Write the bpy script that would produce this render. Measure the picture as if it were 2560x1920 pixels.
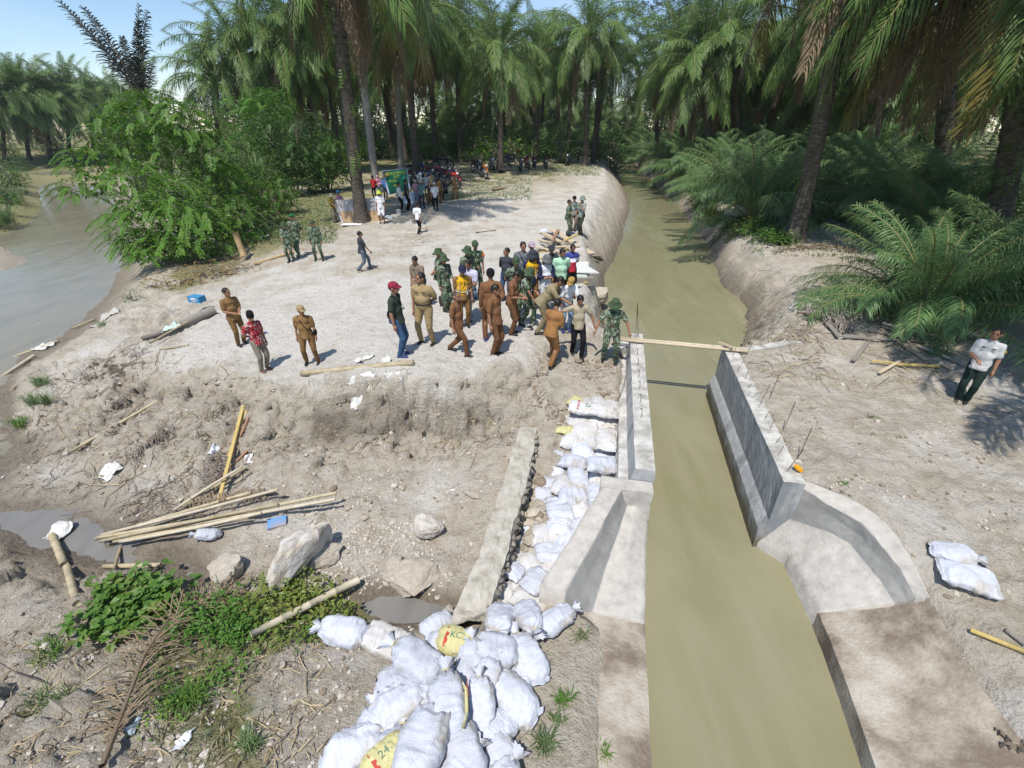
import bpy, bmesh, math, random
import numpy as np
from mathutils import Vector, Matrix, Euler
from mathutils.geometry import delaunay_2d_cdt

# ------------------------------------------------------------------ camera, sky, sun, exposure
scene = bpy.context.scene
for o in list(bpy.data.objects):
    bpy.data.objects.remove(o, do_unlink=True)
COL = scene.collection
R = math.radians
FPX, YH, CAMH = 1180.0, 305.0, 5.0          # focal length and horizon row in photo pixels (2560 x 1920), camera height
PITCH = math.atan((960 - YH) / FPX)
cam_data = bpy.data.cameras.new('camera')
cam_data.sensor_fit = 'HORIZONTAL'
cam_data.sensor_width = 36.0
cam_data.lens = 36.0 * FPX / 2560.0
cam_data.clip_start = 0.05
cam_data.clip_end = 2000
cam = bpy.data.objects.new('camera', cam_data)
cam.location = (0, 0, CAMH)
cam.rotation_euler = (math.pi / 2 - PITCH, 0, 0)
COL.objects.link(cam)
scene.camera = cam

SUN_EL, SUN_AZ = R(63), R(202)               # azimuth clockwise from +Y
world = bpy.data.worlds.new('World')
scene.world = world
world.use_nodes = True
wn, wl = world.node_tree.nodes, world.node_tree.links
wn.clear()
sky = wn.new('ShaderNodeTexSky')
sky.sky_type = 'NISHITA'
sky.sun_disc = False
sky.sun_elevation = SUN_EL
sky.sun_rotation = SUN_AZ
sky.altitude = 0
sky.air_density = 1.0
sky.dust_density = 0.0
sky.ozone_density = 4.0
bg = wn.new('ShaderNodeBackground')
bg.inputs['Strength'].default_value = 0.135
wo = wn.new('ShaderNodeOutputWorld')
# thin high cloud veils over the whole sky
tc = wn.new('ShaderNodeTexCoord'); mp = wn.new('ShaderNodeMapping')
mp.inputs['Scale'].default_value = (1.2, 1.2, 4.0)
nz = wn.new('ShaderNodeTexNoise'); nz.inputs['Scale'].default_value = 2.2; nz.inputs['Detail'].default_value = 7
rp = wn.new('ShaderNodeValToRGB')
rp.color_ramp.elements[0].position = 0.44; rp.color_ramp.elements[0].color = (0, 0, 0, 1)
rp.color_ramp.elements[1].position = 0.75; rp.color_ramp.elements[1].color = (0.22, 0.22, 0.22, 1)
mx = wn.new('ShaderNodeMixRGB'); mx.inputs['Color2'].default_value = (8.0, 8.3, 8.8, 1)
wl.new(tc.outputs['Generated'], mp.inputs['Vector']); wl.new(mp.outputs[0], nz.inputs['Vector'])
wl.new(nz.outputs['Fac'], rp.inputs['Fac']); wl.new(rp.outputs['Color'], mx.inputs['Fac'])
wl.new(sky.outputs[0], mx.inputs['Color1']); wl.new(mx.outputs[0], bg.inputs['Color'])
wl.new(bg.outputs[0], wo.inputs['Surface'])

sun_d = bpy.data.lights.new('sun', 'SUN')
sun_d.energy = 4.3
sun_d.angle = R(0.55)
sun_d.color = (1.0, 0.95, 0.87)
sun = bpy.data.objects.new('sun', sun_d)
sv = Vector((math.sin(SUN_AZ) * math.cos(SUN_EL), math.cos(SUN_AZ) * math.cos(SUN_EL), math.sin(SUN_EL)))
sun.rotation_euler = sv.to_track_quat('Z', 'Y').to_euler()
sun.location = (-20, -30, 60)
COL.objects.link(sun)

scene.view_settings.view_transform = 'Standard'
scene.view_settings.look = 'None'
scene.view_settings.gamma = 1
scene.view_settings.exposure = 0.21
scene.view_settings.use_curve_mapping = False
scene.render.engine = 'CYCLES'

# ------------------------------------------------------------------ helpers
rng = random.Random(7)
nrg = np.random.default_rng(7)
CP, SP = math.cos(PITCH), math.sin(PITCH)

def pray(px, py):
    x = (px - 1280) / FPX; y = -(py - 960) / FPX
    return np.array([x, CP + y * SP, -SP + y * CP])

def at(px, py, z):
    """the point of the level z that the photograph shows at pixel px, py"""
    r = pray(px, py); t = (z - CAMH) / r[2]
    return np.array([r[0] * t, r[1] * t, z])

CA = R(11.5)
def cv(u, v, z=0.0):
    """canal frame: u along the canal, v across it to the right"""
    return np.array([u * math.sin(CA) + v * math.cos(CA), u * math.cos(CA) - v * math.sin(CA), z])

def _hash(i, j, k, seed):
    n = (i * 374761393 + j * 668265263 + k * 2147483647 + seed * 974634721) & 0xFFFFFFFF
    n = ((n ^ (n >> 13)) * 1274126177) & 0xFFFFFFFF
    n = (n ^ (n >> 16)) & 0xFFFFFFFF
    return n.astype(np.float64) / 4294967295.0 * 2 - 1

def vnoise(P, scale=1.0, seed=0):
    """value noise, P (n,2) or (n,3) -> (-1..1)"""
    P = np.asarray(P, float) * scale
    if P.shape[1] == 2:
        P = np.c_[P, np.zeros(len(P)) + 0.37]
    i = np.floor(P).astype(np.int64); f = P - i
    w = f * f * f * (f * (f * 6 - 15) + 10)
    out = 0
    for dx in (0, 1):
        for dy in (0, 1):
            for dz in (0, 1):
                h = _hash(i[:, 0] + dx, i[:, 1] + dy, i[:, 2] + dz, seed)
                out = out + h * (w[:, 0] if dx else 1 - w[:, 0]) * (w[:, 1] if dy else 1 - w[:, 1]) * (w[:, 2] if dz else 1 - w[:, 2])
    return out

def fbm(P, scale=1.0, octv=4, seed=0, gain=0.5):
    s, a, o = 0, 1.0, 0
    for k in range(octv):
        s = s + a * vnoise(P, scale * 2.03 ** k, seed + k * 17); o += a; a *= gain
    return s / o

def ridged(P, scale=1.0, octv=4, seed=0, gain=0.5):
    s, a, o = 0, 1.0, 0
    for k in range(octv):
        s = s + a * (1 - 2 * np.abs(vnoise(P, scale * 2.07 ** k, seed + k * 13))); o += a; a *= gain
    return s / o

# --- materials
MATS = {}
def hexc(h):
    v = [int(h[i:i + 2], 16) / 255 for i in (0, 2, 4)]
    return tuple(((c + 0.055) / 1.055) ** 2.4 if c > 0.04045 else c / 12.92 for c in v)

def mat(name, c1, c2=None, scale=6.0, rough=0.8, bump=0.0, bscale=40.0, spec=0.3, c3=None, detail=6, coord='Object', metal=0.0, subsurf=0.0, trans=0.0, stretch=None, varying=0.0, c3pos=.70):
    """procedural surface: noise mix of two or three colours plus fine relief"""
    if name in MATS:
        return MATS[name]
    m = bpy.data.materials.new(name); m.use_nodes = True
    n, l = m.node_tree.nodes, m.node_tree.links
    n.clear()
    out = n.new('ShaderNodeOutputMaterial'); b = n.new('ShaderNodeBsdfPrincipled')
    l.new(b.outputs[0], out.inputs['Surface'])
    b.inputs['Roughness'].default_value = rough
    b.inputs['Specular IOR Level'].default_value = spec
    b.inputs['Metallic'].default_value = metal
    c2 = c2 or tuple(x * 0.82 for x in c1)
    t = n.new('ShaderNodeTexCoord'); src = t.outputs[coord]
    if stretch:
        mpn = n.new('ShaderNodeMapping'); mpn.inputs['Scale'].default_value = stretch
        l.new(src, mpn.inputs['Vector']); src = mpn.outputs[0]
    nz = n.new('ShaderNodeTexNoise'); nz.inputs['Scale'].default_value = scale; nz.inputs['Detail'].default_value = detail
    nz.inputs['Roughness'].default_value = 0.62
    l.new(src, nz.inputs['Vector'])
    r = n.new('ShaderNodeValToRGB'); e = r.color_ramp.elements
    e[0].position = 0.36; e[0].color = (*c1, 1); e[1].position = c3pos - .13 if c3 else 0.66; e[1].color = (*c2, 1)
    if c3:
        k = e.new(c3pos); k.color = (*c3, 1)
    l.new(nz.outputs['Fac'], r.inputs['Fac'])
    colout = r.outputs['Color']
    if varying:
        oi = n.new('ShaderNodeObjectInfo'); hs = n.new('ShaderNodeHueSaturation')
        ma = n.new('ShaderNodeMapRange'); ma.inputs['To Min'].default_value = 1 - varying; ma.inputs['To Max'].default_value = 1 + varying
        l.new(oi.outputs['Random'], ma.inputs['Value']); l.new(ma.outputs[0], hs.inputs['Value'])
        l.new(colout, hs.inputs['Color']); colout = hs.outputs['Color']
    l.new(colout, b.inputs['Base Color'])
    if bump:
        nb = n.new('ShaderNodeTexNoise'); nb.inputs['Scale'].default_value = bscale; nb.inputs['Detail'].default_value = 5
        l.new(src, nb.inputs['Vector'])
        bn = n.new('ShaderNodeBump'); bn.inputs['Strength'].default_value = bump; bn.inputs['Distance'].default_value = 0.02
        l.new(nb.outputs['Fac'], bn.inputs['Height']); l.new(bn.outputs[0], b.inputs['Normal'])
    if trans:
        tr = n.new('ShaderNodeBsdfTranslucent'); mxs = n.new('ShaderNodeMixShader'); mxs.inputs['Fac'].default_value = trans
        l.new(colout, tr.inputs['Color']); l.new(b.outputs[0], mxs.inputs[1]); l.new(tr.outputs[0], mxs.inputs[2])
        l.new(mxs.outputs[0], out.inputs['Surface'])
    MATS[name] = m
    return m

# --- mesh building
class MB:
    def __init__(s):
        s.v, s.f, s.m = [], [], []
    def add(s, verts, faces, mi=0):
        b = len(s.v)
        s.v.extend([tuple(map(float, p)) for p in verts])
        s.f.extend([tuple(i + b for i in f) for f in faces])
        s.m.extend([mi] * len(faces))
    def box(s, c, size, rot=None, mi=0):
        hx, hy, hz = [k / 2 for k in size]
        V = [Vector((x, y, z)) for x in (-hx, hx) for y in (-hy, hy) for z in (-hz, hz)]
        if rot is not None:
            V = [rot @ p for p in V]
        V = [p + Vector(c) for p in V]
        s.add(V, [(0, 1, 3, 2), (4, 6, 7, 5), (0, 4, 5, 1), (2, 3, 7, 6), (0, 2, 6, 4), (1, 5, 7, 3)], mi)
    def tube(s, pts, rad, n=8, cap=True, mi=0, flat=1.0):
        pts = [Vector(p) for p in pts]
        if not hasattr(rad, '__len__'):
            rad = [rad] * len(pts)
        rings = []
        up = Vector((0, 0, 1))
        for i, p in enumerate(pts):
            d = (pts[min(i + 1, len(pts) - 1)] - pts[max(i - 1, 0)])
            d = d.normalized() if d.length > 1e-9 else Vector((0, 0, 1))
            a = d.cross(up)
            if a.length < 1e-3:
                a = d.cross(Vector((1, 0, 0)))
            a.normalize(); b = a.cross(d).normalized()
            rings.append([p + a * math.cos(2 * math.pi * k / n) * rad[i] + b * math.sin(2 * math.pi * k / n) * rad[i] * flat for k in range(n)])
        V = [q for r in rings for q in r]; F = []
        for i in range(len(pts) - 1):
            for k in range(n):
                k2 = (k + 1) % n
                F.append((i * n + k, i * n + k2, (i + 1) * n + k2, (i + 1) * n + k))
        if cap:
            F.append(tuple(range(n))); F.append(tuple(reversed([(len(pts) - 1) * n + k for k in range(n)])))
        s.add(V, F, mi)
    def ell(s, c, r, rot=None, nu=12, nv=8, mi=0):
        V, F = [], []
        V.append(Vector((0, 0, r[2])))
        for j in range(1, nv):
            th = math.pi * j / nv
            for i in range(nu):
                ph = 2 * math.pi * i / nu
                V.append(Vector((r[0] * math.sin(th) * math.cos(ph), r[1] * math.sin(th) * math.sin(ph), r[2] * math.cos(th))))
        V.append(Vector((0, 0, -r[2])))
        for i in range(nu):
            F.append((0, 1 + i, 1 + (i + 1) % nu))
        for j in range(nv - 2):
            for i in range(nu):
                a = 1 + j * nu
                F.append((a + i, a + nu + i, a + nu + (i + 1) % nu, a + (i + 1) % nu))
        e = len(V) - 1; a = 1 + (nv - 2) * nu
        for i in range(nu):
            F.append((e, a + (i + 1) % nu, a + i))
        if rot is not None:
            V = [rot @ p for p in V]
        s.add([p + Vector(c) for p in V], F, mi)
    def cap(s, p0, r0, p1, r1, n=10, mi=0):
        """closed tapered capsule"""
        p0, p1 = Vector(p0), Vector(p1); d = p1 - p0; L = d.length or 1e-6; d /= L
        pts, rad = [], []
        for a in (-90, -60, -30):
            pts.append(p0 + d * r0 * math.sin(R(a))); rad.append(max(1e-4, r0 * math.cos(R(a))))
        pts += [p0, p1]; rad += [r0, r1]
        for a in (30, 60, 90):
            pts.append(p1 + d * r1 * math.sin(R(a))); rad.append(max(1e-4, r1 * math.cos(R(a))))
        s.tube(pts, rad, n, True, mi)
    def mesh(s, name, mats, smooth=True):
        me = bpy.data.meshes.new(name)
        me.from_pydata(s.v, [], s.f)
        for m in (mats if isinstance(mats, (list, tuple)) else [mats]):
            me.materials.append(m)
        if any(s.m):
            me.polygons.foreach_set('material_index', s.m)
        if smooth:
            me.polygons.foreach_set('use_smooth', [True] * len(me.polygons))
        me.update()
        return me
    def build(s, name, mats, parent=None, smooth=True, loc=None):
        return link(name, s.mesh(name, mats, smooth), parent, loc)

def link(name, me, parent=None, loc=None, rot=None, scale=None):
    o = bpy.data.objects.new(name, me)
    COL.objects.link(o)
    if parent is not None:
        o.parent = parent
    if loc is not None: o.location = tuple(map(float, loc))
    if rot is not None: o.rotation_euler = rot
    if scale is not None: o.scale = scale if hasattr(scale, '__len__') else (scale,) * 3
    return o

def tag(o, label=None, cat=None, group=None, kind=None):
    if label: o['label'] = label
    if cat: o['category'] = cat
    if group: o['group'] = group
    if kind: o['kind'] = kind
    return o

def empty(name, loc=(0, 0, 0), rz=0.0):
    o = bpy.data.objects.new(name, None)
    COL.objects.link(o); o.location = tuple(map(float, loc)); o.rotation_euler = (0, 0, rz)
    o.empty_display_size = 0.1
    return o

def copy_tree(o, parent=None):
    c = o.copy(); COL.objects.link(c)
    if parent is not None:
        c.parent = parent
    for ch in list(o.children):
        copy_tree(ch, c)
    return c

def grid_mesh(name, P, material, flip=False):
    """P: (rows, cols, 3)"""
    P = np.asarray(P, float); r, c = P.shape[:2]
    idx = np.arange(r * c).reshape(r, c)
    q = np.stack([idx[:-1, :-1], idx[:-1, 1:], idx[1:, 1:], idx[1:, :-1]], -1).reshape(-1, 4)
    if flip: q = q[:, ::-1]
    me = bpy.data.meshes.new(name)
    me.vertices.add(r * c); me.vertices.foreach_set('co', P.reshape(-1))
    me.loops.add(q.size); me.loops.foreach_set('vertex_index', q.reshape(-1).astype(np.int32))
    me.polygons.add(len(q)); me.polygons.foreach_set('loop_start', np.arange(0, q.size, 4, dtype=np.int32))
    me.polygons.foreach_set('use_smooth', np.ones(len(q), bool))
    me.update(); me.validate()
    if material: me.materials.append(material)
    return me

def jitter_mesh(me, amp, scale, seed=0, octv=3):
    n = len(me.vertices); co = np.empty(n * 3); me.vertices.foreach_get('co', co); co = co.reshape(-1, 3)
    d = np.stack([fbm(co + k * 31.7, scale, octv, seed + k * 5) for k in range(3)], 1)
    me.vertices.foreach_set('co', (co + d * amp).reshape(-1)); me.update()

def subdiv(mb_or_me, cuts, name='m'):
    bm = bmesh.new(); bm.from_mesh(mb_or_me)
    bmesh.ops.subdivide_edges(bm, edges=bm.edges[:], cuts=cuts, use_grid_fill=True)
    bm.to_mesh(mb_or_me); bm.free()
    return mb_or_me

WORK = bpy.data.scenes.new('work')          # scratch scene, removed at the end
def apply_mods(me, mods, mats=None):
    """run modifiers on a mesh and return the evaluated mesh"""
    o = bpy.data.objects.new('tmp', me); WORK.collection.objects.link(o)
    for typ, kw in mods:
        m = o.modifiers.new(typ, typ)
        for k, v in kw.items(): setattr(m, k, v)
    WORK.view_layers[0].update(); dg = WORK.view_layers[0].depsgraph
    out = bpy.data.meshes.new_from_object(o.evaluated_get(dg))
    bpy.data.objects.remove(o, do_unlink=True); bpy.data.meshes.remove(me)
    if mats is not None:
        out.materials.clear()
        for m in (mats if isinstance(mats, (list, tuple)) else [mats]): out.materials.append(m)
    return out

# ------------------------------------------------------------------ ground
WZ = -1.75           # canal water level
RZ = -1.90           # river water level
CPTS = []            # x, y, z, rough, wet (painted shade too on the eroded face), grass, pale
def line(pts, rough=0.3, wet=0.0, grass=0.0, pale=0.5, step=0.45, world=False):
    W = [np.array(p, float) if world else at(*p) for p in pts]
    for a, b in zip(W[:-1], W[1:]):
        L = np.linalg.norm((b - a)[:2]); st = max(step, 0.03 * np.linalg.norm(a[:2]))
        n = max(1, int(L / st))
        for k in range(n):
            CPTS.append((*(a + (b - a) * k / n), rough, wet, grass, pale))
    CPTS.append((*W[-1], rough, wet, grass, pale))
def pts(P, rough=0.3, wet=0.0, grass=0.0, pale=0.5, world=False):
    for p in P:
        q = np.array(p, float) if world else at(*p)
        CPTS.append((*q, rough, wet, grass, pale))

# levelled bank top (where the people stand)
pts([(1000, 890, 0), (1070, 860, 0), (1200, 850, 0), (1150, 790, 0), (1280, 830, 0), (1100, 720, 0), (1250, 720, 0), (1350, 760, 0)], .16, 0, 0, .9)
pts([(900, 820, -.18), (900, 700, -.12), (780, 905, -.36), (700, 800, -.42), (800, 720, -.25), (660, 900, -.5), (605, 860, -.5), (560, 800, -.6), (1400, 740, 0), (1400, 640, 0), (1430, 590, 0), (1250, 620, .02), (1320, 540, .05)], .2, 0, 0, .8)
pts([(800, 650, -.12), (905, 680, -.1), (740, 645, -.2), (650, 690, -.35), (560, 720, -.55), (1045, 583, .02), (958, 556, .05), (905, 600, 0), (1140, 560, .05), (1200, 520, .12), (1330, 480, .2), (1450, 480, .2)], .25, 0, 0.05, .55)
pts([(1138, 500, .12), (1000, 530, .1), (1050, 480, .2), (1240, 470, .25), (1380, 450, .4)], .18, 0, .5, .3)
pts([(830, 545, 0), (700, 560, -.2), (760, 520, -.05), (640, 520, -.2), (560, 640, -.5), (680, 600, -.2), (480, 700, -.75)], .35, 0, .8, .2)
pts([(1140, 430, .6), (1250, 430, .6), (1400, 425, .6), (1470, 415, .6), (1300, 400, .7), (1000, 430, .5), (900, 450, .4), (1100, 400, .7)], .2, 0, .6, .2)
# front crest of the bank
line([(300, 860, -.95), (420, 885, -.8), (520, 905, -.68), (620, 935, -.55), (700, 952, -.42), (850, 945, -.2), (1000, 936, -.06), (1120, 938, 0), (1240, 918, -.01), (1310, 890, -.02), (1350, 850, -.03)], .35, 0, 0, .7)
# eroded face: browner moist clay, its darkness also painting in overhang shade
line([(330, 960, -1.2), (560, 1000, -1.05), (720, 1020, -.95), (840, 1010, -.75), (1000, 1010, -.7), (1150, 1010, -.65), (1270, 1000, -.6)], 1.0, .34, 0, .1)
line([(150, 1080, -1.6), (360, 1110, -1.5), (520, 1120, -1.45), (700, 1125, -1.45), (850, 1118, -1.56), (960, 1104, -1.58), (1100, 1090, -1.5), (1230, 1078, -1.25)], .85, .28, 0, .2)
pts([(400, 1020, -1.25), (650, 1070, -1.2), (250, 1000, -1.35), ], 1.0, .2, 0, .3)
line([(800, 1072, -1.25), (930, 1062, -1.22), (1040, 1056, -1.2), (1180, 1048, -1.05)], 1.0, .85, 0, 0)  # moist clay tone deepened to paint shade into the hollow
# working floor of the pit
pts([(150, 1180, -1.68), (350, 1200, -1.64), (560, 1200, -1.58), (620, 1300, -1.62), (760, 1200, -1.56), (900, 1200, -1.56), (1050, 1200, -1.52), (1180, 1150, -1.4), (1130, 1280, -1.54), (900, 1300, -1.55), (1000, 1400, -1.62), (1090, 1450, -1.68), (820, 1420, -1.6), (700, 1400, -1.6), (560, 1420, -1.68)], .4, .15, 0, .5)
pts([(940, 1520, -1.84), (1030, 1510, -1.86), (1100, 1530, -1.84), (1080, 1560, -1.84), (980, 1550, -1.84), (880, 1500, -1.74)], .12, .9, 0, .2)
pts([(0, 1290, -1.84), (100, 1300, -1.86), (200, 1340, -1.88), (320, 1370, -1.87), (430, 1410, -1.86), (500, 1450, -1.82), (100, 1370, -1.84), (260, 1400, -1.80)], .10, .95, 0, .2)
line([(0, 1250, -1.74), (150, 1265, -1.73), (300, 1300, -1.73), (450, 1350, -1.74), (560, 1440, -1.74)], .25, .5, 0, .3)
# near-left mud banks
pts([(0, 1440, -1.55), (70, 1450, -1.5), (140, 1460, -1.62), (200, 1470, -1.68), (300, 1450, -1.72), (400, 1480, -1.72), (30, 1500, -1.42), (110, 1520, -1.4), (240, 1560, -1.45), (330, 1560, -1.6)], .7, .3, 0, .4)
pts([(0, 1600, -1.45), (90, 1610, -1.3), (150, 1660, -1.38), (0, 1720, -1.25), (90, 1760, -1.42), (130, 1820, -1.15), (0, 1870, -1.1), (250, 1700, -1.3), (260, 1850, -1.15), (0, 1990, -1.05)], .6, .2, .15, .35)
pts([(430, 1520, -1.6), (600, 1500, -1.62), (760, 1500, -1.64), (860, 1540, -1.68), (520, 1590, -1.42), (680, 1600, -1.4), (400, 1620, -1.38)], .4, .1, .8, .2)
pts([(480, 1700, -1.25), (600, 1750, -1.22), (450, 1850, -1.15), (620, 1880, -1.15), (560, 1680, -1.28), (350, 1950, -1.1), (600, 2000, -1.1)], .35, .05, .55, .3)
pts([(780, 1650, -1.36), (900, 1640, -1.42), (800, 1750, -1.25), (720, 1830, -1.2), (850, 1900, -1.18), (980, 1600, -1.55), (1080, 1590, -1.55), (1000, 1700, -1.35), (1100, 1800, -1.3), (1000, 1950, -1.22), (1200, 1600, -1.4), (1150, 1680, -1.34)], .28, 0, .08, .4)
# dirt lapping the left apron
for u in np.arange(4.3, .9, -.4):
    pts([cv(u, .30, -1.283), cv(u, -.05, -1.275), cv(u, .46, -1.32), cv(u, .62, -1.6)], .10, 0, 0, .35, world=True)
line([(1250, 1590, -1.33), (1300, 1660, -1.285), (1330, 1760, -1.28), (1335, 1850, -1.28), (1340, 2050, -1.28)], .12, .0, 0, .35)
# dirt ramp beside the left wall
pts([(1373, 913, -.36), (1440, 885, -.40), (1522, 905, -.45), (1480, 860, -.35), (1400, 850, -.12), (1500, 960, -.5), (1430, 980, -.52), (1560, 880, -.45)], .4, .1, 0, .25)
line([(1350, 950, -.42), (1385, 1020, -.55), (1400, 1060, -.66)], .5, .1, 0, .3)
line([(1410, 1064, -.72), (1480, 1062, -.72), (1545, 1060, -.7)], .3, .1, 0, .3)
# sandbag trench: bed under the bags, channel beside the stone wall
pts([cv(9.0, .4, -.86), cv(9.0, -.6, -.95), cv(8.2, .4, -1.0), cv(8.2, -.55, -1.05), cv(7.2, .35, -1.15), cv(7.2, -.6, -1.2), cv(6.3, .1, -1.25), cv(6.3, -.75, -1.3), cv(5.4, -.3, -1.38), cv(5.4, -.9, -1.42), cv(4.7, -.6, -1.42), cv(4.6, -1.0, -1.42)], .25, .1, 0, .35, world=True)
pts([(1345, 1130, -1.0), (1330, 1210, -1.28), (1315, 1300, -1.42), (1290, 1400, -1.5), (1270, 1480, -1.52)], .35, .25, 0, .35)
# under the walls and the canal bed
for u in np.arange(1.0, 16.0, .6):
    pts([cv(u, 1.25, -2.9), cv(u, 2.2, -3.0), cv(u, 3.1, -2.9)], 0, 1, 0, 0, world=True)
for u in np.arange(6.8, 13.0, .5):
    zl = -.5 if u > 9.6 else (-.85 if u > 8 else -1.1)
    pts([cv(u, .55, zl if u < 12.6 else -.6), cv(u, 1.0, -2.4)], .2, .1, 0, .3, world=True)
for u in np.arange(7.0, 12.4, .5):
    pts([cv(u, 3.27, -2.4), cv(u, 3.48, -.27), cv(u, 3.8, -.24)], .3, 0, 0, .4, world=True)
# ground right of the right wall
line([(2050, 1213, -.30), (2125, 1232, -.34), (2180, 1272, -.38), (2245, 1330, -.46), (2310, 1430, -.62), (2370, 1530, -.78), (2440, 1640, -.86), (2520, 1760, -.92), (2620, 1900, -.95)], .2, 0, 0, .5)
pts([(1900, 900, -.27), (2000, 1000, -.26), (2080, 1120, -.27), (2150, 1180, -.29), (2200, 1080, -.3), (2300, 1200, -.36), (2350, 1000, -.4), (2480, 1050, -.46), (2450, 1250, -.44), (2560, 1350, -.52), (2400, 1400, -.56), (2500, 1560, -.68), (2600, 1700, -.8), (2100, 930, -.3), (2250, 900, -.32), (2560, 1150, -.5), (2700, 1300, -.55), (2700, 1000, -.5)], .38, 0, 0, .45)
pts([(2450, 900, -.42), (2300, 800, -.36), (2560, 800, -.45), (2150, 760, -.3), (2050, 700, -.22), (2200, 660, -.2), (2500, 650, -.3), (2000, 610, -.1), (1950, 650, -.18), (2150, 560, -.05)], .3, .05, .15, .35)
pts([(1850, 560, -.05), (1900, 520, 0), (2100, 520, 0), (2300, 500, .05), (2000, 470, .1), (2500, 520, .05), (1800, 470, .1), (2200, 440, .3), (2500, 430, .3), (1850, 420, .4)], .3, .05, .75, .1)
# canal banks upstream
LB = [at(*q, WZ) for q in ((1554, 409), (1561, 432), (1561, 460), (1575, 507), (1578, 526), (1567, 562), (1556, 601), (1548, 632), (1536, 656))]
LZ = (.55, .45, .35, .15, .08, .02, 0, 0, -.02)
line([q + np.array([-1.5 - .02 * q[1], .2, z - WZ]) for q, z in zip(LB, LZ)] + [at(1478, 690, -.02), at(1462, 720, -.02), at(1450, 760, -.03), at(1448, 800, -.06), at(1460, 830, -.15)], .4, 0, 0, .75, world=True)
line([q + np.array([-.7 - .01 * q[1], .1, .9]) for q in LB], .6, .2, 0, .35, world=True)
RB = [at(*q, WZ) for q in ((1567, 406), (1608, 439), (1635, 482), (1686, 501), (1710, 544), (1739, 583), (1762, 622), (1793, 718), (1828, 749), (1863, 780))]
RBZ = (.6, .4, .2, .1, 0, -.08, -.12, -.2, -.25, -.27)
line([q + np.array([1.0 + .03 * q[1], -.3, z - WZ]) for q, z in zip(RB, RBZ)] + [at(1985, 812, -.28), at(1940, 845, -.28), at(1870, 868, -.3)], .5, 0, .3, .5, world=True)
line([q + np.array([.45 + .015 * q[1], -.15, .85]) for q in RB], .8, .3, .1, .25, world=True)
line([(1554, 409, WZ - .6), (1561, 432, WZ - .6), (1561, 460, WZ - .6), (1575, 507, WZ - .15), (1578, 526, WZ - .15), (1567, 562, WZ - .15), (1556, 601, WZ - .15), (1548, 632, WZ - .15), (1536, 656, WZ - .15), (1517, 700, WZ - .15), (1512, 759, WZ - .15), (1505, 801, WZ - .15), (1520, 850, WZ - .15)], .5, .75, 0, .2)
line([(1562, 404, -3), (1580, 440, -3), (1600, 500, -3), (1620, 560, -3), (1610, 620, -3), (1600, 700, -3), (1600, 780, -3), (1640, 840, -3)], 0, 1, 0, 0)
line([(1567, 406, WZ - .6), (1608, 439, WZ - .6), (1635, 482, WZ - .15), (1686, 501, WZ - .15), (1710, 544, WZ - .15), (1739, 583, WZ - .2), (1762, 622, WZ - .2), (1793, 718, WZ - .2), (1828, 749, WZ - .2), (1863, 780, WZ - .2), (1856, 823, WZ - .2), (1836, 866, WZ - .3)], .6, .7, 0, .2)
line([(1572, 408, -2.8), (1600, 450, -2.8), (1640, 505, -2.8), (1670, 560, -2.8), (1700, 620, -2.8), (1730, 710, -2.8), (1770, 770, -2.8), (1780, 830, -2.8)], 0, 1, 0, 0)
# river on the left
line([(-300, 1250, RZ), (-60, 1200, RZ), (0, 1175, RZ), (25, 1110, RZ), (15, 1020, RZ), (0, 950, RZ), (30, 890, RZ), (150, 852, RZ), (235, 800, RZ), (292, 722, RZ), (318, 660, RZ), (340, 600, RZ), (335, 540, RZ), (310, 490, RZ), (280, 450, RZ), (240, 428, RZ), (238, 420, RZ)], .35, .8, .1, .3, step=.8)
line([(-300, 1150, -2.8), (-80, 1050, -2.8), (-60, 900, -2.8), (100, 800, -2.8), (200, 720, -2.8), (240, 620, -2.8), (240, 540, -2.8), (200, 480, -2.8), (160, 445, -2.8)], 0, 1, 0, 0, step=1.5)
line([(60, 1000, -1.55), (90, 930, -1.5), (200, 860, -1.25), (290, 790, -1.1), (340, 720, -.95), (380, 660, -.8), (400, 600, -.6), (400, 540, -.4), (360, 470, -.2), (300, 428, 0)], .5, .15, .3, .4, step=.8)
pts([(180, 950, -1.4), (90, 1060, -1.6), (300, 820, -1.0), (420, 760, -.8), (450, 830, -.78)], .7, .05, .1, .5)
line([(240, 418, RZ), (150, 424, RZ), (60, 440, RZ), (50, 470, RZ), (70, 500, RZ), (60, 540, RZ), (0, 570, RZ), (-200, 620, RZ), (-500, 700, RZ)], .3, .35, 1.1, 0, step=2)
line([(300, 405, .4), (150, 406, .2), (30, 412, 0), (0, 450, -.6), (10, 500, -.9), (-30, 530, -.8), (-300, 570, -.5), (-700, 650, -.5)], .4, 0, 1.4, 0, step=2)
pts([(-100, 640, -1.75), (30, 640, -1.72), (95, 640, -1.8), (60, 670, -1.84), (0, 615, -1.8), (-60, 690, -1.84)], .15, .3, 0, .6)
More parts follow.
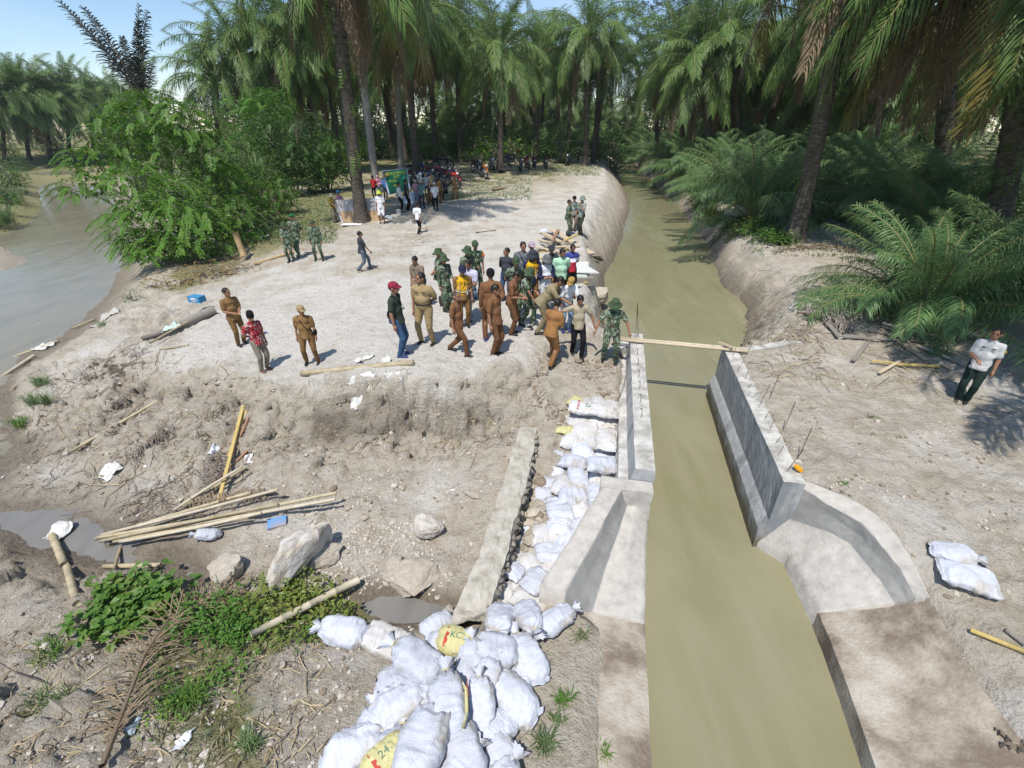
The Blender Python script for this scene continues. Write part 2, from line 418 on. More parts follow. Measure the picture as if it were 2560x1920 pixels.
# the wide ground beyond
for x in np.arange(-240, 241, 30.0):
    for y in (100, 130, 170, 230, 300):
        if not (-90 < x < -35 and y < 110):
            CPTS.append((x, y, .8, .3, 0, 1.4, 0))
for p in ((-60, 30), (-60, 45), (-60, 10), (-60, -8), (-30, -12), (60, 5), (60, 30), (60, 60), (35, 40), (30, 60), (0, -10), (20, -8), (60, -10), (35, 15), (-5, 75), (-20, 65), (-30, 50), (15, 80), (-120, 5), (-120, 50), (120, 5), (120, 50), (-240, 0), (240, 0), (-120, -12), (120, -12), (-240, 60), (240, 60), (-240, -12), (240, -12)):
    CPTS.append((*p, -.6 if p[1] < 40 else .6, .3, 0, 1.1, .1))
for p in ((-3, 1.2), (0, 1.0), (-6, 1.0), (-9, 2.5), (-9, .5)):
    CPTS.append((*p, -1.1, .4, 0, .3, .4))
for p in ((5.5, 1.0), (7.5, 1.5), (9, 3)):
    CPTS.append((*p, -1.3 if p[0] < 7 else -.85, .2, 0, .2, .4))

CPA = np.array(CPTS)
_, keep = np.unique(np.round(CPA[:, :2], 2), axis=0, return_index=True)
CPA = CPA[np.sort(keep)]
GX = np.concatenate([-np.geomspace(15, 240, 60)[::-1][:-1], np.arange(-15, 13, .066), np.geomspace(13, 240, 60)])
ys = [-12, -8, -4, -1.5, 0.0, .7]
y = 1.2; st = .055
while y < 300:
    ys.append(y); y += st
    if y > 12: st *= 1.018
GY = np.array(ys)
NX, NY = len(GX), len(GY)
VV, _, TT, _, _, _ = delaunay_2d_cdt([Vector(p[:2]) for p in CPA], [], [], 0, 1e-6)
VV = np.array([v[:] for v in VV])
# attributes of the triangulation's vertices (order is kept when nothing is merged)
if len(VV) != len(CPA):
    near = [int(np.argmin(((CPA[:, :2] - v) ** 2).sum(1))) for v in VV]
    VA = CPA[near][:, 2:]
else:
    VA = CPA[:, 2:]
FLD = np.zeros((NY, NX, 5)); FLD[..., 0] = .6; FLD[..., 3] = .8
for t in TT:
    if len(t) != 3: continue
    P = VV[list(t)]; A = VA[list(t)]
    i0, i1 = np.searchsorted(GX, P[:, 0].min()), np.searchsorted(GX, P[:, 0].max(), 'right')
    j0, j1 = np.searchsorted(GY, P[:, 1].min()), np.searchsorted(GY, P[:, 1].max(), 'right')
    if i1 <= i0 or j1 <= j0: continue
    gx, gy = np.meshgrid(GX[i0:i1], GY[j0:j1])
    d = (P[1, 1] - P[2, 1]) * (P[0, 0] - P[2, 0]) + (P[2, 0] - P[1, 0]) * (P[0, 1] - P[2, 1])
    if abs(d) < 1e-12: continue
    a = ((P[1, 1] - P[2, 1]) * (gx - P[2, 0]) + (P[2, 0] - P[1, 0]) * (gy - P[2, 1])) / d
    b = ((P[2, 1] - P[0, 1]) * (gx - P[2, 0]) + (P[0, 0] - P[2, 0]) * (gy - P[2, 1])) / d
    c = 1 - a - b
    m = (a >= -1e-9) & (b >= -1e-9) & (c >= -1e-9)
    val = a[..., None] * A[0] + b[..., None] * A[1] + c[..., None] * A[2]
    FLD[j0:j1, i0:i1][m] = val[m]
def blur(F, n):
    for _ in range(n):
        G = F.copy(); G[1:-1] = (F[:-2] + 2 * F[1:-1] + F[2:]) / 4; F = G.copy(); F[:, 1:-1] = (G[:, :-2] + 2 * G[:, 1:-1] + G[:, 2:]) / 4
    return F
fld_s = blur(FLD, 2)
fld_a = blur(FLD, 10)
GXX, GYY = np.meshgrid(GX, GY)
XY = np.c_[GXX.ravel(), GYY.ravel()]
Zb = fld_s[..., 0].ravel(); RO = fld_a[..., 1].ravel(); WE = fld_a[..., 2].ravel(); GR = fld_a[..., 3].ravel(); PA = fld_a[..., 4].ravel()
near_w = np.clip(1.6 - np.hypot(XY[:, 0], XY[:, 1]) / 40, .25, 1)
big = fbm(XY, .55, 3, 3) * .40
mid = ridged(XY, 1.5, 4, 11) * .17
lump = np.maximum(0, fbm(XY, 2.6, 3, 23)) * .26
fin = fbm(XY, 6.5, 3, 31) * .14
gully = -np.maximum(0, ridged(XY * np.array([1.0, .45]), 1.15, 3, 5) - .30) * 1.0
tn = fbm(XY, 1.1, 4, 91) * 5 + fbm(XY, 4.2, 2, 97) * .8; tf = tn - np.floor(tn)
terr = (np.floor(tn) + np.clip((tf - .42) / .16, 0, 1)) * .075
Zt = Zb + RO * (big + mid * near_w + lump * near_w + fin * near_w) + np.clip(RO - .4, 0, 1) * gully + np.clip(RO - .3, 0, 1) * near_w * terr + .03 * fbm(XY, 1.3, 4, 71)
def inside(poly):
    m = np.zeros(len(XY), bool); n = len(poly)
    for i in range(n):
        (x0, y0), (x1, y1) = poly[i][:2], poly[(i + 1) % n][:2]
        if y0 == y1: continue
        c = ((y0 > XY[:, 1]) != (y1 > XY[:, 1])) & (XY[:, 0] < (x1 - x0) * (XY[:, 1] - y0) / (y1 - y0) + x0)
        m ^= c
    return m
# excavation for the canal structure (wing walls, aprons and bed stand in it)
CARVE = [[cv(6.9, 3.40), at(2070, 1225, -.30), at(2106, 1256, -.36), at(2170, 1294, -.43), at(2216, 1343, -.5), at(2270, 1418, -.65), at(2310, 1497, -.84), at(2360, 1595, -.86), at(2435, 1720, -.95), at(2545, 1868, -1.0), cv(1.6, 6.2), cv(1.0, 5.5), cv(1.0, 2.0)],
         [cv(6.7, .45), cv(6.7, 2.0), cv(1.0, 2.0), cv(1.0, .6), cv(3.4, .6), cv(4.3, .5), cv(4.5, .1), cv(4.62, -.3), cv(5.5, .05)]]
for pl in CARVE:
    mk = inside(pl); Zt[mk] = np.minimum(Zt[mk], -2.5)
ZT = Zt.reshape(NY, NX)

from bisect import bisect_left
GXL, GYL = GX.tolist(), GY.tolist()
ZTL = ZT.tolist()
def zt(x, y):
    """ground height"""
    i = min(max(bisect_left(GXL, x) - 1, 0), NX - 2); j = min(max(bisect_left(GYL, y) - 1, 0), NY - 2)
    fx = min(1.0, max(0.0, (x - GXL[i]) / (GXL[i + 1] - GXL[i]))); fy = min(1.0, max(0.0, (y - GYL[j]) / (GYL[j + 1] - GYL[j])))
    a, b = ZTL[j], ZTL[j + 1]
    return (a[i] * (1 - fx) + a[i + 1] * fx) * (1 - fy) + (b[i] * (1 - fx) + b[i + 1] * fx) * fy
def ztv(x, y):
    i = np.clip(np.searchsorted(GX, x) - 1, 0, NX - 2); j = np.clip(np.searchsorted(GY, y) - 1, 0, NY - 2)
    fx = np.clip((x - GX[i]) / (GX[i + 1] - GX[i]), 0, 1); fy = np.clip((y - GY[j]) / (GY[j + 1] - GY[j]), 0, 1)
    return (ZT[j, i] * (1 - fx) + ZT[j, i + 1] * fx) * (1 - fy) + (ZT[j + 1, i] * (1 - fx) + ZT[j + 1, i + 1] * fx) * fy
TS = np.geomspace(2.5, 400, 800)
def hit(px, py):
    """where the line of sight through a pixel meets the ground"""
    r = pray(px, py)
    zz = CAMH + r[2] * TS; below = np.nonzero(zz < ztv(r[0] * TS, r[1] * TS))[0]
    if len(below) == 0: return at(px, py, 0)
    k = int(below[0]); lo, hi = float(TS[max(k - 1, 0)]), float(TS[k])
    rx, ry, rz = float(r[0]), float(r[1]), float(r[2])
    for _ in range(10):
        m = (lo + hi) / 2
        if CAMH + rz * m < zt(rx * m, ry * m): hi = m
        else: lo = m
    return np.array([rx * hi, ry * hi, zt(rx * hi, ry * hi)])

def ground_material():
    m = bpy.data.materials.new('ground'); m.use_nodes = True
    n, l = m.node_tree.nodes, m.node_tree.links; n.clear()
    out = n.new('ShaderNodeOutputMaterial'); b = n.new('ShaderNodeBsdfPrincipled'); l.new(b.outputs[0], out.inputs[0])
    tcn = n.new('ShaderNodeTexCoord'); co = tcn.outputs['Object']
    def noise(s, d=6, r=.6):
        k = n.new('ShaderNodeTexNoise'); k.inputs['Scale'].default_value = s; k.inputs['Detail'].default_value = d; k.inputs['Roughness'].default_value = r
        l.new(co, k.inputs['Vector']); return k.outputs['Fac']
    def attr(nm):
        k = n.new('ShaderNodeAttribute'); k.attribute_name = nm; return k.outputs['Fac']
    def math_(op, a, c):
        k = n.new('ShaderNodeMath'); k.operation = op
        for i, q in enumerate((a, c)):
            if hasattr(q, 'links'): l.new(q, k.inputs[i])
            else: k.inputs[i].default_value = q
        k.use_clamp = False; return k.outputs[0]
    def ramp(f, lo, hi):
        k = n.new('ShaderNodeMapRange'); k.interpolation_type = 'SMOOTHSTEP'
        k.inputs['From Min'].default_value = lo; k.inputs['From Max'].default_value = hi; l.new(f, k.inputs['Value']); return k.outputs[0]
    def mix(f, a, c):
        k = n.new('ShaderNodeMixRGB')
        if hasattr(f, 'links'): l.new(f, k.inputs[0])
        else: k.inputs[0].default_value = f
        for i, q in ((1, a), (2, c)):
            if hasattr(q, 'links'): l.new(q, k.inputs[i])
            else: k.inputs[i].default_value = (*q, 1)
        return k.outputs[0]
    nA, nB, nC, nD = noise(.9), noise(4.0), noise(17, 8, .7), noise(55, 4)
    soil = mix(ramp(nB, .35, .65), (.43, .375, .295), (.53, .48, .40))
    soil = mix(ramp(nC, .52, .72), soil, (.26, .21, .155))
    paleness = math_('ADD', attr('pale'), math_('MULTIPLY', math_('SUBTRACT', nA, .5), 1.5))
    dry = mix(ramp(nC, .4, .65), (.66, .625, .57), (.57, .535, .48))
    dry = mix(ramp(nB, .55, .75), dry, (.44, .40, .345))
    col = mix(ramp(paleness, .35, .85), soil, dry)
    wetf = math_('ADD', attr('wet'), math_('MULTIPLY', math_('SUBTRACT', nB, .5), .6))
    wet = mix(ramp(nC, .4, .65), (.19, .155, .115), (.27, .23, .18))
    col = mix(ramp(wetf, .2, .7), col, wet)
    grf = math_('ADD', attr('grass'), math_('MULTIPLY', math_('SUBTRACT', nA, .5), 1.6))
    grs = mix(ramp(nC, .4, .62), (.17, .17, .06), (.32, .27, .14))
    grs = mix(ramp(nB, .45, .7), grs, (.13, .16, .05))
    col = mix(math_('MULTIPLY', ramp(grf, .38, .72), ramp(nC, .28, .5)), col, grs)
    l.new(col, b.inputs['Base Color'])
    rr = n.new('ShaderNodeMapRange'); rr.inputs['To Min'].default_value = .95; rr.inputs['To Max'].default_value = .38
    l.new(ramp(wetf, .5, 1.0), rr.inputs['Value']); l.new(rr.outputs[0], b.inputs['Roughness'])
    b.inputs['Specular IOR Level'].default_value = .25
    hgt = math_('ADD', math_('MULTIPLY', nC, .05), math_('ADD', math_('MULTIPLY', nD, .014), math_('MULTIPLY', noise(8, 5), .06)))
    bn = n.new('ShaderNodeBump'); bn.inputs['Strength'].default_value = 1.0; bn.inputs['Distance'].default_value = 1.5
    l.new(hgt, bn.inputs['Height']); l.new(bn.outputs[0], b.inputs['Normal'])
    return m
# broken, leaning faces: push steep ground along its normal
gy_, gx_ = np.gradient(ZT, GY, GX)
nl = np.sqrt(gx_ ** 2 + gy_ ** 2 + 1); steep = np.clip((np.hypot(gx_, gy_) - .35) / .8, 0, 1) * np.clip(np.maximum(RO.reshape(NY, NX), .0) * 1.8, 0, 1)
P3 = np.c_[XY, Zt * 2.2]
dn = (ridged(P3, 1.3, 3, 41) * .17 + fbm(P3, 4.0, 3, 43) * .22).reshape(NY, NX) * steep
dn = np.clip(dn, -.24, .22) * np.clip((19 - GYY) / 6, .12, 1)
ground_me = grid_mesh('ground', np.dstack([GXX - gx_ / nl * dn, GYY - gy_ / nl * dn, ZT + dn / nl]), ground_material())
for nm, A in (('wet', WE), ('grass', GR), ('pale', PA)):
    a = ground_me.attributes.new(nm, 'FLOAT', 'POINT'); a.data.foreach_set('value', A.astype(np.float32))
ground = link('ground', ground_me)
tag(ground, 'pale sandy clay ground with eroded banks, mud and grass', 'ground', kind='structure')

def water_material(name, c1, c2, s1, s2, bump, rough=.06):
    m = bpy.data.materials.new(name); m.use_nodes = True
    n, l = m.node_tree.nodes, m.node_tree.links
    b = n['Principled BSDF']; tcn = n.new('ShaderNodeTexCoord')
    mpn = n.new('ShaderNodeMapping'); mpn.inputs['Rotation'].default_value = (0, 0, CA); mpn.inputs['Scale'].default_value = (1.5, .42, 1)
    l.new(tcn.outputs['Object'], mpn.inputs['Vector'])
    a = n.new('ShaderNodeTexNoise'); a.inputs['Scale'].default_value = s1; a.inputs['Detail'].default_value = 5; a.inputs['Distortion'].default_value = .6
    c = n.new('ShaderNodeTexNoise'); c.inputs['Scale'].default_value = s2; c.inputs['Detail'].default_value = 3
    l.new(mpn.outputs[0], a.inputs['Vector']); l.new(mpn.outputs[0], c.inputs['Vector'])
    r = n.new('ShaderNodeValToRGB'); r.color_ramp.elements[0].position = .35; r.color_ramp.elements[1].position = .68
    r.color_ramp.elements[0].color = (*c1, 1); r.color_ramp.elements[1].color = (*c2, 1)
    l.new(a.outputs['Fac'], r.inputs[0]); l.new(r.outputs[0], b.inputs['Base Color'])
    ad = n.new('ShaderNodeMath'); ad.operation = 'MULTIPLY_ADD'; ad.inputs[1].default_value = .5
    l.new(c.outputs['Fac'], ad.inputs[0]); l.new(a.outputs['Fac'], ad.inputs[2])
    bn = n.new('ShaderNodeBump'); bn.inputs['Strength'].default_value = bump; bn.inputs['Distance'].default_value = .06
    l.new(ad.outputs[0], bn.inputs['Height']); l.new(bn.outputs[0], b.inputs['Normal'])
    b.inputs['Roughness'].default_value = rough; b.inputs['IOR'].default_value = 1.33
    return m
def sheet(name, poly, z, m, label, nsub=0):
    mb = MB(); mb.add([(p[0], p[1], z) for p in poly], [tuple(range(len(poly)))])
    o = mb.build(name, m, None, False); tag(o, label, 'water', kind='structure'); return o
canal_m = water_material('canal_water', (.225, .212, .122), (.265, .248, .155), .9, 4.5, .35, .02)
river_m = water_material('river_water', (.20, .185, .13), (.25, .225, .16), .8, 5, .25, .1)
cl = [cv(1.0, .9), cv(13.2, 1.0), at(1400, 800, WZ), at(1440, 640, WZ), at(1500, 520, WZ), at(1535, 403, WZ)]
cr = [at(1590, 403, WZ), at(1700, 470, WZ), at(1800, 590, WZ), at(1880, 700, WZ), at(1960, 800, WZ), cv(13.0, 3.5), cv(7.0, 3.5), cv(5.6, 3.9), cv(1.0, 3.7)]
sheet('canal_water', cl + cr, WZ, canal_m, 'murky olive canal water running between the concrete walls')
sheet('river_water', [at(-700, 1300, RZ), at(60, 1230, RZ), at(120, 1000, RZ), at(230, 900, RZ), at(330, 760, RZ), at(420, 620, RZ), at(420, 500, RZ), at(300, 412, RZ), at(60, 405, RZ), at(-100, 480, RZ), at(-1000, 640, RZ)], RZ, river_m, 'grey brown river sliding past the left bank')
pud_m = water_material('puddle_water', (.17, .165, .155), (.22, .21, .19), 1.2, 8, .05, .05)
sheet('puddle_water', [at(-80, 1240, -1.79), at(300, 1280, -1.79), at(560, 1380, -1.79), at(600, 1480, -1.79), at(300, 1460, -1.79), at(-80, 1440, -1.79)], -1.79, pud_m, 'shallow muddy pool at the left below the bamboo poles')
sheet('puddle_water', [at(840, 1480, -1.79), at(1040, 1470, -1.79), at(1150, 1500, -1.79), at(1120, 1600, -1.79), at(900, 1580, -1.79)], -1.79, pud_m, 'small brown puddle beside the end of the stone wall')

# ------------------------------------------------------------------ concrete
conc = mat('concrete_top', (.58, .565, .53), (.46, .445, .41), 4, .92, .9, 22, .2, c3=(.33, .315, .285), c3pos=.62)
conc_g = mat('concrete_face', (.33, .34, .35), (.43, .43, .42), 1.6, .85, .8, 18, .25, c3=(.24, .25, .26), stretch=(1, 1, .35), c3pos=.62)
conc_apron = mat('concrete_apron', (.46, .42, .355), (.36, .31, .25), 1.3, .92, 1.0, 24, .2, c3=(.19, .15, .115), detail=15, c3pos=.60)
conc_new = mat('concrete_render', (.49, .465, .425), (.42, .39, .35), 5.5, .88, .5, 20, .25, c3=(.33, .32, .305), detail=12, c3pos=.68)

def site_marks(m):
    """formwork board lines and a damp, mud-stained foot above the water"""
    n, l = m.node_tree.nodes, m.node_tree.links; b = next(k for k in n if k.type == 'BSDF_PRINCIPLED')
    geo = n.new('ShaderNodeNewGeometry'); sp = n.new('ShaderNodeSeparateXYZ'); l.new(geo.outputs['Position'], sp.inputs[0])
    nz = n.new('ShaderNodeTexNoise'); nz.inputs['Scale'].default_value = 3; l.new(geo.outputs['Position'], nz.inputs['Vector'])
    ad = n.new('ShaderNodeMath'); ad.operation = 'MULTIPLY_ADD'; ad.inputs[1].default_value = .5; l.new(nz.outputs['Fac'], ad.inputs[0]); l.new(sp.outputs['Z'], ad.inputs[2])
    mr = n.new('ShaderNodeMapRange'); mr.inputs['From Min'].default_value = -1.05; mr.inputs['From Max'].default_value = -1.35; l.new(ad.outputs[0], mr.inputs[0])
    mx_ = n.new('ShaderNodeMixRGB'); mx_.inputs[2].default_value = (.17, .145, .105, 1); src = b.inputs['Base Color'].links[0].from_socket
    l.new(mr.outputs[0], mx_.inputs[0]); l.new(src, mx_.inputs[1]); l.new(mx_.outputs[0], b.inputs['Base Color'])
    wv = n.new('ShaderNodeTexWave'); wv.bands_direction = 'Z'; wv.inputs['Scale'].default_value = 1.6; wv.inputs['Distortion'].default_value = .6; wv.wave_profile = 'SAW'; l.new(geo.outputs['Position'], wv.inputs['Vector'])
    bn = next(k for k in n if k.type == 'BUMP'); b2 = n.new('ShaderNodeBump'); b2.inputs['Strength'].default_value = .35; b2.inputs['Distance'].default_value = .02
    l.new(wv.outputs['Fac'], b2.inputs['Height']); l.new(bn.outputs[0], b2.inputs['Normal']); l.new(b2.outputs[0], b.inputs['Normal'])
site_marks(conc_g)
def prism_wall(name, prof, u0, u1, nu, mats, label, amp=.012, seed=1):
    """profile (v, z, material) swept along the canal"""
    mb = MB(); us = np.linspace(u0, u1, nu)
    rows = []
    # densify the profile
    P = []
    for i in range(len(prof)):
        a, b = prof[i], prof[(i + 1) % len(prof)]
        L = math.hypot(b[0] - a[0], b[1] - a[1]); k = max(1, int(L / .12))
        for j in range(k):
            P.append((a[0] + (b[0] - a[0]) * j / k, a[1] + (b[1] - a[1]) * j / k, a[2]))
    n = len(P)
    V = [cv(u, p[0], p[1]) for u in us for p in P]
    F, MI = [], []
    for i in range(nu - 1):
        for j in range(n):
            j2 = (j + 1) % n
            F.append((i * n + j, (i + 1) * n + j, (i + 1) * n + j2, i * n + j2)); MI.append(P[j][2])
    mb.add(V, F); mb.m = MI
    mb.add([cv(us[0], p[0], p[1]) for p in P], [tuple(range(n))]); mb.m[-1] = 1
    mb.add([cv(us[-1], p[0], p[1]) for p in P], [tuple(reversed(range(n)))]); mb.m[-1] = 1
    me = mb.mesh(name, mats, False)
    bm = bmesh.new(); bm.from_mesh(me); bmesh.ops.remove_doubles(bm, verts=bm.verts, dist=.0005)
    bmesh.ops.recalc_face_normals(bm, faces=bm.faces); bm.to_mesh(me); bm.free()
    jitter_mesh(me, amp, 3.2, seed); jitter_mesh(me, amp * .6, 11, seed + 3)
    o = link(name, me); tag(o, label, 'wall'); return o
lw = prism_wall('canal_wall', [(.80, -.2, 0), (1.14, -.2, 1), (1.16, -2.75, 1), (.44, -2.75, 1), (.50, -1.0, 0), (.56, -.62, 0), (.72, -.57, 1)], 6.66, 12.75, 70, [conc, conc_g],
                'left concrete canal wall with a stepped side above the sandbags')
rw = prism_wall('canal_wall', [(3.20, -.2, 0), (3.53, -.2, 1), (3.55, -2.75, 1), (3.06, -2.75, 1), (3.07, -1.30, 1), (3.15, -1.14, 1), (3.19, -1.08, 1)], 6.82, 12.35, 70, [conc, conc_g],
                'right concrete canal wall with a battered foot and bare steel rods', seed=9)

def loft(name, rows, material, sub=6, thick=None, jit=.012, label=None, cat=None, parent=None, seed=4, dark=None):
    """rows of control points -> smooth grid with linear interpolation; a skirt closes it below"""
    Rw = np.array(rows, float)
    def dens(A, k):
        out = []
        for a, b in zip(A[:-1], A[1:]):
            for j in range(k): out.append(a + (b - a) * j / k)
        out.append(A[-1]); return np.array(out)
    G = dens(Rw, sub); G = np.stack([dens(r, sub) for r in G])
    if thick:
        rim = lambda A: np.c_[A[:, :2], np.full(len(A), thick)]
        G = np.concatenate([rim(G[0])[None], G, rim(G[-1])[None]], 0)
        lft = G[:, :1].copy(); lft[..., 2] = thick; rgt = G[:, -1:].copy(); rgt[..., 2] = thick
        G = np.concatenate([lft, G, rgt], 1)
    me = grid_mesh(name, G, material)
    bm = bmesh.new(); bm.from_mesh(me); bmesh.ops.recalc_face_normals(bm, faces=bm.faces)
    up = sum(f.normal.z * f.calc_area() for f in bm.faces)
    if up < 0: bmesh.ops.reverse_faces(bm, faces=bm.faces)
    bm.to_mesh(me); bm.free()
    if dark:                                  # columns in darker cement, the inner face's shade put into the tone
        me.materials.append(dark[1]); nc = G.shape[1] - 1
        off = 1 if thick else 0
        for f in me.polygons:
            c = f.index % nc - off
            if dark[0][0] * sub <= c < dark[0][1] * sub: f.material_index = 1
    for p in me.polygons: p.use_smooth = 'wing' in name
    jitter_mesh(me, jit, 3.0, seed); jitter_mesh(me, jit * .5, 14, seed + 2)
    o = link(name, me, parent)
    if label: tag(o, label, cat)
    return o
cement = mat('shaded_cement', (.22, .215, .205), (.28, .275, .26), 3.5, .8, .35, 20, .3, c3=(.21, .205, .20), detail=10)  # dark grey cement that also paints shade onto the inner wing faces
# left wing wall: crest, steep inner face, sloping apron inside
def wl_row(t):
    L = lambda a, b: a + (b - a) * t
    u = 6.42 - t * 1.85
    return [cv(u, L(.30, -.52), L(-.42, -.90)), cv(u, L(.62, -.14), L(-.44, -.93)), cv(u, L(.69, .04), L(-.64, -1.14)),
            cv(u, L(.74, .26), L(-.76, -1.31)), cv(u, L(.86, .66), L(-.74, -1.27)), cv(u, L(1.10, 1.02), L(-.98, -1.33))]
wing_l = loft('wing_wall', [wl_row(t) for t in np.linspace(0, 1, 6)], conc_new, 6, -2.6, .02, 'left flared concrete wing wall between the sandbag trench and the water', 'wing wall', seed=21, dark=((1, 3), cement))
mb = MB()
P = [cv(6.36, .22, -2.5), cv(6.36, 1.125, -2.5), cv(6.64, 1.125, -2.5), cv(6.64, .22, -2.5), cv(6.36, .24, -.43), cv(6.36, 1.115, -.43), cv(6.64, 1.115, -.43), cv(6.64, .24, -.43)]
mb.add(P, [(0, 1, 5, 4), (1, 2, 6, 5), (2, 3, 7, 6), (3, 0, 4, 7), (4, 5, 6, 7)])
me = subdiv(mb.mesh('headwall', conc_new, False), 6); jitter_mesh(me, .03, 3, 5); link('headwall', me, wing_l)
# right wing wall
rr = [[(2022, 1212, -.25), (2010, 1243, -.34), (2000, 1270, -.60), (1990, 1310, -1.0), (1935, 1366, -1.62)],
      [(2120, 1238, -.31), (2092, 1274, -.42), (2090, 1300, -.62), (2085, 1335, -.84), (1968, 1392, -1.55)],
      [(2190, 1283, -.38), (2150, 1305, -.47), (2140, 1330, -.68), (2124, 1358, -.88), (1984, 1420, -1.50)],
      [(2240, 1336, -.45), (2192, 1350, -.56), (2179, 1377, -.76), (2160, 1402, -.93), (2004, 1450, -1.46)],
      [(2290, 1415, -.60), (2250, 1420, -.70), (2230, 1440, -.85), (2203, 1456, -.98), (2026, 1492, -1.44)],
      [(2328, 1498, -.78), (2292, 1496, -.88), (2268, 1502, -.97), (2236, 1507, -1.05), (2046, 1530, -1.43)]]
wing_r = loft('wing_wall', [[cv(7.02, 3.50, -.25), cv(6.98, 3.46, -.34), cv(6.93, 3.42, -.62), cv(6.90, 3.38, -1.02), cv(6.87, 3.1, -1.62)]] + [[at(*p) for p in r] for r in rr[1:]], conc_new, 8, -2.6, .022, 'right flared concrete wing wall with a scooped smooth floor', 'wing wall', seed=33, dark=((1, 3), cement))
# aprons
ap = []
for u in np.linspace(4.62, 1.2, 9):
    ap.append([cv(u, v, -1.335 + (.03 if v < .9 else 0) - .004 * (4.6 - u)) for v in (-.1, .3, .7, 1.03)])
apron_l = loft('apron_slab', ap, conc_apron, 5, -2.6, .008, 'left stained concrete apron slab beside the large sandbag pile', 'slab', seed=41)
e0 = [(2046, 1532, -1.435), (2075, 1600, -1.43), (2120, 1720, -1.43), (2190, 1920, -1.43), (2235, 2030, -1.43)]
e1 = [(2328, 1500, -.80), (2375, 1590, -.86), (2450, 1715, -.95), (2560, 1862, -1.0), (2650, 1985, -1.02)]
ar = []
for a, b in zip(e0, e1):
    A, B = at(*a), at(*b); ar.append([A + (B - A) * t + np.array([0, 0, -.05 * math.sin(math.pi * t)]) for t in np.linspace(0, 1, 5)])
apron_r = loft('apron_slab', ar, conc_apron, 6, -2.6, .01, 'right stained concrete apron slab sloping down to the water', 'slab', seed=47)
# concrete sills upstream of the gate
def beam(name, pth, w, h, m, label, cat='concrete sill'):
    Pw = [Vector(p) for p in pth]; rows = []
    for i, p in enumerate(Pw):
        d = Pw[min(i + 1, len(Pw) - 1)] - Pw[max(0, i - 1)]; d.z = 0; d.normalize(); s = Vector((d.y, -d.x, 0))
        rows.append([p - s * w / 2 - Vector((0, 0, h)), p - s * w / 2, p + s * w / 2, p + s * w / 2 - Vector((0, 0, h))])
    return loft(name, [[np.array(q) for q in r] for r in rows], m, 4, None, .012, label, cat)
beam('concrete_sill', [at(1440, 830, -.30), at(1475, 842, -.34), at(1505, 858, -.36), at(1535, 872, -.36), cv(12.5, .82, -.34)], .30, .5, conc, 'pale concrete sill running from the soldier\'s feet to the left wall')
beam('concrete_sill', [cv(12.2, 3.56, -.22), at(1900, 868, -.22), at(1960, 857, -.23), at(2010, 850, -.25)], .22, .4, conc, 'thin pale concrete strip leading right from the right wall')
# broken stone wall beside the trench
SWL = [(1297, 1068), (1283, 1120), (1262, 1190), (1243, 1250), (1222, 1310), (1196, 1390), (1164, 1460), (1136, 1520), (1128, 1560)]
SWR = [(1341, 1072), (1332, 1130), (1318, 1195), (1300, 1260), (1282, 1320), (1262, 1400), (1244, 1462), (1216, 1530), (1206, 1556)]
SZ = [-.76, -.77, -.78, -.80, -.82, -.86, -.93, -1.04, -1.22]
mrt = mat('old_mortar', (.50, .47, .41), (.40, .37, .31), 6, .95, .8, 45, .15, c3=(.30, .27, .22))
stn = mat('rubble_stone', (.22, .20, .16), (.33, .30, .25), 5, .9, .6, 30, .2, c3=(.15, .14, .11), varying=.3)
sw = empty('stone_wall', at(1250, 1300, -1.5)); tag(sw, 'broken rubble stone wall with a mortared top beside the sandbag trench', 'stone wall')
rows = []
for a, b, z in zip(SWL, SWR, SZ):
    A, B = at(*a, z), at(*b, z); rows.append([A + np.array([-.05, 0, -.9]), A, (A + B) / 2 + np.array([0, 0, .03]), B, B + np.array([-.03, 0, -.9])])
inv = Matrix.Translation(-Vector(sw.location))
o = loft('mortar_core', rows, mrt, 6, None, .035, None, None, None, 51); o.data.transform(inv); o.parent = sw
jitter_mesh(o.data, .03, 7, 8)
def rock_mesh(name, r, seed, m, sub=2, amp=.35, flat=(1, 1, 1)):
    bm = bmesh.new(); bmesh.ops.create_icosphere(bm, subdivisions=sub, radius=1)
    co = np.array([v.co[:] for v in bm.verts])
    rs = np.random.default_rng(seed)
    d = np.ones(len(co))
    for k in range(9):                       # chop with planes for facets
        nrm = rs.normal(size=3); nrm /= np.linalg.norm(nrm); h = rs.uniform(.55, .9)
        pr = co @ nrm; co = co - np.outer(np.maximum(0, pr - h), nrm)
    co = co * (1 + amp * .35 * fbm(co + seed, 1.6, 3, seed)[:, None]) * np.array(flat) * r
    for v, c in zip(bm.verts, co): v.co = c
    me = bpy.data.meshes.new(name); bm.to_mesh(me); bm.free(); me.materials.append(m)
    return me
ston = [rock_mesh('stone', 1, 100 + k, stn, 1, .5) for k in range(6)]
k = 0
for i in range(len(SWR) - 1):
    A, B = at(*SWR[i], SZ[i]), at(*SWR[i + 1], SZ[i + 1]); L = np.linalg.norm(B - A)
    n = max(2, int(L / .16))
    for j in range(n):
        for lay in range(5):
            t = (j + .5 + rng.uniform(-.3, .3) + (lay % 2) * .4) / n
            p = A + (B - A) * t + np.array([rng.uniform(-.02, .035), 0, -.06 - lay * .12 + rng.uniform(-.03, .03)])
            q = link('stone', ston[k % 6], sw, p - np.array(sw.location), (rng.uniform(-.4, .4), rng.uniform(-.4, .4), rng.uniform(0, 6)), (rng.uniform(.06, .10), rng.uniform(.06, .10), rng.uniform(.035, .06))); k += 1

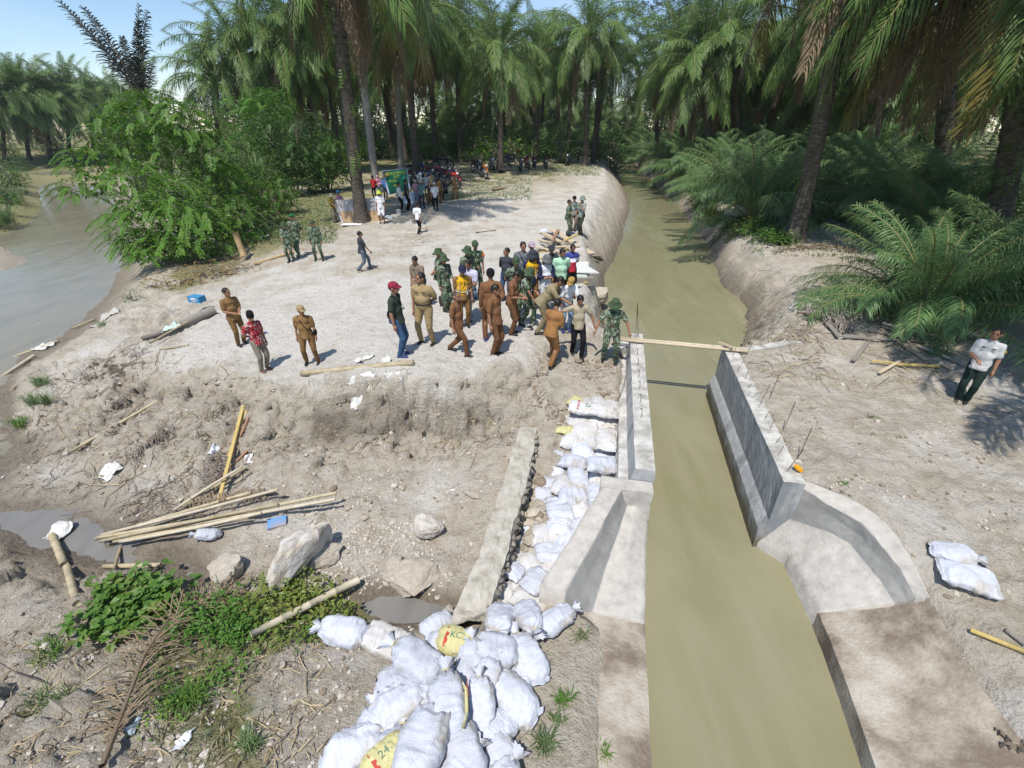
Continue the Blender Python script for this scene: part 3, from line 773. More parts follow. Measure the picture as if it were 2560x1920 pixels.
# ------------------------------------------------------------------ vegetation
def leafmat(name, c1, c2, c3=None, var=.25, trans=.36, rough=.45, scale=3.0):
    return mat(name, c1, c2, scale, rough, 0, 40, .35, c3, 3, 'Object', trans=trans, varying=var)
fr_green = leafmat('frond_green', (.10, .18, .045), (.155, .25, .07), (.20, .265, .07))
fr_young = leafmat('frond_young', (.115, .22, .08), (.17, .285, .11), (.20, .28, .09))
fr_yellow = leafmat('frond_yellow', (.16, .16, .04), (.22, .17, .05), (.10, .12, .04))
fr_dead = leafmat('frond_dead', (.16, .115, .07), (.24, .18, .115), (.11, .08, .05), trans=.1, rough=.8)
rach_m = mat('rachis', (.16, .17, .06), (.22, .20, .09), 4, .6)
rach_d = mat('rachis_dead', (.20, .15, .10), (.14, .10, .07), 4, .8)
trunk_m = mat('palm_trunk', (.06, .05, .04), (.11, .095, .077), 3.5, .95, .9, 18, .15, c3=(.20, .18, .15), stretch=(1, 1, 3))
trunk_l = mat('palm_trunk_pale', (.22, .20, .175), (.32, .30, .27), 3.5, .95, .8, 18, .15, c3=(.14, .125, .11), stretch=(1, 1, 4))
fern_m = leafmat('fern', (.05, .11, .02), (.10, .17, .03), (.14, .18, .04))

def frond_mesh(name, L, e0, droop, nl, ll, seed, leafm, rachm, wl=.055, sag=.35, messy=.15, start=.16, flatness=0.0):
    rs = random.Random(seed); mb = MB()
    N = 14; pts_, tg = [Vector((0, 0, 0))], []
    for i in range(N):
        s = i / N; th = R(e0 - droop * s ** 1.15)
        d = Vector((math.cos(th), .03 * math.sin(seed + s * 3), math.sin(th))).normalized(); tg.append(d); pts_.append(pts_[-1] + d * L / N)
    tg.append(tg[-1])
    mb.tube(pts_, [.055 * (1 - .85 * i / N) + .006 for i in range(N + 1)], 5, False, 1)
    up = Vector((0, 0, 1))
    for k in range(nl):
        s = start + (1 - start) * (k + rs.uniform(-.3, .3)) / nl; s = min(max(s, .03), .995)
        i = min(int(s * N), N - 1); f = s * N - i
        p = pts_[i].lerp(pts_[i + 1], f); t = tg[i]
        side0 = Vector((0, 1, 0)); nrm = t.cross(side0).normalized()
        if nrm.z < 0 and abs(t.x) > .2: nrm = -nrm
        prof = (min(1, (s - start + .06) / .22)) * (1 - .62 * max(0, s - .45) / .55)
        for sd in (-1, 1):
            le = ll * prof * rs.uniform(.82, 1.08)
            if le < .08: continue
            tilt = R((22 if k % 2 else -12) + rs.uniform(-14, 14)) * (1 - flatness)
            fw = .35 + .75 * s + rs.uniform(-messy, messy)
            d = (side0 * sd * math.cos(tilt) + nrm * math.sin(tilt) + t * fw).normalized()
            w = wl * rs.uniform(.8, 1.15)
            wd = (d.cross(nrm)).normalized() * w * .5
            q1 = p + d * le * .45 + Vector((0, 0, -sag * le * .12)); q2 = p + d * le * .8 + Vector((0, 0, -sag * le * .5)) ; q3 = p + d * le + Vector((0, 0, -sag * le))
            mb.add([p - wd * .5, p + wd * .5, q1 + wd, q1 - wd, q2 + wd * .7, q2 - wd * .7, q3], [(0, 1, 2, 3), (3, 2, 4, 5), (5, 4, 6)], 0)
    return mb.mesh(name, [leafm, rachm], False)

FR = {}
def fronds(kind, e0, droop, nl, ll, leafm, rachm, n=3, **kw):
    FR[kind] = [frond_mesh('frond', 6.0, e0 + 6 * (k - 1), droop + 9 * (k - 1), nl, ll, hash((len(kind), k)) % 997 + k, leafm, rachm, **kw) for k in range(n)]
fronds('up', 78, 55, 66, 1.05, fr_green, rach_m)
fronds('mid', 55, 95, 66, 1.1, fr_green, rach_m)
fronds('low', 25, 100, 66, 1.1, fr_green, rach_m, sag=.55)
fronds('hang', -8, 78, 62, 1.05, fr_green, rach_m, sag=.8)
fronds('yel', -20, 66, 60, 1.0, fr_yellow, rach_m, sag=.8)
fronds('dead', -48, 40, 56, .8, fr_dead, rach_d, sag=1.0, wl=.06, messy=.5)
fronds('yup', 76, 66, 88, 1.0, fr_young, rach_m, wl=.036, messy=.4, sag=.6)
fronds('ymid', 54, 92, 88, 1.05, fr_young, rach_m, wl=.036, messy=.4, sag=.7)
fronds('ylow', 24, 74, 80, 1.0, fr_young, rach_m, wl=.036, sag=.8, messy=.4)

def trunk_mesh(h, top, r0, r1, seed, m, boots=True):
    mb = MB(); n = max(10, int(h / .28)); rs = random.Random(seed)
    pts_, rad = [], []
    for i in range(n + 1):
        t = i / n; fl = .55 * math.exp(-t * h / .5)
        pts_.append(Vector((top[0] * t ** 1.25, top[1] * t ** 1.25, h * t)))
        rad.append((r0 + (r1 - r0) * t) * (1 + fl) * (1.07 if i % 2 else .95) * rs.uniform(.95, 1.05))
    pts_[0].z = -.35
    mb.tube(pts_, rad, 10, True, 0)
    if boots:                                 # stubs of cut leaf bases, dense under the crown
        nb = int(h * 9)
        for k in range(nb):
            t = k / nb
            if t < .45 and rs.random() < .72: continue
            i = min(int(t * n), n - 1); p = pts_[i].lerp(pts_[i + 1], t * n - i); a = k * 2.39996
            o = Vector((math.cos(a), math.sin(a), 0)); rr_ = r0 + (r1 - r0) * t
            b = p + o * rr_ * .85; tip = b + o * (.10 + .16 * t) + Vector((0, 0, .18 + .2 * t)); sd = Vector((-o.y, o.x, 0)) * (.07 + .03 * t)
            mb.add([b - sd, b + sd, tip + sd * .5, tip - sd * .5, b + Vector((0, 0, .2)) + o * .02], [(0, 1, 2, 3), (1, 4, 2), (0, 3, 4)], 0)
    return mb.mesh('trunk', m, True)

def fern_mesh(h, top, seed, n=60, spread=.5, t0=.2, t1=.95):
    mb = MB(); rs = random.Random(seed)
    for k in range(n):
        t = rs.uniform(t0, t1); a = rs.uniform(0, 6.28); o = Vector((math.cos(a), math.sin(a), 0))
        p = Vector((top[0] * t ** 1.25, top[1] * t ** 1.25, h * t)) + o * .22
        le = rs.uniform(.3, .8) * spread * 2; q = [p, p + o * le * .5 + Vector((0, 0, .05)), p + o * le * .75 + Vector((0, 0, -le * .45)), p + o * le * .8 + Vector((0, 0, -le * 1.0))]
        sd = Vector((-o.y, o.x, 0))
        for i in range(3):
            for j in range(3):
                c = q[i].lerp(q[i + 1], j / 3)
                for s_ in (-1, 1):
                    e = c + sd * s_ * rs.uniform(.08, .16) + Vector((0, 0, -.05)) + o * .03
                    mb.add([c, c + (q[i + 1] - q[i]) * .22, e], [(0, 1, 2)])
    return mb.mesh('fern', fern_m, False)

PALMS = []
def palm(base, crown=None, L=6.2, label=None, nf=34, dead=5, yel=2, pale=False, r=.30, fern=0, young=False, world=None, h=None, top=(0, 0), group=None, seed=None, hang=True):
    seed = seed if seed is not None else len(PALMS) * 7 + 3
    rs = random.Random(seed)
    b = np.array([*world, zt(*world)]) if world is not None else hit(*base)
    if crown is not None:
        rr_ = pray(*crown); t = b[1] / rr_[1]; top3 = np.array([0, 0, CAMH]) + rr_ * t
        h = top3[2] - b[2]; top = (top3[0] - b[0], 0)
    if not young: nf = int(nf * 1.3)
    t = empty('oil_palm', b); PALMS.append(t)
    tag(t, label or 'tall oil palm in the dense plantation rows at the back', 'palm tree', group or 'oil palms of the plantation')
    if not young:
        link('trunk', trunk_mesh(h, top, r, r * .82, seed, trunk_l if pale else trunk_m), t)
        c0 = Vector((top[0], top[1], h - .15))
        if fern: link('fern', fern_mesh(h, top, seed, fern), t)['kind'] = 'stuff'
    else:
        c0 = Vector((0, 0, .15))
        mbk = MB(); mbk.tube([(0, 0, -.3), (0, 0, .1), (0, 0, .55)], [.3, .36, .2], 9); mbk.build('trunk', trunk_m, t)
    sc = L / 6.0
    for k in range(nf):
        age = k / nf
        if young:
            kind = 'yup' if age < .5 else ('ymid' if age < .93 else 'ylow')
        else:
            kind = 'up' if age < .16 else ('mid' if age < .40 else ('low' if age < .68 else 'hang'))
            if age > .9 and k % 2: kind = 'yel' if yel else 'hang'
        me = FR[kind][rs.randrange(3)]
        a = k * 2.39996 + rs.uniform(-.25, .25)
        off = Vector((math.cos(a), math.sin(a), 0)) * (.12 if not young else .08)
        s_ = sc * rs.uniform(.88, 1.1) * (.8 if age < .12 else 1)
        link('frond', me, t, c0 + off - Vector((0, 0, .5 * age)), (rs.uniform(-.35, .35), rs.uniform(-.16, .16), a), s_)
    for k in range(dead):
        a = rs.uniform(0, 6.283)
        o = link('frond', FR['dead'][rs.randrange(3)], t, c0 + Vector((math.cos(a), math.sin(a), 0)) * .25 - Vector((0, 0, .7)), (rs.uniform(-.2, .2), rs.uniform(-.1, .25), a), sc * rs.uniform(.65, .95))
        o['label'] = 'dry brown frond hanging against the trunk'
    return t
palm((905, 556), (812, -260), 7.0, 'large dark-trunked oil palm standing at the board and the white-clad man', 38, 7, r=.33, fern=90)
palm((943, 482), (868, -110), 6.2, 'slim pale-trunked oil palm right behind the large dark one at the banner', 34, 6, pale=True, r=.27)
palm((1004, 425), (990, 20), 6.2, 'pale-trunked oil palm directly behind the green banner', 32, 6, pale=True, r=.3)
palm((1042, 448), (1012, 20), 6.4, 'oil palm with long brown dead fronds beside the red motorcycles', 34, 11, r=.3, fern=50)
palm((1090, 408), (1070, 60), 6.0, 'oil palm behind the parked red and blue motorcycles', 34, 6)
palm((1152, 405), (1140, 50), 6.2, 'dark oil palm trunk left of the clump of dry straw', 34, 7)
palm((1252, 432), (1250, 118), 6.3, 'single oil palm among the parked motorcycles, yellow frond on its left', 36, 5, yel=4)
palm((1218, 386), (1205, 110), 6.0, 'thin oil palm far behind the motorcycles left of the single palm', 32, 5)
palm((1327, 386), (1330, 150), 6.0, 'oil palm behind the motorcycles, left one of a close pair', 32, 6)
palm((1350, 390), (1362, 120), 6.0, 'oil palm behind the motorcycles, right one of a close pair', 32, 6)
palm((1463, 414), (1470, 78), 6.6, 'broad-crowned oil palm at the canal head, trunk wrapped in ferns', 38, 4, yel=4, fern=110, r=.34)
palm((1482, 398), (1530, 110), 6.0, 'oil palm just behind the fern-wrapped palm at the canal head', 34, 5)
palm((985, 402), (935, 60), 6.0, 'oil palm deep in shade between the pale-trunked palms', 34, 6)
palm((640, 436), (596, 128), 6.4, 'oil palm with a crown against the sky, leftmost of the tall row', 38, 5)
palm((700, 436), (690, 95), 6.4, 'tall oil palm second from the left of the tall row', 38, 6)
palm((790, 430), (768, 120), 6.2, 'tall oil palm above the dense green bushes', 36, 7)
palm((850, 432), (815, 40), 6.4, 'tall oil palm left of the large dark trunk', 36, 7, fern=60)
palm((560, 440), (535, 190), 5.4, 'short oil palm leaning over the river bank bushes', 30, 4)
for i, (bx, by, cx, cy) in enumerate([(15, 402, 12, 235), (75, 399, 62, 225), (128, 398, 120, 245), (178, 397, 172, 232), (238, 399, 230, 250), (300, 402, 300, 262), (-70, 402, -80, 230), (350, 405, 345, 280)]):
    palm((bx, by), (cx, cy), 8.0, ['oil palm across the river at the left edge of the picture', 'tallest oil palm across the river near the left edge', 'oil palm across the river, third crown from the left edge', 'oil palm across the river above the far bend', 'oil palm across the river with dry fronds, right of the bend', 'low oil palm across the river beside the dead palm', 'oil palm across the river just past the left edge', 'oil palm across the river behind the dead palm'][i], 34, 5, seed=500 + i)
# the dead palm: a few bare dark fronds pointing up
dp = empty('dead_palm', hit(425, 445)); tag(dp, 'dead palm with dark upright fronds standing alone against the sky', 'palm tree')
rr_ = pray(425, 262); tt = dp.location.y / rr_[1]; dh = CAMH + rr_[2] * tt - dp.location.z
link('trunk', trunk_mesh(dh, (0, 0), .34, .28, 77, trunk_m), dp)
dk = leafmat('frond_dark', (.035, .045, .03), (.06, .06, .045), var=.1, trans=.1)
dfm = frond_mesh('frond', 6.0, 84, 18, 60, 1.3, 5, dk, rach_d, wl=.09, sag=.5)
for a, tilt, s_ in ((3.1, .30, 1.5), (2.9, .18, 1.35), (3.3, .24, 1.2), (.3, .0, 1.3), (.1, .10, 1.25), (-.2, .05, 1.1), (5.2, .1, .9), (1.3, .3, .8)):
    link('frond', dfm, dp, (0, 0, dh - .2), (0, tilt, a), s_)
# right of the canal
palm((1985, 604), (2185, -360), 7.0, 'leaning dark oil palm with ferns on the right bank', 22, 9, r=.36, fern=30, yel=5)
palm((2470, 640), (2600, -260), 7.2, 'heavy shaded oil palm with hanging ferns near the right edge', 42, 10, r=.45, fern=120, yel=5)
palm((2330, 560), (2370, -190), 6.8, 'tall shaded oil palm behind the young palms at right', 28, 8, r=.4, yel=6, fern=60)
palm((1908, 430), (1940, 130), 6.4, 'slender pale-trunked oil palm behind the young palms', 36, 8, pale=True)
palm((1640, 425), (1640, 190), 6.2, 'oil palm at the right of the canal head', 34, 5)
palm((1705, 430), (1690, 120), 6.4, 'oil palm right of the canal head with a tall crown', 36, 5)
palm((1770, 440), (1760, 150), 6.4, 'oil palm right of the canal, third from its head', 36, 6, yel=4)
palm((1840, 440), (1835, 70), 6.6, 'tall oil palm right of the canal with hanging dry fronds', 38, 8)
palm((2060, 450), (2050, 60), 6.6, 'oil palm behind the leaning trunk on the right bank', 38, 8)
palm((2180, 470), (2190, 20), 6.6, 'oil palm in deep shade right of the leaning trunk', 38, 8)
palm(None, None, 7.5, 'oil palm reaching in from beyond the right edge with yellow green fronds', 44, 6, world=(18.6, 12.6), h=10.5, r=.42, yel=6)
palm(None, None, 7.0, 'oil palm beyond the right edge shading the man', 40, 6, world=(13.2, 4.0), h=11.5, r=.42)
# young, trunkless palms on the right bank
for (bx, by, L, nf, lb) in [(1880, 545, 6.0, 40, 'young bushy palm on the right bank nearest the canal water'), (2245, 560, 6.2, 42, 'young palm with broad bright fronds right of the leaning trunk'),
                        (1745, 455, 6.0, 40, 'young palm overhanging the right bank at the canal bend'), (2110, 470, 6.4, 42, 'young palm between the slender and the leaning trunks'),
                        (1990, 455, 6.0, 40, 'young palm behind the leaning trunk'), (2300, 800, 4.0, 66, 'young dark palm bush behind the pile of planks and the man'),
                        (2420, 600, 5.6, 30, 'young palm in shade near the right edge'), (1660, 418, 5.6, 26, 'young palm at the very head of the canal'), (2530, 750, 4.2, 44, 'young palm bush at the right edge behind the man')]:
    palm((bx, by), None, L, lb, nf, 0, young=True, group='young palms on the right bank', seed=bx)
# plantation rows behind
def backlabel(X, Y, what='oil palm'):
    px = 1280 + FPX * X / (Y * CP + CAMH * SP)
    marks = [(330, 'behind the leaning small tree'), (560, 'behind the left thicket'), (760, 'behind the dense bushes'), (930, 'behind the large dark palm'), (1040, 'behind the green banner'), (1160, 'behind the banner group'), (1260, 'behind the left motorcycles'), (1360, 'behind the right motorcycles'), (1480, 'behind the fern-wrapped palm'), (1620, 'at the canal head'), (1760, 'right of the canal head'), (1920, 'behind the slender pale palm'), (2100, 'behind the leaning palm'), (2300, 'in the shade right of the leaning palm'), (9999, 'in the shade at the right edge')]
    w = next(t for x, t in marks if px < x)
    d = 'front' if Y < 72 else ('second' if Y < 80 else ('third' if Y < 90 else 'farthest'))
    return '%s of the %s plantation row %s' % (what, d, w)
rs = random.Random(99); cnt = 0
for row, y0 in enumerate((66, 74, 83, 94, 108)):
    for x in np.arange(-44 - row * 6, 66 + row * 10, 7.6):
        X, Y = x + rs.uniform(-2, 2) + (row % 2) * 4.5, y0 + rs.uniform(-2, 2)
        if 12 < X < 22 and Y < 98: continue
        if X < -.46 * Y: continue
        palm(None, None, rs.uniform(5.6, 6.8), backlabel(X, Y), 24, 4, yel=1, world=(X, Y), h=rs.uniform(5.5, 13.5) if row else rs.uniform(9.5, 13.0), seed=1000 + cnt); cnt += 1
for X, Y in ((24, 58), (22, 66), (29, 72), (33, 55), (38, 70), (31, 45), (41, 36), (50, 44), (55, 36), (28, 50), (37, 46), (45, 40), (40, 58), (52, 52), (30, 62), (47, 66), (60, 60), (34, 36), (44, 30)):
    palm(None, None, 6.4, backlabel(X, Y), 30, 5, world=(X, Y), h=rs.uniform(7, 13), seed=2000 + cnt); cnt += 1

for (bx, by, L) in [(1700, 425, 5.4), (1790, 452, 5.4), (1835, 478, 5.0), (1795, 505, 4.6), (1930, 500, 5.0), (2040, 515, 5.0), (1770, 432, 5.6), (1860, 440, 5.8), (1940, 440, 5.8), (2160, 500, 5.2), (2330, 610, 5.0)]:
    belt = [1700, 1770, 1790, 1860, 1835, 1940, 1795, 1930, 2160, 2040, 2330]; od = ['first', 'second', 'third', 'fourth', 'fifth', 'sixth', 'seventh', 'eighth', 'ninth', 'tenth', 'eleventh'][belt.index(bx)]
    palm((bx, by), None, L, '%s young bright palm from the canal head in the right bank belt' % od, 34, 0, young=True, group='young palms on the right bank', seed=bx + 7)
for i in range(46):
    X = -34 + i * 2.0 + rs.uniform(-1, 1); Y = rs.uniform(68, 92)
    if 13 < X < 22: continue
    palm(None, None, rs.uniform(5.5, 7.0), backlabel(X, Y, 'trunkless young palm'), 22, 0, young=True, world=(X, Y), group='young palms in the plantation', seed=3000 + i)
# --- broadleaf shrubs
bark = mat('bark', (.16, .13, .10), (.24, .20, .16), 8, .95, .6, 30)
lv_bright = leafmat('leaf_bright', (.085, .215, .02), (.13, .275, .03), (.19, .29, .04), .15)
lv_mid = leafmat('leaf_mid', (.065, .17, .022), (.10, .225, .032), (.14, .25, .04), .2)
lv_dark = leafmat('leaf_dark', (.055, .135, .03), (.09, .18, .042), (.105, .19, .05), .25)
lv_dry = leafmat('leaf_dry', (.22, .14, .05), (.30, .20, .08), (.16, .10, .04), .1, trans=.15, rough=.8)
lv_grass = leafmat('leaf_grass', (.13, .21, .075), (.20, .27, .12), (.26, .29, .14), .15)
def leafcloud(mb, c, r, n, ls, rs, droop=.5, mi=0, asp=.42):
    for k in range(n):
        d = Vector((rs.gauss(0, 1), rs.gauss(0, 1), rs.gauss(0, 1))).normalized()
        q = rs.uniform(.55, 1.0) ** .5
        p = Vector(c) + Vector((d.x * r[0], d.y * r[1], d.z * r[2])) * q
        a = rs.uniform(0, 6.283); el = rs.uniform(-1.0, .45) * droop
        ax = (Vector((math.cos(a), math.sin(a), el)) + d * .6).normalized()
        sd = ax.cross(Vector((rs.uniform(-.4, .4), rs.uniform(-.4, .4), 1))).normalized()
        l_ = ls * rs.uniform(.6, 1.25); w = l_ * asp
        up = sd.cross(ax) * l_ * .08
        mb.add([p, p + ax * l_ * .45 + sd * w * .5 + up, p + ax * l_ - up * 2, p + ax * l_ * .45 - sd * w * .5 + up], [(0, 1, 2), (0, 2, 3)], mi)
def sprig(mb, p, a, le, ls, rs, mi=0, n=9):
    """arching twig with drooping paired leaflets"""
    o = Vector((math.cos(a), math.sin(a), 0)); pts_ = [Vector(p) + o * le * t + Vector((0, 0, le * (.35 * t - .75 * t * t))) for t in (0, .33, .66, 1)]
    mb.tube(pts_, [.012, .009, .006, .004], 3, False, 1)
    sd0 = Vector((-o.y, o.x, 0))
    for k in range(n):
        t = .2 + .8 * k / (n - 1); i = min(int(t * 3), 2); c = pts_[i].lerp(pts_[i + 1], t * 3 - i)
        for s_ in (-1, 1):
            ax = (sd0 * s_ * .7 + o * .45 + Vector((0, 0, -.75 + rs.uniform(-.2, .2)))).normalized(); l_ = ls * rs.uniform(.75, 1.2)
            w = ax.cross(Vector((o.x, o.y, .3))).normalized() * l_ * .2
            mb.add([c, c + ax * l_ * .5 + w, c + ax * l_, c + ax * l_ * .5 - w], [(0, 1, 2), (0, 2, 3)], mi)
def shrub(name, loc, clumps, leafm, label, n_per, ls, seed, cat='shrub', stems=True, sprigs=0, group=None, droop=.5, size=1.0):
    rs = random.Random(seed)
    t = empty(name, loc); tag(t, label, cat, group)
    clumps = [(tuple(q * size for q in c), tuple(q * size for q in r)) for c, r in clumps]
    mb = MB(); st = MB()
    for c, r in clumps:
        leafcloud(mb, c, r, int(n_per * r[0] * r[2]), ls, rs, droop)
        for k in range(int(sprigs * r[0])):
            a = rs.uniform(0, 6.283); zz = rs.uniform(-.7, .9); q = math.sqrt(max(0, 1 - zz * zz)) * .8
            sprig(mb, (c[0] + r[0] * q * math.cos(a), c[1] + r[1] * q * math.sin(a), c[2] + r[2] * zz), a + rs.uniform(-.6, .6), rs.uniform(.6, 1.1), ls, rs)
        b = Vector((c[0] * .15, c[1] * .15, -.2)); m_ = Vector((c[0] * .55, c[1] * .55, c[2] * .55))
        st.tube([b, m_, Vector(c)], [.05, .04, .015], 6, True)
        for k in range(4):
            e = Vector(c) + Vector((rs.uniform(-1, 1) * r[0], rs.uniform(-1, 1) * r[1], rs.uniform(-.2, 1) * r[2])) * .75
            st.tube([m_.lerp(Vector(c), .4), e], [.02, .006], 4, False)
    mb.build('crown', [leafm, bark], t, False)
    st.build('trunk', bark, t, True)
    return t
def hp(px, py): return hit(px, py)
# the big leafy bush on the river bank
b = hp(468, 655)
SHS = 1.5
shrub('leafy_shrub', b, [((-.6, 0, 1.6), (1.5, 1.2, 1.3)), ((-1.7, -.2, 1.4), (1.1, .9, .9)), ((.9, .3, 1.3), (1.4, 1.1, 1.1)), ((-1.0, .2, 3.0), (1.3, 1.0, 1.0)), ((.3, .2, 2.5), (1.2, 1.0, .9)), ((-1.9, 0, .7), (.7, .7, .7)), ((.1, -.3, .9), (1.3, .8, .7)), ((-1.1, -.4, .8), (.9, .7, .7))],
      lv_bright, 'large bright green drooping bush on the river bank', 600, .17, 11, sprigs=32, size=1.06)
b = hp(440, 612)
shrub('small_tree', b, [((-.8, 0, 3.9), (1.0, .9, .7)), ((.3, .3, 4.6), (1.2, 1.0, .7)), ((1.6, .3, 4.3), (1.0, .9, .7)), ((-1.8, -.2, 3.0), (.8, .8, .6)), ((-2.5, -.3, 2.2), (.8, .7, .4)), ((.7, .5, 3.4), (1.0, .9, .8)), ((2.2, .5, 3.3), (.9, .8, .8))],
      lv_bright, 'small tree with big leaves leaning over the river behind the drooping bush', 480, .22, 12, 'tree', sprigs=20, size=1.3)
b = hp(590, 600)
shrub('leafy_shrub', b, [((0, 0, .8), (1.2, .9, .8)), ((-1.1, .2, .8), (1.0, .8, .8)), ((.9, .3, .5), (.8, .8, .5)), ((-.4, .5, 1.6), (1.0, .8, .7))], lv_mid, 'lower green bush right of the drooping bush', 200, .18, 13, sprigs=12, size=1.4)
for k, (px, py, w, h_, m_, lb) in enumerate([(640, 500, 2.4, 4.2, lv_mid, 'rounded bright bush behind the tall grass'), (740, 492, 2.8, 5.6, lv_dark, 'dense dark bush tree left of the large palm'), (820, 480, 2.4, 4.6, lv_mid, 'dense glossy bush beside the large palm trunk'), (680, 470, 3.4, 6.4, lv_mid, 'tall leafy bush tree in the middle of the thicket')]):
    b = hp(px, py); rs = random.Random(k + 40)
    cl_ = [((rs.uniform(-w, w) * .75, rs.uniform(-.8, .8), h_ * rs.uniform(.2, 1.0)), (w * rs.uniform(.35, .55), w * .4, h_ * rs.uniform(.18, .28))) for _ in range(11)]
    shrub('thicket_bush', b, cl_, m_, lb, 300, .22, 60 + k, 'bush', sprigs=4)
for k, (px, py, w, h_, m_, lb) in enumerate([(600, 570, 2.0, 3.6, lv_bright, 'bright leafy bush left of the soldiers\' clearing'), (700, 535, 1.7, 2.8, lv_mid, 'green bush at the foot of the thicket'), (540, 560, 2.2, 4.2, lv_bright, 'tall bright bush behind the drooping bush'), (560, 610, 1.8, 3.0, lv_bright, 'bright bush between the drooping bush and the tall grass'), (660, 560, 1.6, 2.4, lv_bright, 'low bright bush before the thicket'), (520, 520, 2.6, 4.6, lv_mid, 'leafy mass behind the drooping bush')]):
    b = hp(px, py); rs = random.Random(k + 80)
    cl_ = [((rs.uniform(-w, w) * .75, rs.uniform(-.8, .8), h_ * rs.uniform(.15, 1.0)), (w * rs.uniform(.35, .55), w * .4, h_ * rs.uniform(.18, .28))) for _ in range(9)]
    shrub('thicket_bush', b, cl_, m_, lb, 300, .17, 90 + k, 'bush', sprigs=5)
# dry cut branches below the bush
b = hp(420, 718)
shrub('dry_branches', b, [((.0, 0, .25), (1.0, .5, .3)), ((.9, .3, .3), (.9, .6, .35)), ((-.6, -.1, .1), (.5, .4, .3)), ((1.8, .6, .25), (.8, .5, .3))], lv_dry, 'heap of brown cut branches below the drooping bush', 300, .15, 15, 'branches')
b = hp(535, 690)
shrub('dry_branches', b, [((.0, 0, .3), (1.0, .6, .4)), ((1.0, .3, .3), (.9, .6, .35)), ((-.9, .1, .25), (.7, .6, .3))], lv_dry, 'heap of dry twigs beside the tree stump', 140, .15, 16, 'branches')
b = hp(880 * .37, 745)
shrub('ground_plant', hp(330, 752), [((0, 0, .2), (.45, .35, .3)), ((-.3, .2, .1), (.4, .3, .2))], lv_mid, 'small green tuft at the water edge by the carton', 420, .1, 17, 'plant')

def blades(mb, c, n, h, spread, rs, w=.03, mi=0, lean=.5):
    for k in range(n):
        a = rs.uniform(0, 6.283); o = Vector((math.cos(a), math.sin(a), 0)); p = Vector(c) + o * rs.uniform(0, spread); hh = h * rs.uniform(.55, 1.1); ln = lean * rs.uniform(.3, 1.3)
        sd = Vector((-o.y, o.x, 0)) * w * .5
        q1 = p + Vector((0, 0, hh * .5)) + o * hh * ln * .18; q2 = p + Vector((0, 0, hh * .85)) + o * hh * ln * .5; q3 = p + Vector((0, 0, hh * (1 - .3 * ln))) + o * hh * ln
        mb.add([p - sd, p + sd, q1 + sd, q1 - sd, q2 + sd * .8, q2 - sd * .8, q3], [(0, 1, 2, 3), (3, 2, 4, 5), (5, 4, 6)], mi)
def grass_clump(loc, n, h, spread, seed, label, w=.03, m_=None, name='tall_grass', cat='grass clump', group=None, lean=.5):
    mb = MB(); rs = random.Random(seed)
    for k in range(5): blades(mb, (rs.uniform(-spread, spread), rs.uniform(-spread, spread) * .6, -.05), n // 5, h, spread * .45, rs, w, lean=lean)
    o = mb.build(name, m_ or lv_grass, None, False, loc); tag(o, label, cat, group); return o
grass_clump(hp(560, 540), 520, 4.4, 1.2, 1, 'tall pale cane grass between the drooping bush and the thicket', .05)
grass_clump(hp(620, 530), 420, 3.8, 1.0, 2, 'tall cane grass in front of the rounded bush', .05)
grass_clump(hp(400, 540), 300, 8.0, .9, 3, 'very tall reed rising behind the small leaning tree', .07)
grass_clump(hp(30, 505), 260, 1.4, 1.6, 4, 'yellow green grass on the far left bank', .05)
grass_clump(hp(-10, 560), 260, 1.3, 1.6, 5, 'grey green grass at the left edge by the river', .05)
# understorey behind the motorcycles and along the right bank: four bush shapes copied
base_sh = []
for k, (m_, n_) in enumerate(((lv_mid, 150), (lv_dark, 150), (lv_bright, 130), (lv_dark, 170))):
    rs = random.Random(k + 300)
    cl_ = [((rs.uniform(-1, 1), rs.uniform(-.7, .7), rs.uniform(.3, 1.4)), (rs.uniform(.5, .9), .6, rs.uniform(.4, .7))) for _ in range(6)]
    t = shrub('understorey_bush', (0, 0, 0), cl_, m_, 'green', n_, .2, 320 + k, 'bush', group='understorey bushes among the palms'); base_sh.append(t)
KL = ['mid green low bush growing under the plantation palms', 'dark green bush in the shade of the plantation', 'bright sunlit bush at the plantation edge', 'dense dark bush under the plantation palms']
rs = random.Random(5); used = [False] * 4
def bushlabel(k, x, y):
    return backlabel(x, y, ['mid green bush', 'dark green bush', 'bright green bush', 'dense dark bush'][k])
def put_bush(k, x, y, s, label=None):
    if not used[k]: t = base_sh[k]; used[k] = True
    else: t = copy_tree(base_sh[k])
    t.location = (x, y, zt(x, y) - .05); t.rotation_euler = (0, 0, rs.uniform(0, 6.28)); t.scale = (s, s, s * rs.uniform(.8, 1.2)); t['label'] = label or bushlabel(k, x, y); return t
for i in range(70):
    y = rs.uniform(60, 80); x = rs.uniform(-34, 14)
    put_bush((1, 3, 0, 1)[i % 4] if y > 64 else (0, 2)[i % 2], x, y, rs.uniform(1.0, 2.2))
for i in range(50):
    y = rs.uniform(26, 75); x = rs.uniform(16, 50) if y > 40 else rs.uniform(22, 45)
    if x < .21 * y + 8: x = .21 * y + 10
    put_bush((1, 3)[i % 2], x, y, rs.uniform(1.0, 2.0))
for i in range(34):
    y = rs.uniform(90, 104); x = -.46 * y + rs.uniform(-55, 6); put_bush((0, 1)[i % 2], x, y, rs.uniform(1.4, 2.8), 'green bush on the bank across the river')
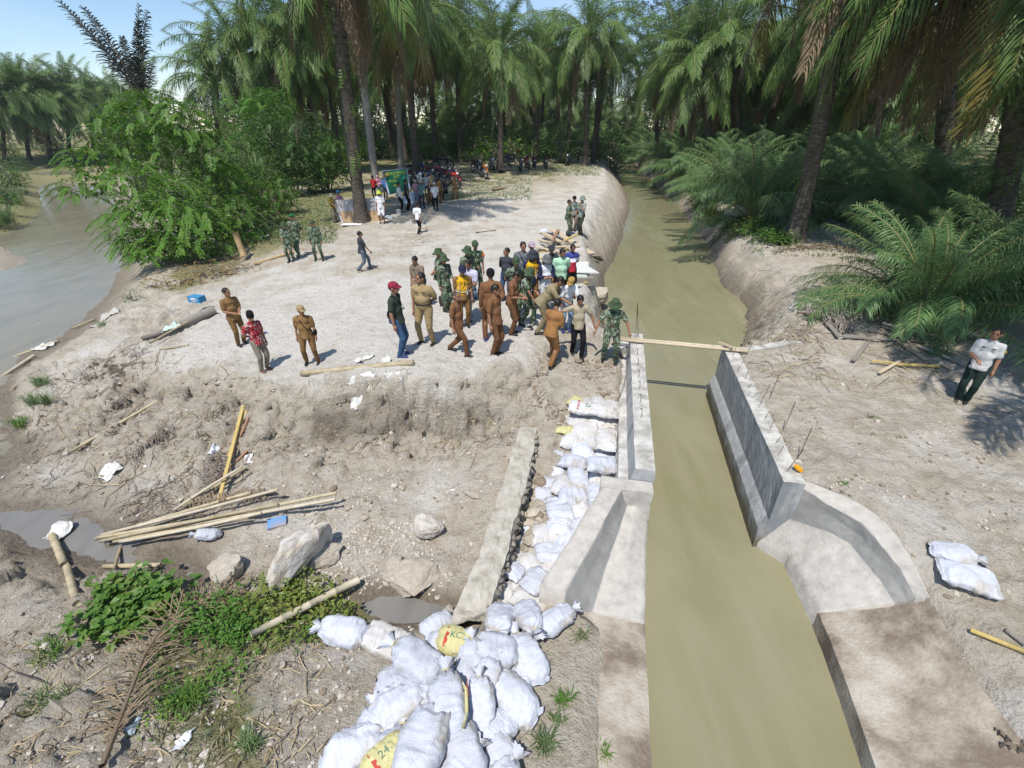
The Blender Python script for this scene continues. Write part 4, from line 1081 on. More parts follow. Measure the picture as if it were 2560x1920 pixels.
for X_, Y_, k_, s_ in ((17, 100, 1, 3.6), (20, 104, 3, 4.0), (14, 102, 1, 3.6), (23, 98, 3, 3.6), (17, 110, 1, 5.0), (25, 106, 3, 4.4), (10, 104, 1, 4.0), (30, 102, 1, 4.0), (21, 114, 3, 5.0), (13, 114, 1, 5.0)): put_bush(k_, X_, Y_, s_, 'tall green mass closing the view at the canal head')
for i in range(34):
    put_bush((1, 3)[i % 2], -62 + i * 4.4 + rs.uniform(-1, 1), rs.uniform(114, 124), rs.uniform(4.0, 6.0))
for i in range(10): palm(None, None, rs.uniform(5.5, 7), 'palm closing the view beyond the canal head', 24, 2, world=(9 + i * 1.9, rs.uniform(99, 116)), h=rs.uniform(3, 11), seed=4000 + i)
for px, py, k, s in ((1715, 490, 2, .8), (1745, 520, 0, .7), (1770, 560, 2, .5), (1735, 465, 2, .7), (1580, 404, 1, 1.4), (1610, 412, 1, 1.5), (1650, 430, 0, 1.2), (1500, 405, 2, .9), (1680, 445, 0, 1.2), (1930, 560, 0, .5), (1945, 610, 2, .3), (20, 425, 1, 2.0), (-20, 505, 0, 1.5), (30, 480, 0, 1.2), (10, 535, 2, .9), (-40, 560, 0, 1.2), (40, 460, 1, 1.3), (60, 425, 0, 1.6), (150, 410, 1, 1.4), (0, 470, 1, 2.0), (215, 412, 0, 1.6), (2150, 600, 0, .6), (2380, 640, 1, .9), (2560, 620, 1, 1.3), (2540, 560, 3, 1.5), (2440, 540, 3, 1.5), (1390, 392, 2, 1.0), (1290, 385, 2, 1.1), (1200, 380, 2, 1.0), (1110, 395, 0, .8), (1430, 398, 2, .9), (880, 455, 0, .6)):
    p = hp(px, py); put_bush(k, p[0], p[1], s, 'bush on the bank beside the young palms' if px > 1550 else None)
for i in range(64):
    y = rs.uniform(82, 112); x = rs.uniform(-46, 66)
    if 12 < x < 24 and y < 98: continue
    put_bush((1, 3)[i % 2], x, y, rs.uniform(2.2, 3.6))
# two tall forest trees beyond the plantation
for k, (px, cy, lb) in enumerate(((1640, 60, 'tall pale forest tree rising above the palms at the canal head'), (1745, 20, 'thin crowned forest tree at the right of the sky gap'))):
    Y = 135.0; r_ = pray(px, cy); t_ = Y / r_[1]; X = r_[0] * t_; zc = CAMH + r_[2] * t_
    rs2 = random.Random(k + 900); cl_ = [((rs2.uniform(-5, 5), rs2.uniform(-3, 3), zc + rs2.uniform(-7, 5)), (rs2.uniform(2, 3.2), 2.4, rs2.uniform(1.5, 2.4))) for _ in range(10)]
    shrub('forest_tree', (X, Y, .5), cl_, leafmat('leaf_far', (.10, .15, .08), (.14, .19, .11)), lb, 90, .6, 910 + k, 'tree')

# ------------------------------------------------------------------ people
def cloth(name, c, c2=None, scale=9):
    return mat('cloth_' + name, c, c2 or tuple(x * .8 for x in c), scale, .9, 1.0, 16, .15)
def pattern_mat(name, cols, scale=9.0, kind='noise'):
    """blotchy printed cloth: stepped bands of noise"""
    if name in MATS: return MATS[name]
    m = bpy.data.materials.new(name); m.use_nodes = True; n, l = m.node_tree.nodes, m.node_tree.links
    b = n['Principled BSDF']; b.inputs['Roughness'].default_value = .9; b.inputs['Specular IOR Level'].default_value = .15
    t = n.new('ShaderNodeTexCoord'); nz = n.new('ShaderNodeTexNoise'); nz.inputs['Scale'].default_value = scale; nz.inputs['Detail'].default_value = 2; nz.inputs['Distortion'].default_value = 1.6
    l.new(t.outputs['Object'], nz.inputs['Vector']); r = n.new('ShaderNodeValToRGB'); r.color_ramp.interpolation = 'CONSTANT'
    e = r.color_ramp.elements; N = len(cols)
    e[0].position = 0; e[0].color = (*cols[0], 1); e[1].position = .34 + .0; e[1].color = (*cols[1], 1)
    for k in range(2, N):
        q = e.new(.34 + .34 * (k - 1) / (N - 1)); q.color = (*cols[k], 1)
    l.new(nz.outputs['Fac'], r.inputs[0]); l.new(r.outputs[0], b.inputs['Base Color']); MATS[name] = m; return m
camo = pattern_mat('cloth_camouflage', [(.012, .014, .012), (.05, .14, .075), (.02, .05, .025), (.12, .06, .045), (.06, .17, .09), (.40, .42, .34), (.012, .02, .014)], 8.5)
camo_cap = pattern_mat('cloth_camouflage_hat', [(.02, .03, .02), (.04, .11, .05), (.03, .08, .035), (.09, .06, .04), (.06, .14, .07), (.03, .06, .03)], 16)
batik = pattern_mat('cloth_batik', [(.42, .38, .34), (.38, .02, .03), (.42, .02, .03), (.06, .02, .04), (.45, .03, .04), (.6, .5, .48), (.30, .25, .22)], 8)
jersey = pattern_mat('cloth_jersey', [(.75, .75, .7), (.6, .38, .03), (.55, .34, .03), (.02, .04, .02), (.03, .08, .03), (.6, .4, .04)], 5)
def stripe_mat(name, stops):
    """horizontal bands up the shirt, heights in metres of the wearer's own axes"""
    m = bpy.data.materials.new(name); m.use_nodes = True; n, l = m.node_tree.nodes, m.node_tree.links
    b = n['Principled BSDF']; b.inputs['Roughness'].default_value = .9
    t = n.new('ShaderNodeTexCoord'); s = n.new('ShaderNodeSeparateXYZ'); l.new(t.outputs['Object'], s.inputs[0])
    mr = n.new('ShaderNodeMapRange'); mr.inputs['From Min'].default_value = .7; mr.inputs['From Max'].default_value = 1.6; l.new(s.outputs['Z'], mr.inputs[0])
    r = n.new('ShaderNodeValToRGB'); r.color_ramp.interpolation = 'CONSTANT'; e = r.color_ramp.elements
    for k, (z, c) in enumerate(stops):
        ps = max(0, (z - .7) / .9)
        if k == 0: e[0].position = ps; e[0].color = (*c, 1)
        elif k == len(stops) - 1: e[len(e) - 1].position = ps; e[len(e) - 1].color = (*c, 1)
        else: q = e.new(ps); q.color = (*c, 1)
    l.new(mr.outputs[0], r.inputs[0]); l.new(r.outputs[0], b.inputs['Base Color']); MATS[name] = m; return m
C = dict(
    brown=cloth('brown', (.215, .105, .052)), orange=cloth('ochre_brown', (.31, .155, .06)), khaki=cloth('khaki', (.25, .145, .06)), tan=cloth('tan', (.36, .27, .14)), beige=cloth('beige', (.42, .36, .26)),
    olive=cloth('olive_tan', (.30, .25, .15)), taupe=cloth('taupe', (.24, .18, .135)), dgreen=cloth('dark_green', (.045, .06, .05)), jeans=cloth('denim', (.05, .10, .19)), ljeans=cloth('light_denim', (.18, .28, .42)), black=cloth('black', (.012, .012, .015)),
    navy=cloth('navy', (.025, .03, .07)), grey=cloth('grey', (.16, .17, .19)), dgrey=cloth('charcoal', (.05, .055, .07)), white=cloth('white', (.78, .78, .80)), lav=cloth('lavender', (.58, .58, .72)), mint=cloth('mint', (.42, .66, .48)),
    yellow=cloth('vest_yellow', (.75, .42, .02)), red=cloth('red', (.50, .03, .03)), pink=cloth('pink', (.62, .30, .38)), blue=cloth('blue', (.08, .20, .45)), teal=cloth('teal', (.14, .24, .25)), sage=cloth('sage_grey', (.26, .30, .28)),
    maroon=cloth('maroon', (.28, .03, .06)), dkolive=cloth('dark_olive', (.06, .065, .045)), dkgreenp=cloth('dark_green_trousers', (.018, .035, .03)), taupep=cloth('grey_taupe', (.24, .21, .17)), lime=cloth('lime', (.55, .75, .08)), mustard=cloth('mustard', (.42, .26, .08)),
    skyblue=cloth('sky_blue', (.12, .42, .70)), green=cloth('beret_green', (.02, .16, .05)), ltgrey=cloth('light_grey', (.55, .55, .55)), silver=mat('reflective_tape', (.55, .56, .58), (.5, .5, .5), 5, .4), bluegrey=cloth('blue_grey', (.22, .28, .34)), denimgrey=cloth('grey_denim', (.12, .15, .20)), camo=camo, batik=batik, jersey=jersey,
    polo3=stripe_mat('cloth_striped', [(.7, (.45, .02, .04)), (1.16, (.70, .68, .80)), (1.29, (.04, .05, .24))]), raglan=cloth('raglan_white', (.70, .70, .74)), camohat=camo_cap, pinkcap=cloth('faded_pink', (.45, .35, .42)), greyhat=cloth('grey_hat', (.16, .17, .16)), grnhat=cloth('sage_hat', (.22, .27, .24)))
skin_m = [mat('skin_%d' % k, c, tuple(x * .88 for x in c), 12, .6, .1, 50, .35) for k, c in enumerate(((.33, .17, .10), (.25, .12, .07), (.38, .20, .12), (.2, .1, .06)))]
hair_m = mat('hair', (.012, .010, .009), (.02, .017, .015), 30, .5)
shoe_m = mat('shoe_black', (.015, .015, .016), (.03, .03, .03), 10, .4)
shoe_t = mat('sandal', (.18, .10, .06), (.12, .07, .05), 10, .8)
shoe_b = mat('sneaker', (.03, .04, .13), (.05, .06, .18), 10, .7)
eye_m = mat('eye_dark', (.02, .015, .012), (.03, .02, .015), 10, .4)
lip_m = mat('lips', (.22, .08, .06), (.18, .07, .05), 10, .6)
belt_m = mat('belt', (.02, .015, .012), (.03, .02, .02), 10, .5)

ARM = {'down': ((.17, .04, -1), (.05, -.16, -1)), 'behind': ((.30, .32, -.9), (-.8, .38, -.42)), 'folded': ((.18, -.30, -.95), (-.95, -.42, .05)), 'front': ((.14, -.18, -1), (-.55, -.85, -.15)),
       'out': ((.55, -.05, -.85), (.32, -.25, -.92)), 'reach': ((.15, -.75, -.6), (.0, -.92, -.35)), 'low': ((.12, -.5, -.85), (-.1, -.55, -.85)), 'mouth': ((.35, -.55, -.75), (-.5, -.3, .85)), 'hip': ((.62, .25, -.75), (-.72, -.25, -.5)),
       'side': ((.95, -.1, -.25), (.85, -.35, -.05)), 'swingf': ((.14, -.4, -.9), (.0, -.6, -.8)), 'swingb': ((.14, .4, -.9), (.05, .2, -1)), 'hold': ((.12, -.25, -1), (-.1, -.9, .25))}
def remesh(mb, mats, vox, smooth, noise_amp=0, seed=0):
    me = mb.mesh('m', [], True)
    me = apply_mods(me, [('REMESH', dict(mode='VOXEL', voxel_size=vox, use_smooth_shade=True))] + ([('SMOOTH', dict(iterations=smooth, factor=.5))] if smooth else []), mats)
    if noise_amp: jitter_mesh(me, noise_amp, 9, seed, 2)
    return me
def trouser_mat(k):
    m = C[k]
    if k in ('brown', 'orange', 'khaki', 'tan', 'olive'):
        c = {'brown': (.16, .078, .038), 'orange': (.26, .13, .05), 'khaki': (.20, .115, .046), 'tan': (.31, .23, .12), 'olive': (.25, .205, .125)}[k]
        return cloth(k + '_trousers', c)
    return m
PEOPLE = []
def person(label, feet, head=None, face=0, shirt='brown', pants='brown', arms=('down', 'down'), lean=0, legs='stand', hat=None, hatm=None, sleeve='short', tuck=False, build=1.0, skin=0, shoes=None, hd=(0, 0), vest=False, shorts=False, h=None, bag=None, group=None, fine=True, extras=(), sleevem=None, dz=0.0, lanyard=False, bald=False):
    idx = len(PEOPLE)
    g = hit(*feet); rs = random.Random(idx * 31 + 5)
    if h is None:
        rr_ = pray(*head); d = math.hypot(g[0], g[1]); tt_ = d / math.hypot(rr_[0], rr_[1]); h = min(1.86, max(1.50, CAMH + rr_[2] * tt_ - g[2]))
    s = h / 1.72
    root = empty('person', (g[0], g[1], g[2] + dz - .01), R(face)); PEOPLE.append(root)
    tag(root, label, 'person', group)
    vox = .0155 if fine else .025; voc = .023 if fine else .032
    V = Vector
    # joints (metres for a 1.72 m figure, facing -y)
    pel = V((0, 0, .93)); feetL = {'stand': ((.10, .02), (-.10, -.02)), 'wide': ((.16, 0), (-.16, .03)), 'stride': ((.07, -.30), (-.08, .30)), 'stride2': ((.08, .28), (-.07, -.28)), 'step': ((.08, -.22), (-.10, .10)), 'close': ((.075, 0), (-.075, .02)), 'sit': ((.14, -.42), (-.14, -.40)), 'squat': ((.16, -.16), (-.16, -.14))}[legs]
    if legs in ('stride', 'stride2'): pel.z = .885
    if legs == 'step': pel.z = .90
    if legs == 'sit': pel.z = .46
    if legs == 'squat': pel.z = .30
    la = R(lean + (18 if legs == 'squat' else 0)); Rt = Matrix.Rotation(la, 3, 'X')            # bend forward about the hips
    def tor(p): return pel + Rt @ V(p)
    w = build
    chest, neck0, neck1 = tor((0, 0, .38)), tor((0, .0, .53)), tor((0, -.015, .60))
    Rh = (Rt @ Matrix.Rotation(R(hd[0]), 3, 'Z') @ Matrix.Rotation(R(hd[1]) - la * .45, 3, 'X')) * 1.1
    hc = neck1 + Rh @ V((0, -.012, .085))
    body, top, low = MB(), MB(), MB()
    # legs
    ank = []
    for k, sd in enumerate((1, -1)):
        hip = pel + V((.092 * sd * w, 0, -.03)); an = V((feetL[k][0], feetL[k][1], .085))
        if legs.startswith('stride') and feetL[k][1] > 0: an.z = .13
        d = an - hip; L1, L2 = .435, .425; D = min(d.length, L1 + L2 - .004); a = (L1 * L1 - L2 * L2 + D * D) / (2 * D); hh = math.sqrt(max(0, L1 * L1 - a * a))
        fwd = V((.12 * sd, -1, 0)); dn = d.normalized(); fwd = (fwd - dn * fwd.dot(dn)).normalized()
        kn = hip + dn * a + fwd * hh; an = hip + dn * D; ank.append(an)
        body.cap(hip, .072, kn, .048); body.cap(kn, .05, an, .034); body.ell(kn.lerp(an, .3) + V((0, .02, 0)), (.05, .052, .11))
        body.cap(an + V((0, .02, -.04)), .03, an + V((0, -.13, -.055)), .026)
        if shorts:
            low.cap(hip, .108 * w, hip.lerp(kn, .98), .085)
        else:
            low.cap(hip, .105 * w, kn, .077); low.cap(kn, .077, an + V((0, .0, -.005)), .064); low.ell(an + V((0, -.005, .02)), (.068, .072, .05))
        tw = V((.06 * sd, 0, 0)); sh = MB()
        if shoes != 'bare':
            sh.ell(an + V((0, .01, -.035)), (.045, .06, .055)); sh.ell(an + V((.008 * sd, -.095, -.052)), (.048, .105, .034)); sh.box(an + V((.005 * sd, -.05, -.078)), (.085, .255, .016))
            if shoes == 'boot': sh.cap(an + V((0, .01, -.02)), .056, an + V((0, .01, .13)), .06)
            me = remesh(sh, {'sandal': shoe_t, 'sneaker': shoe_b}.get(shoes, shoe_m), .014, 2); link('shoe', me, root, None, None, s)
    low.ell(pel + V((0, .01, .02)), (.165 * w, .125 * w, .13)); low.ell(pel + V((0, .05, -.04)), (.14 * w, .10, .11))
    # torso
    body.ell(tor((0, 0, .06)), (.14, .10, .14), Rt); body.ell(tor((0, 0, .24)), (.135, .095, .16), Rt); body.ell(chest, (.155, .10, .14), Rt)
    hem = .05 if tuck else -.11
    top.ell(chest + Rt @ V((0, .005, .01)), (.185 * w, .128 * w, .165), Rt); top.ell(tor((0, -.02 * w, .20)), (.165 * w, .135 * w ** 1.5, .17), Rt); top.ell(tor((0, -.01, .05)), (.172 * w, .135 * w, .13 if tuck else .15), Rt)
    if not tuck: top.tube([tor((0, 0, .14)), tor((0, 0, .02)), tor((0, 0, hem + .01)), tor((0, 0, hem))], [.15 * w, .172 * w, .192 * w, .190 * w], 18, True, 0, .80)
    top.cap(tor((.135, 0, .475)), .060, tor((-.135, 0, .475)), .060); top.cap(tor((0, 0, .47)), .085, tor((0, -.005, .53)), .068)
    # neck, head, face
    body.cap(tor((0, 0, .46)), .058, hc + Rh @ V((0, .01, -.05)), .052)
    body.ell(hc + Rh @ V((0, .008, .015)), (.076, .095, .10), Rh); body.ell(hc + Rh @ V((0, -.022, -.045)), (.058, .068, .065), Rh)
    body.ell(hc + Rh @ V((0, -.105, -.012)), (.014, .018, .026), Rh); body.ell(hc + Rh @ V((0, -.085, -.05)), (.03, .018, .012), Rh)
    for sd in (1, -1): body.ell(hc + Rh @ V((.080 * sd, .01, -.005)), (.012, .022, .033), Rh)
    # arms and hands
    hands = []
    for k, sd in enumerate((1, -1)):
        A = ARM[arms[k]]; ua = V((A[0][0] * sd, A[0][1], A[0][2])).normalized(); fa = V((A[1][0] * sd, A[1][1], A[1][2])).normalized()
        Rl = Matrix.Rotation(la * .5, 3, 'X') if arms[k] in ('down', 'behind', 'folded', 'front', 'hip') else Matrix.Identity(3)
        ua, fa = Rl @ ua, Rl @ fa
        sh_ = tor((.178 * w ** .6 * sd, 0, .455))
        el = sh_ + ua * .285; wr = el + fa * .25
        body.cap(sh_, .05, el, .039); body.cap(el, .042, wr, .028)
        side_ = fa.cross(V((0, -1, 0) if abs(fa.y) < .8 else (1, 0, 0))).normalized()
        if side_.dot(V((sd, 0, 0))) < 0: side_ = -side_
        thumb_d = (V((0, -1, 0)) - fa * fa.dot(V((0, -1, 0))))
        thumb_d = thumb_d.normalized() if thumb_d.length > .1 else V((-sd, 0, 0))
        palm_ = wr + fa * .05
        body.cap(wr, .027, palm_, .034); body.ell(palm_ + fa * .02, (.038, .038, .045))
        curl = -side_
        for q in range(4):
            fb = palm_ + fa * .05 + thumb_d * (.033 - .022 * q); ln = (.040, .045, .042, .033)[q]
            m1 = fb + fa * ln + curl * .008; body.cap(fb, .0105, m1, .0098, 6); body.cap(m1, .0098, m1 + (fa * .6 + curl * .7).normalized() * ln * .8, .0085, 6)
        tb = palm_ - fa * .01 + thumb_d * .036; body.cap(tb, .012, tb + (thumb_d * .6 + fa * .8).normalized() * .045, .0095, 6)
        hands.append(palm_ + fa * .05)
        if sleeve == 'short': top.cap(sh_ + V((0, 0, .005)), .074, sh_.lerp(el, .72), .070)
        elif sleeve == 'long': top.cap(sh_, .072, el, .058); top.cap(el, .058, el.lerp(wr, .96), .046)
        elif sleeve == 'none': top.cap(sh_ - ua * .01, .066, sh_ + ua * .03, .066)
        if sleeve == 'long2':
            sl = MB(); sl.cap(sh_, .076, el, .060); sl.cap(el, .060, el.lerp(wr, .96), .047); link('sleeve', remesh(sl, C[sleevem], voc, 3), root, None, None, s)
            top.cap(sh_, .06, sh_.lerp(el, .1), .06)
    link('body', remesh(body, skin_m[skin], vox, 1), root, None, None, s)
    lm = remesh(low, trouser_mat(pants), voc, 5, .008, idx); link('shorts' if shorts else 'trousers', lm, root, None, None, s)
    tm = remesh(top, C[shirt], voc, 5, .010, idx + 3); shirt_o = link('shirt', tm, root, None, None, s)
    if tuck:
        bt = MB(); ring = [pel + V((math.cos(a) * .168 * w, math.sin(a) * .138 * w, .105)) for a in np.linspace(0, 6.2832, 25)]
        bt.tube(ring, .018, 5, False); bt.build('belt', belt_m, root).scale = (s,) * 3
    # collar
    if shirt not in ('camo',) and sleeve == 'short':
        cb = MB()
        for sd in (1, -1):
            p0 = tor((.0, .055, .565)); p1 = tor((.072 * sd, -.01, .545)); p2 = tor((.03 * sd, -.085, .515))
            cb.tube([p0, p1, p2], [.014, .018, .016], 5)
        cb.build('collar', C[shirt], root).scale = (s,) * 3
    # eyes and mouth
    fc = MB()
    for sd in (1, -1): fc.ell(hc + Rh @ V((.030 * sd, -.083, .012)), (.014, .010, .008), Rh, 8, 5)
    for sd in (1, -1): fc.ell(hc + Rh @ V((.032 * sd, -.087, .030)), (.020, .008, .005), Rh, 8, 4)
    o = fc.build('eyes', eye_m, root); o.scale = (s,) * 3
    mo = MB(); mo.ell(hc + Rh @ V((0, -.088, -.057)), (.024, .008, .007), Rh, 8, 5); o = mo.build('mouth', lip_m, root); o.scale = (s,) * 3
    # hair
    if hat != 'hijab':
        hb = MB()
        if bald: hb.ell(hc + Rh @ V((0, .016, .022)), (.0775, .0935, .0985), Rh, 16, 10)
        else: hb.ell(hc + Rh @ V((0, .022, .028)), (.084, .098, .098), Rh, 16, 10)
        o = hb.build('hair', mat('hair_cropped', (.07, .055, .045), (.05, .04, .035), 30, .8) if bald else hair_m, root); o.scale = (s,) * 3
        jitter_mesh(o.data, .006, 30, idx)
    # headwear
    if hat:
        ht = MB(); hm = C[hatm] if hatm else hair_m
        T = lambda p: hc + Rh @ V(p)
        if hat in ('cap', 'fieldcap'):
            ht.ell(T((0, .012, .045)), (.092, .108, .088 if hat == 'cap' else .095), Rh, 16, 10)
            vis = []
            for j in range(9):
                a = math.pi * (j / 8) ; vis.append((math.cos(a) * .078, -.075 - math.sin(a) * .085 * (1 if hat == 'cap' else .8), .035 - .012 * math.sin(a)))
            base_ = [(math.cos(math.pi * j / 8) * .082, -.055 - math.sin(math.pi * j / 8) * .03, .048) for j in range(9)]
            n_ = len(vis); Vv = [T(p) for p in vis] + [T(p) for p in base_] + [T((p[0], p[1], p[2] - .008)) for p in vis] + [T((p[0], p[1], p[2] - .01)) for p in base_]
            Ff = [(j, j + 1, n_ + j + 1, n_ + j) for j in range(n_ - 1)] + [(2 * n_ + j + 1, 2 * n_ + j, 3 * n_ + j, 3 * n_ + j + 1) for j in range(n_ - 1)] + [(j + 1, j, 2 * n_ + j, 2 * n_ + j + 1) for j in range(n_ - 1)]
            ht.add(Vv, Ff)
        elif hat in ('bucket', 'jungle'):
            big = .165 if hat == 'jungle' else .15
            prof = [(0, .135), (.05, .132), (.082, .118), (.095, .075), (.100, .028), (big * .8, .008), (big, -.022), (big - .004, -.028), (big * .8, .0), (.096, .018)]
            N = 20; Vv, Ff = [], []
            for (r_, z_) in prof:
                for j in range(N):
                    a = 2 * math.pi * j / N; wv = .012 * math.sin(2 * a + idx) * max(0, (r_ - .1)) / .05
                    Vv.append(T((r_ * math.cos(a) * .96, .01 + r_ * math.sin(a) * 1.08, z_ + wv)))
            for i in range(len(prof) - 1):
                for j in range(N): Ff.append((i * N + j, i * N + (j + 1) % N, (i + 1) * N + (j + 1) % N, (i + 1) * N + j))
            ht.add(Vv, Ff)
        elif hat == 'peci':
            prof = [(.0, .145), (.078, .143), (.084, .135), (.092, .035)]; N = 18; Vv, Ff = [], []
            for (r_, z_) in prof:
                for j in range(N):
                    a = 2 * math.pi * j / N; Vv.append(T((r_ * math.cos(a) * .94, .012 + r_ * math.sin(a) * 1.14, z_)))
            for i in range(len(prof) - 1):
                for j in range(N): Ff.append((i * N + j, i * N + (j + 1) % N, (i + 1) * N + (j + 1) % N, (i + 1) * N + j))
            ht.add(Vv, Ff)
        elif hat == 'beret':
            ht.ell(T((.02, .01, .07)), (.11, .125, .05), Rh, 14, 8); ht.ell(T((0, .012, .05)), (.088, .104, .05), Rh, 14, 8)
        elif hat == 'hijab':
            ht.ell(T((0, .025, .012)), (.10, .108, .125), Rh, 14, 10); ht.cap(T((0, .03, -.06)), .09, tor((0, .0, .44)), .17, 14); ht.ell(tor((0, -.03, .40)), (.19, .14, .12), Rt)
        o = link('hat' if hat != 'hijab' else 'headscarf', ht.mesh('hat', hm, True), root, None, None, s)
    if vest:
        vb = MB(); vb.ell(chest + Rt @ V((0, 0, .0)), (.198 * w, .140 * w, .165), Rt); vb.ell(tor((0, -.02, .20)), (.178 * w, .148 * w, .17), Rt); vb.cap(tor((0, 0, .12)), .160 * w, tor((0, 0, .03)), .162 * w, 14)
        for sd in (1, -1): vb.cap(tor((.10 * sd, 0, .50)), .052, tor((.13 * sd, 0, .42)), .07)
        vo = link('vest', remesh(vb, C['yellow'], voc, 4, .006, idx + 9), root, None, None, s)
        tb = MB()
        for sd in (1, -1):
            tb.tube([tor((.09 * sd, -.150 * w, .36)), tor((.10 * sd, -.172 * w, .22)), tor((.10 * sd, -.170 * w, .06))], .014, 5)
        zz = .13; ring = [tor((math.cos(a) * .186 * w, -.012 + math.sin(a) * .160 * w, zz)) for a in np.linspace(0, 6.2832, 25)]
        tb.tube(ring, .012, 5, False)
        link('reflective_tape', tb.mesh('tape', C['silver'], True), vo)
    if lanyard:
        lb = MB(); lb.tube([tor((.075, -.03, .53)), tor((.05, -.14 * w, .38)), tor((0, -.165 * w, .24)), tor((-.05, -.14 * w, .38)), tor((-.075, -.03, .53))], .009, 5, False)
        lb.build('lanyard', C['black'], root).scale = (s,) * 3
    if bag:
        # bag: ('front'|'back'|'side', colour)
        bb = MB(); where, bc = bag; y_ = {'front': -.185 * w, 'back': .17 * w, 'side': .02}[where]; x_ = {'front': .03, 'back': .03, 'side': .22 * w}[where]; z_ = {'front': .28, 'back': .06, 'side': .02}[where]
        bb.ell(tor((x_, y_, z_)), (.05 if where == 'side' else .10, .10 if where == 'side' else .05, .11), Rt, 12, 8)
        bo = bb.build('sling_bag', C[bc], root); bo.scale = (s,) * 3
        sb = MB(); sb.tube([tor((-.12, -.02, .545)), tor((-.03, -.155 * w, .38)), tor((.10 * (1 if where != 'front' else .6), -.17 * w, .2)), tor((x_, y_ * .95, z_ + .05))], .012, 5)
        sb.tube([tor((-.12, -.0, .545)), tor((-.03, .15 * w, .36)), tor((.12, .155 * w, .18)), tor((x_, y_ * .9 + .02, z_ + .05))], .012, 5)
        sb.build('strap', C[bc], bo)
    for ex in extras:
        if ex == 'watch':
            pass
        if ex == 'badge':
            eb = MB(); eb.box(tor((.085, -.135 * w, .40)), (.06, .012, .02), Rt); eb.box(tor((-.085, -.135 * w, .40)), (.06, .012, .02), Rt); eb.build('name_tag', C['black'], root).scale = (s,) * 3
        if ex == 'patch':
            eb = MB(); eb.box(tor((.268 * w, -.005, .36)), (.014, .05, .06), Rt); eb.build('arm_patch', C['yellow'], root).scale = (s,) * 3
        if ex == 'orange':
            eb = MB(); eb.ell(tor((.245 * w, 0, .38)), (.052, .085, .085), Rt, 10, 7); eb.build('arm_band', mat('cloth_orange', (.65, .18, .03), (.5, .14, .03)), root).scale = (s,) * 3
    return dict(root=root, s=s, hands=[root.matrix_basis @ (p * s) for p in hands], tor=tor, chest=chest)

G1 = 'officials standing at the canal bank'
# --- group on the bank
person('man in a maroon cap, dark green polo and jeans with a black sling bag', (1003, 888), (1017, 705), 80, 'dgreen', 'jeans', ('down', 'down'), hat='cap', hatm='maroon', bag=('back', 'black'), shoes='sneaker')
person('officer in tan shirt and trousers with dark belt holding a phone', (1068, 858), (1060, 683), -12, 'tan', 'tan', ('behind', 'down'), tuck=True, build=1.14, hd=(-38, 0), extras=('badge',), legs='wide')
person('cropped-haired man in brown uniform walking to the right', (1146, 884), (1159, 725), 70, 'brown', 'brown', ('swingb', 'down'), legs='stride2', build=1.08, bald=True, extras=('patch',))
person('man in brown uniform facing right at the very front edge of the bank', (1238, 886), (1243, 713), 62, 'brown', 'brown', ('down', 'down'), legs='close', build=1.05, hd=(15, 12))
person('broad man in long-sleeved brown uniform and black cap seen from behind', (1230, 848), (1211, 675), 190, 'brown', 'brown', ('down', 'behind'), sleeve='long', hat='cap', hatm='black', build=1.15, shoes='sneaker', legs='wide')
person('man in brown uniform with bowed head between the soldiers', (1279, 834), (1287, 676), 75, 'brown', 'brown', ('front', 'front'), hd=(0, 30), lean=6, build=1.06)
person('person in yellow safety vest and dark cap, brown sleeves, at the left of the crowd', (1162, 816), (1140, 665), 10, 'khaki', 'khaki', ('down', 'down'), hat='cap', hatm='navy', vest=True, lanyard=True, hd=(10, 12))
person('soldier in camouflage and jungle hat, front one of the left pair', (1117, 776), (1113, 638), 50, 'camo', 'camo', ('front', 'down'), hat='jungle', hatm='camohat', shoes='boot', sleeve='long')
person('soldier with an orange arm band behind the left pair', (1104, 762), (1108, 623), 95, 'camo', 'camo', ('behind', 'behind'), hat='jungle', hatm='camohat', shoes='boot', extras=('orange',))
person('soldier in jungle hat standing right of the left pair', (1172, 756), (1170, 617), 40, 'camo', 'camo', ('front', 'down'), hat='jungle', hatm='camohat', shoes='boot', sleeve='long', hd=(20, 15))
person('soldier in field cap with orange sleeve, farthest back of the soldiers', (1192, 742), (1183, 604), 20, 'camo', 'camo', ('down', 'front'), hat='fieldcap', hatm='camohat', shoes='boot', extras=('orange',))
person('man in pale lavender shirt with a dark chest bag and sunglasses', (1180, 796), (1180, 646), -30, 'lav', 'ljeans', ('front', 'front'), bag=('front', 'dgrey'), hd=(0, 22), legs='step', shoes='sneaker')
person('man in taupe shirt with a brown shoulder strap at the back left', (1052, 772), (1046, 640), -20, 'taupe', 'taupep', ('front', 'down'), bag=('side', 'dgreen'), hd=(-10, 25))
person('man in charcoal long-sleeved shirt with hands behind his back', (1268, 752), (1262, 621), -25, 'dgrey', 'jeans', ('behind', 'behind'), sleeve='long', build=1.15, hd=(-30, 0))
person('man in grey printed t-shirt with a black cross strap', (1306, 750), (1309, 606), 0, 'grey', 'dgrey', ('down', 'behind'), bag=('side', 'black'), build=1.08, hd=(15, 5))
person('man in a faded pink cap half hidden behind the grey t-shirt', (1326, 744), (1323, 607), 20, 'dgrey', 'black', ('down', 'down'), hat='cap', hatm='pinkcap')
person('man in yellow safety vest and dark bucket hat with navy sleeves', (1328, 772), (1325, 627), 5, 'navy', 'khaki', ('down', 'down'), sleeve='long', hat='bucket', hatm='dgrey', vest=True, lanyard=True, build=1.08, hd=(10, 15))
person('soldier in field cap standing left of the yellow vest man', (1288, 792), (1281, 644), 15, 'camo', 'camo', ('behind', 'behind'), hat='fieldcap', hatm='camohat', shoes='boot', hd=(0, 15))
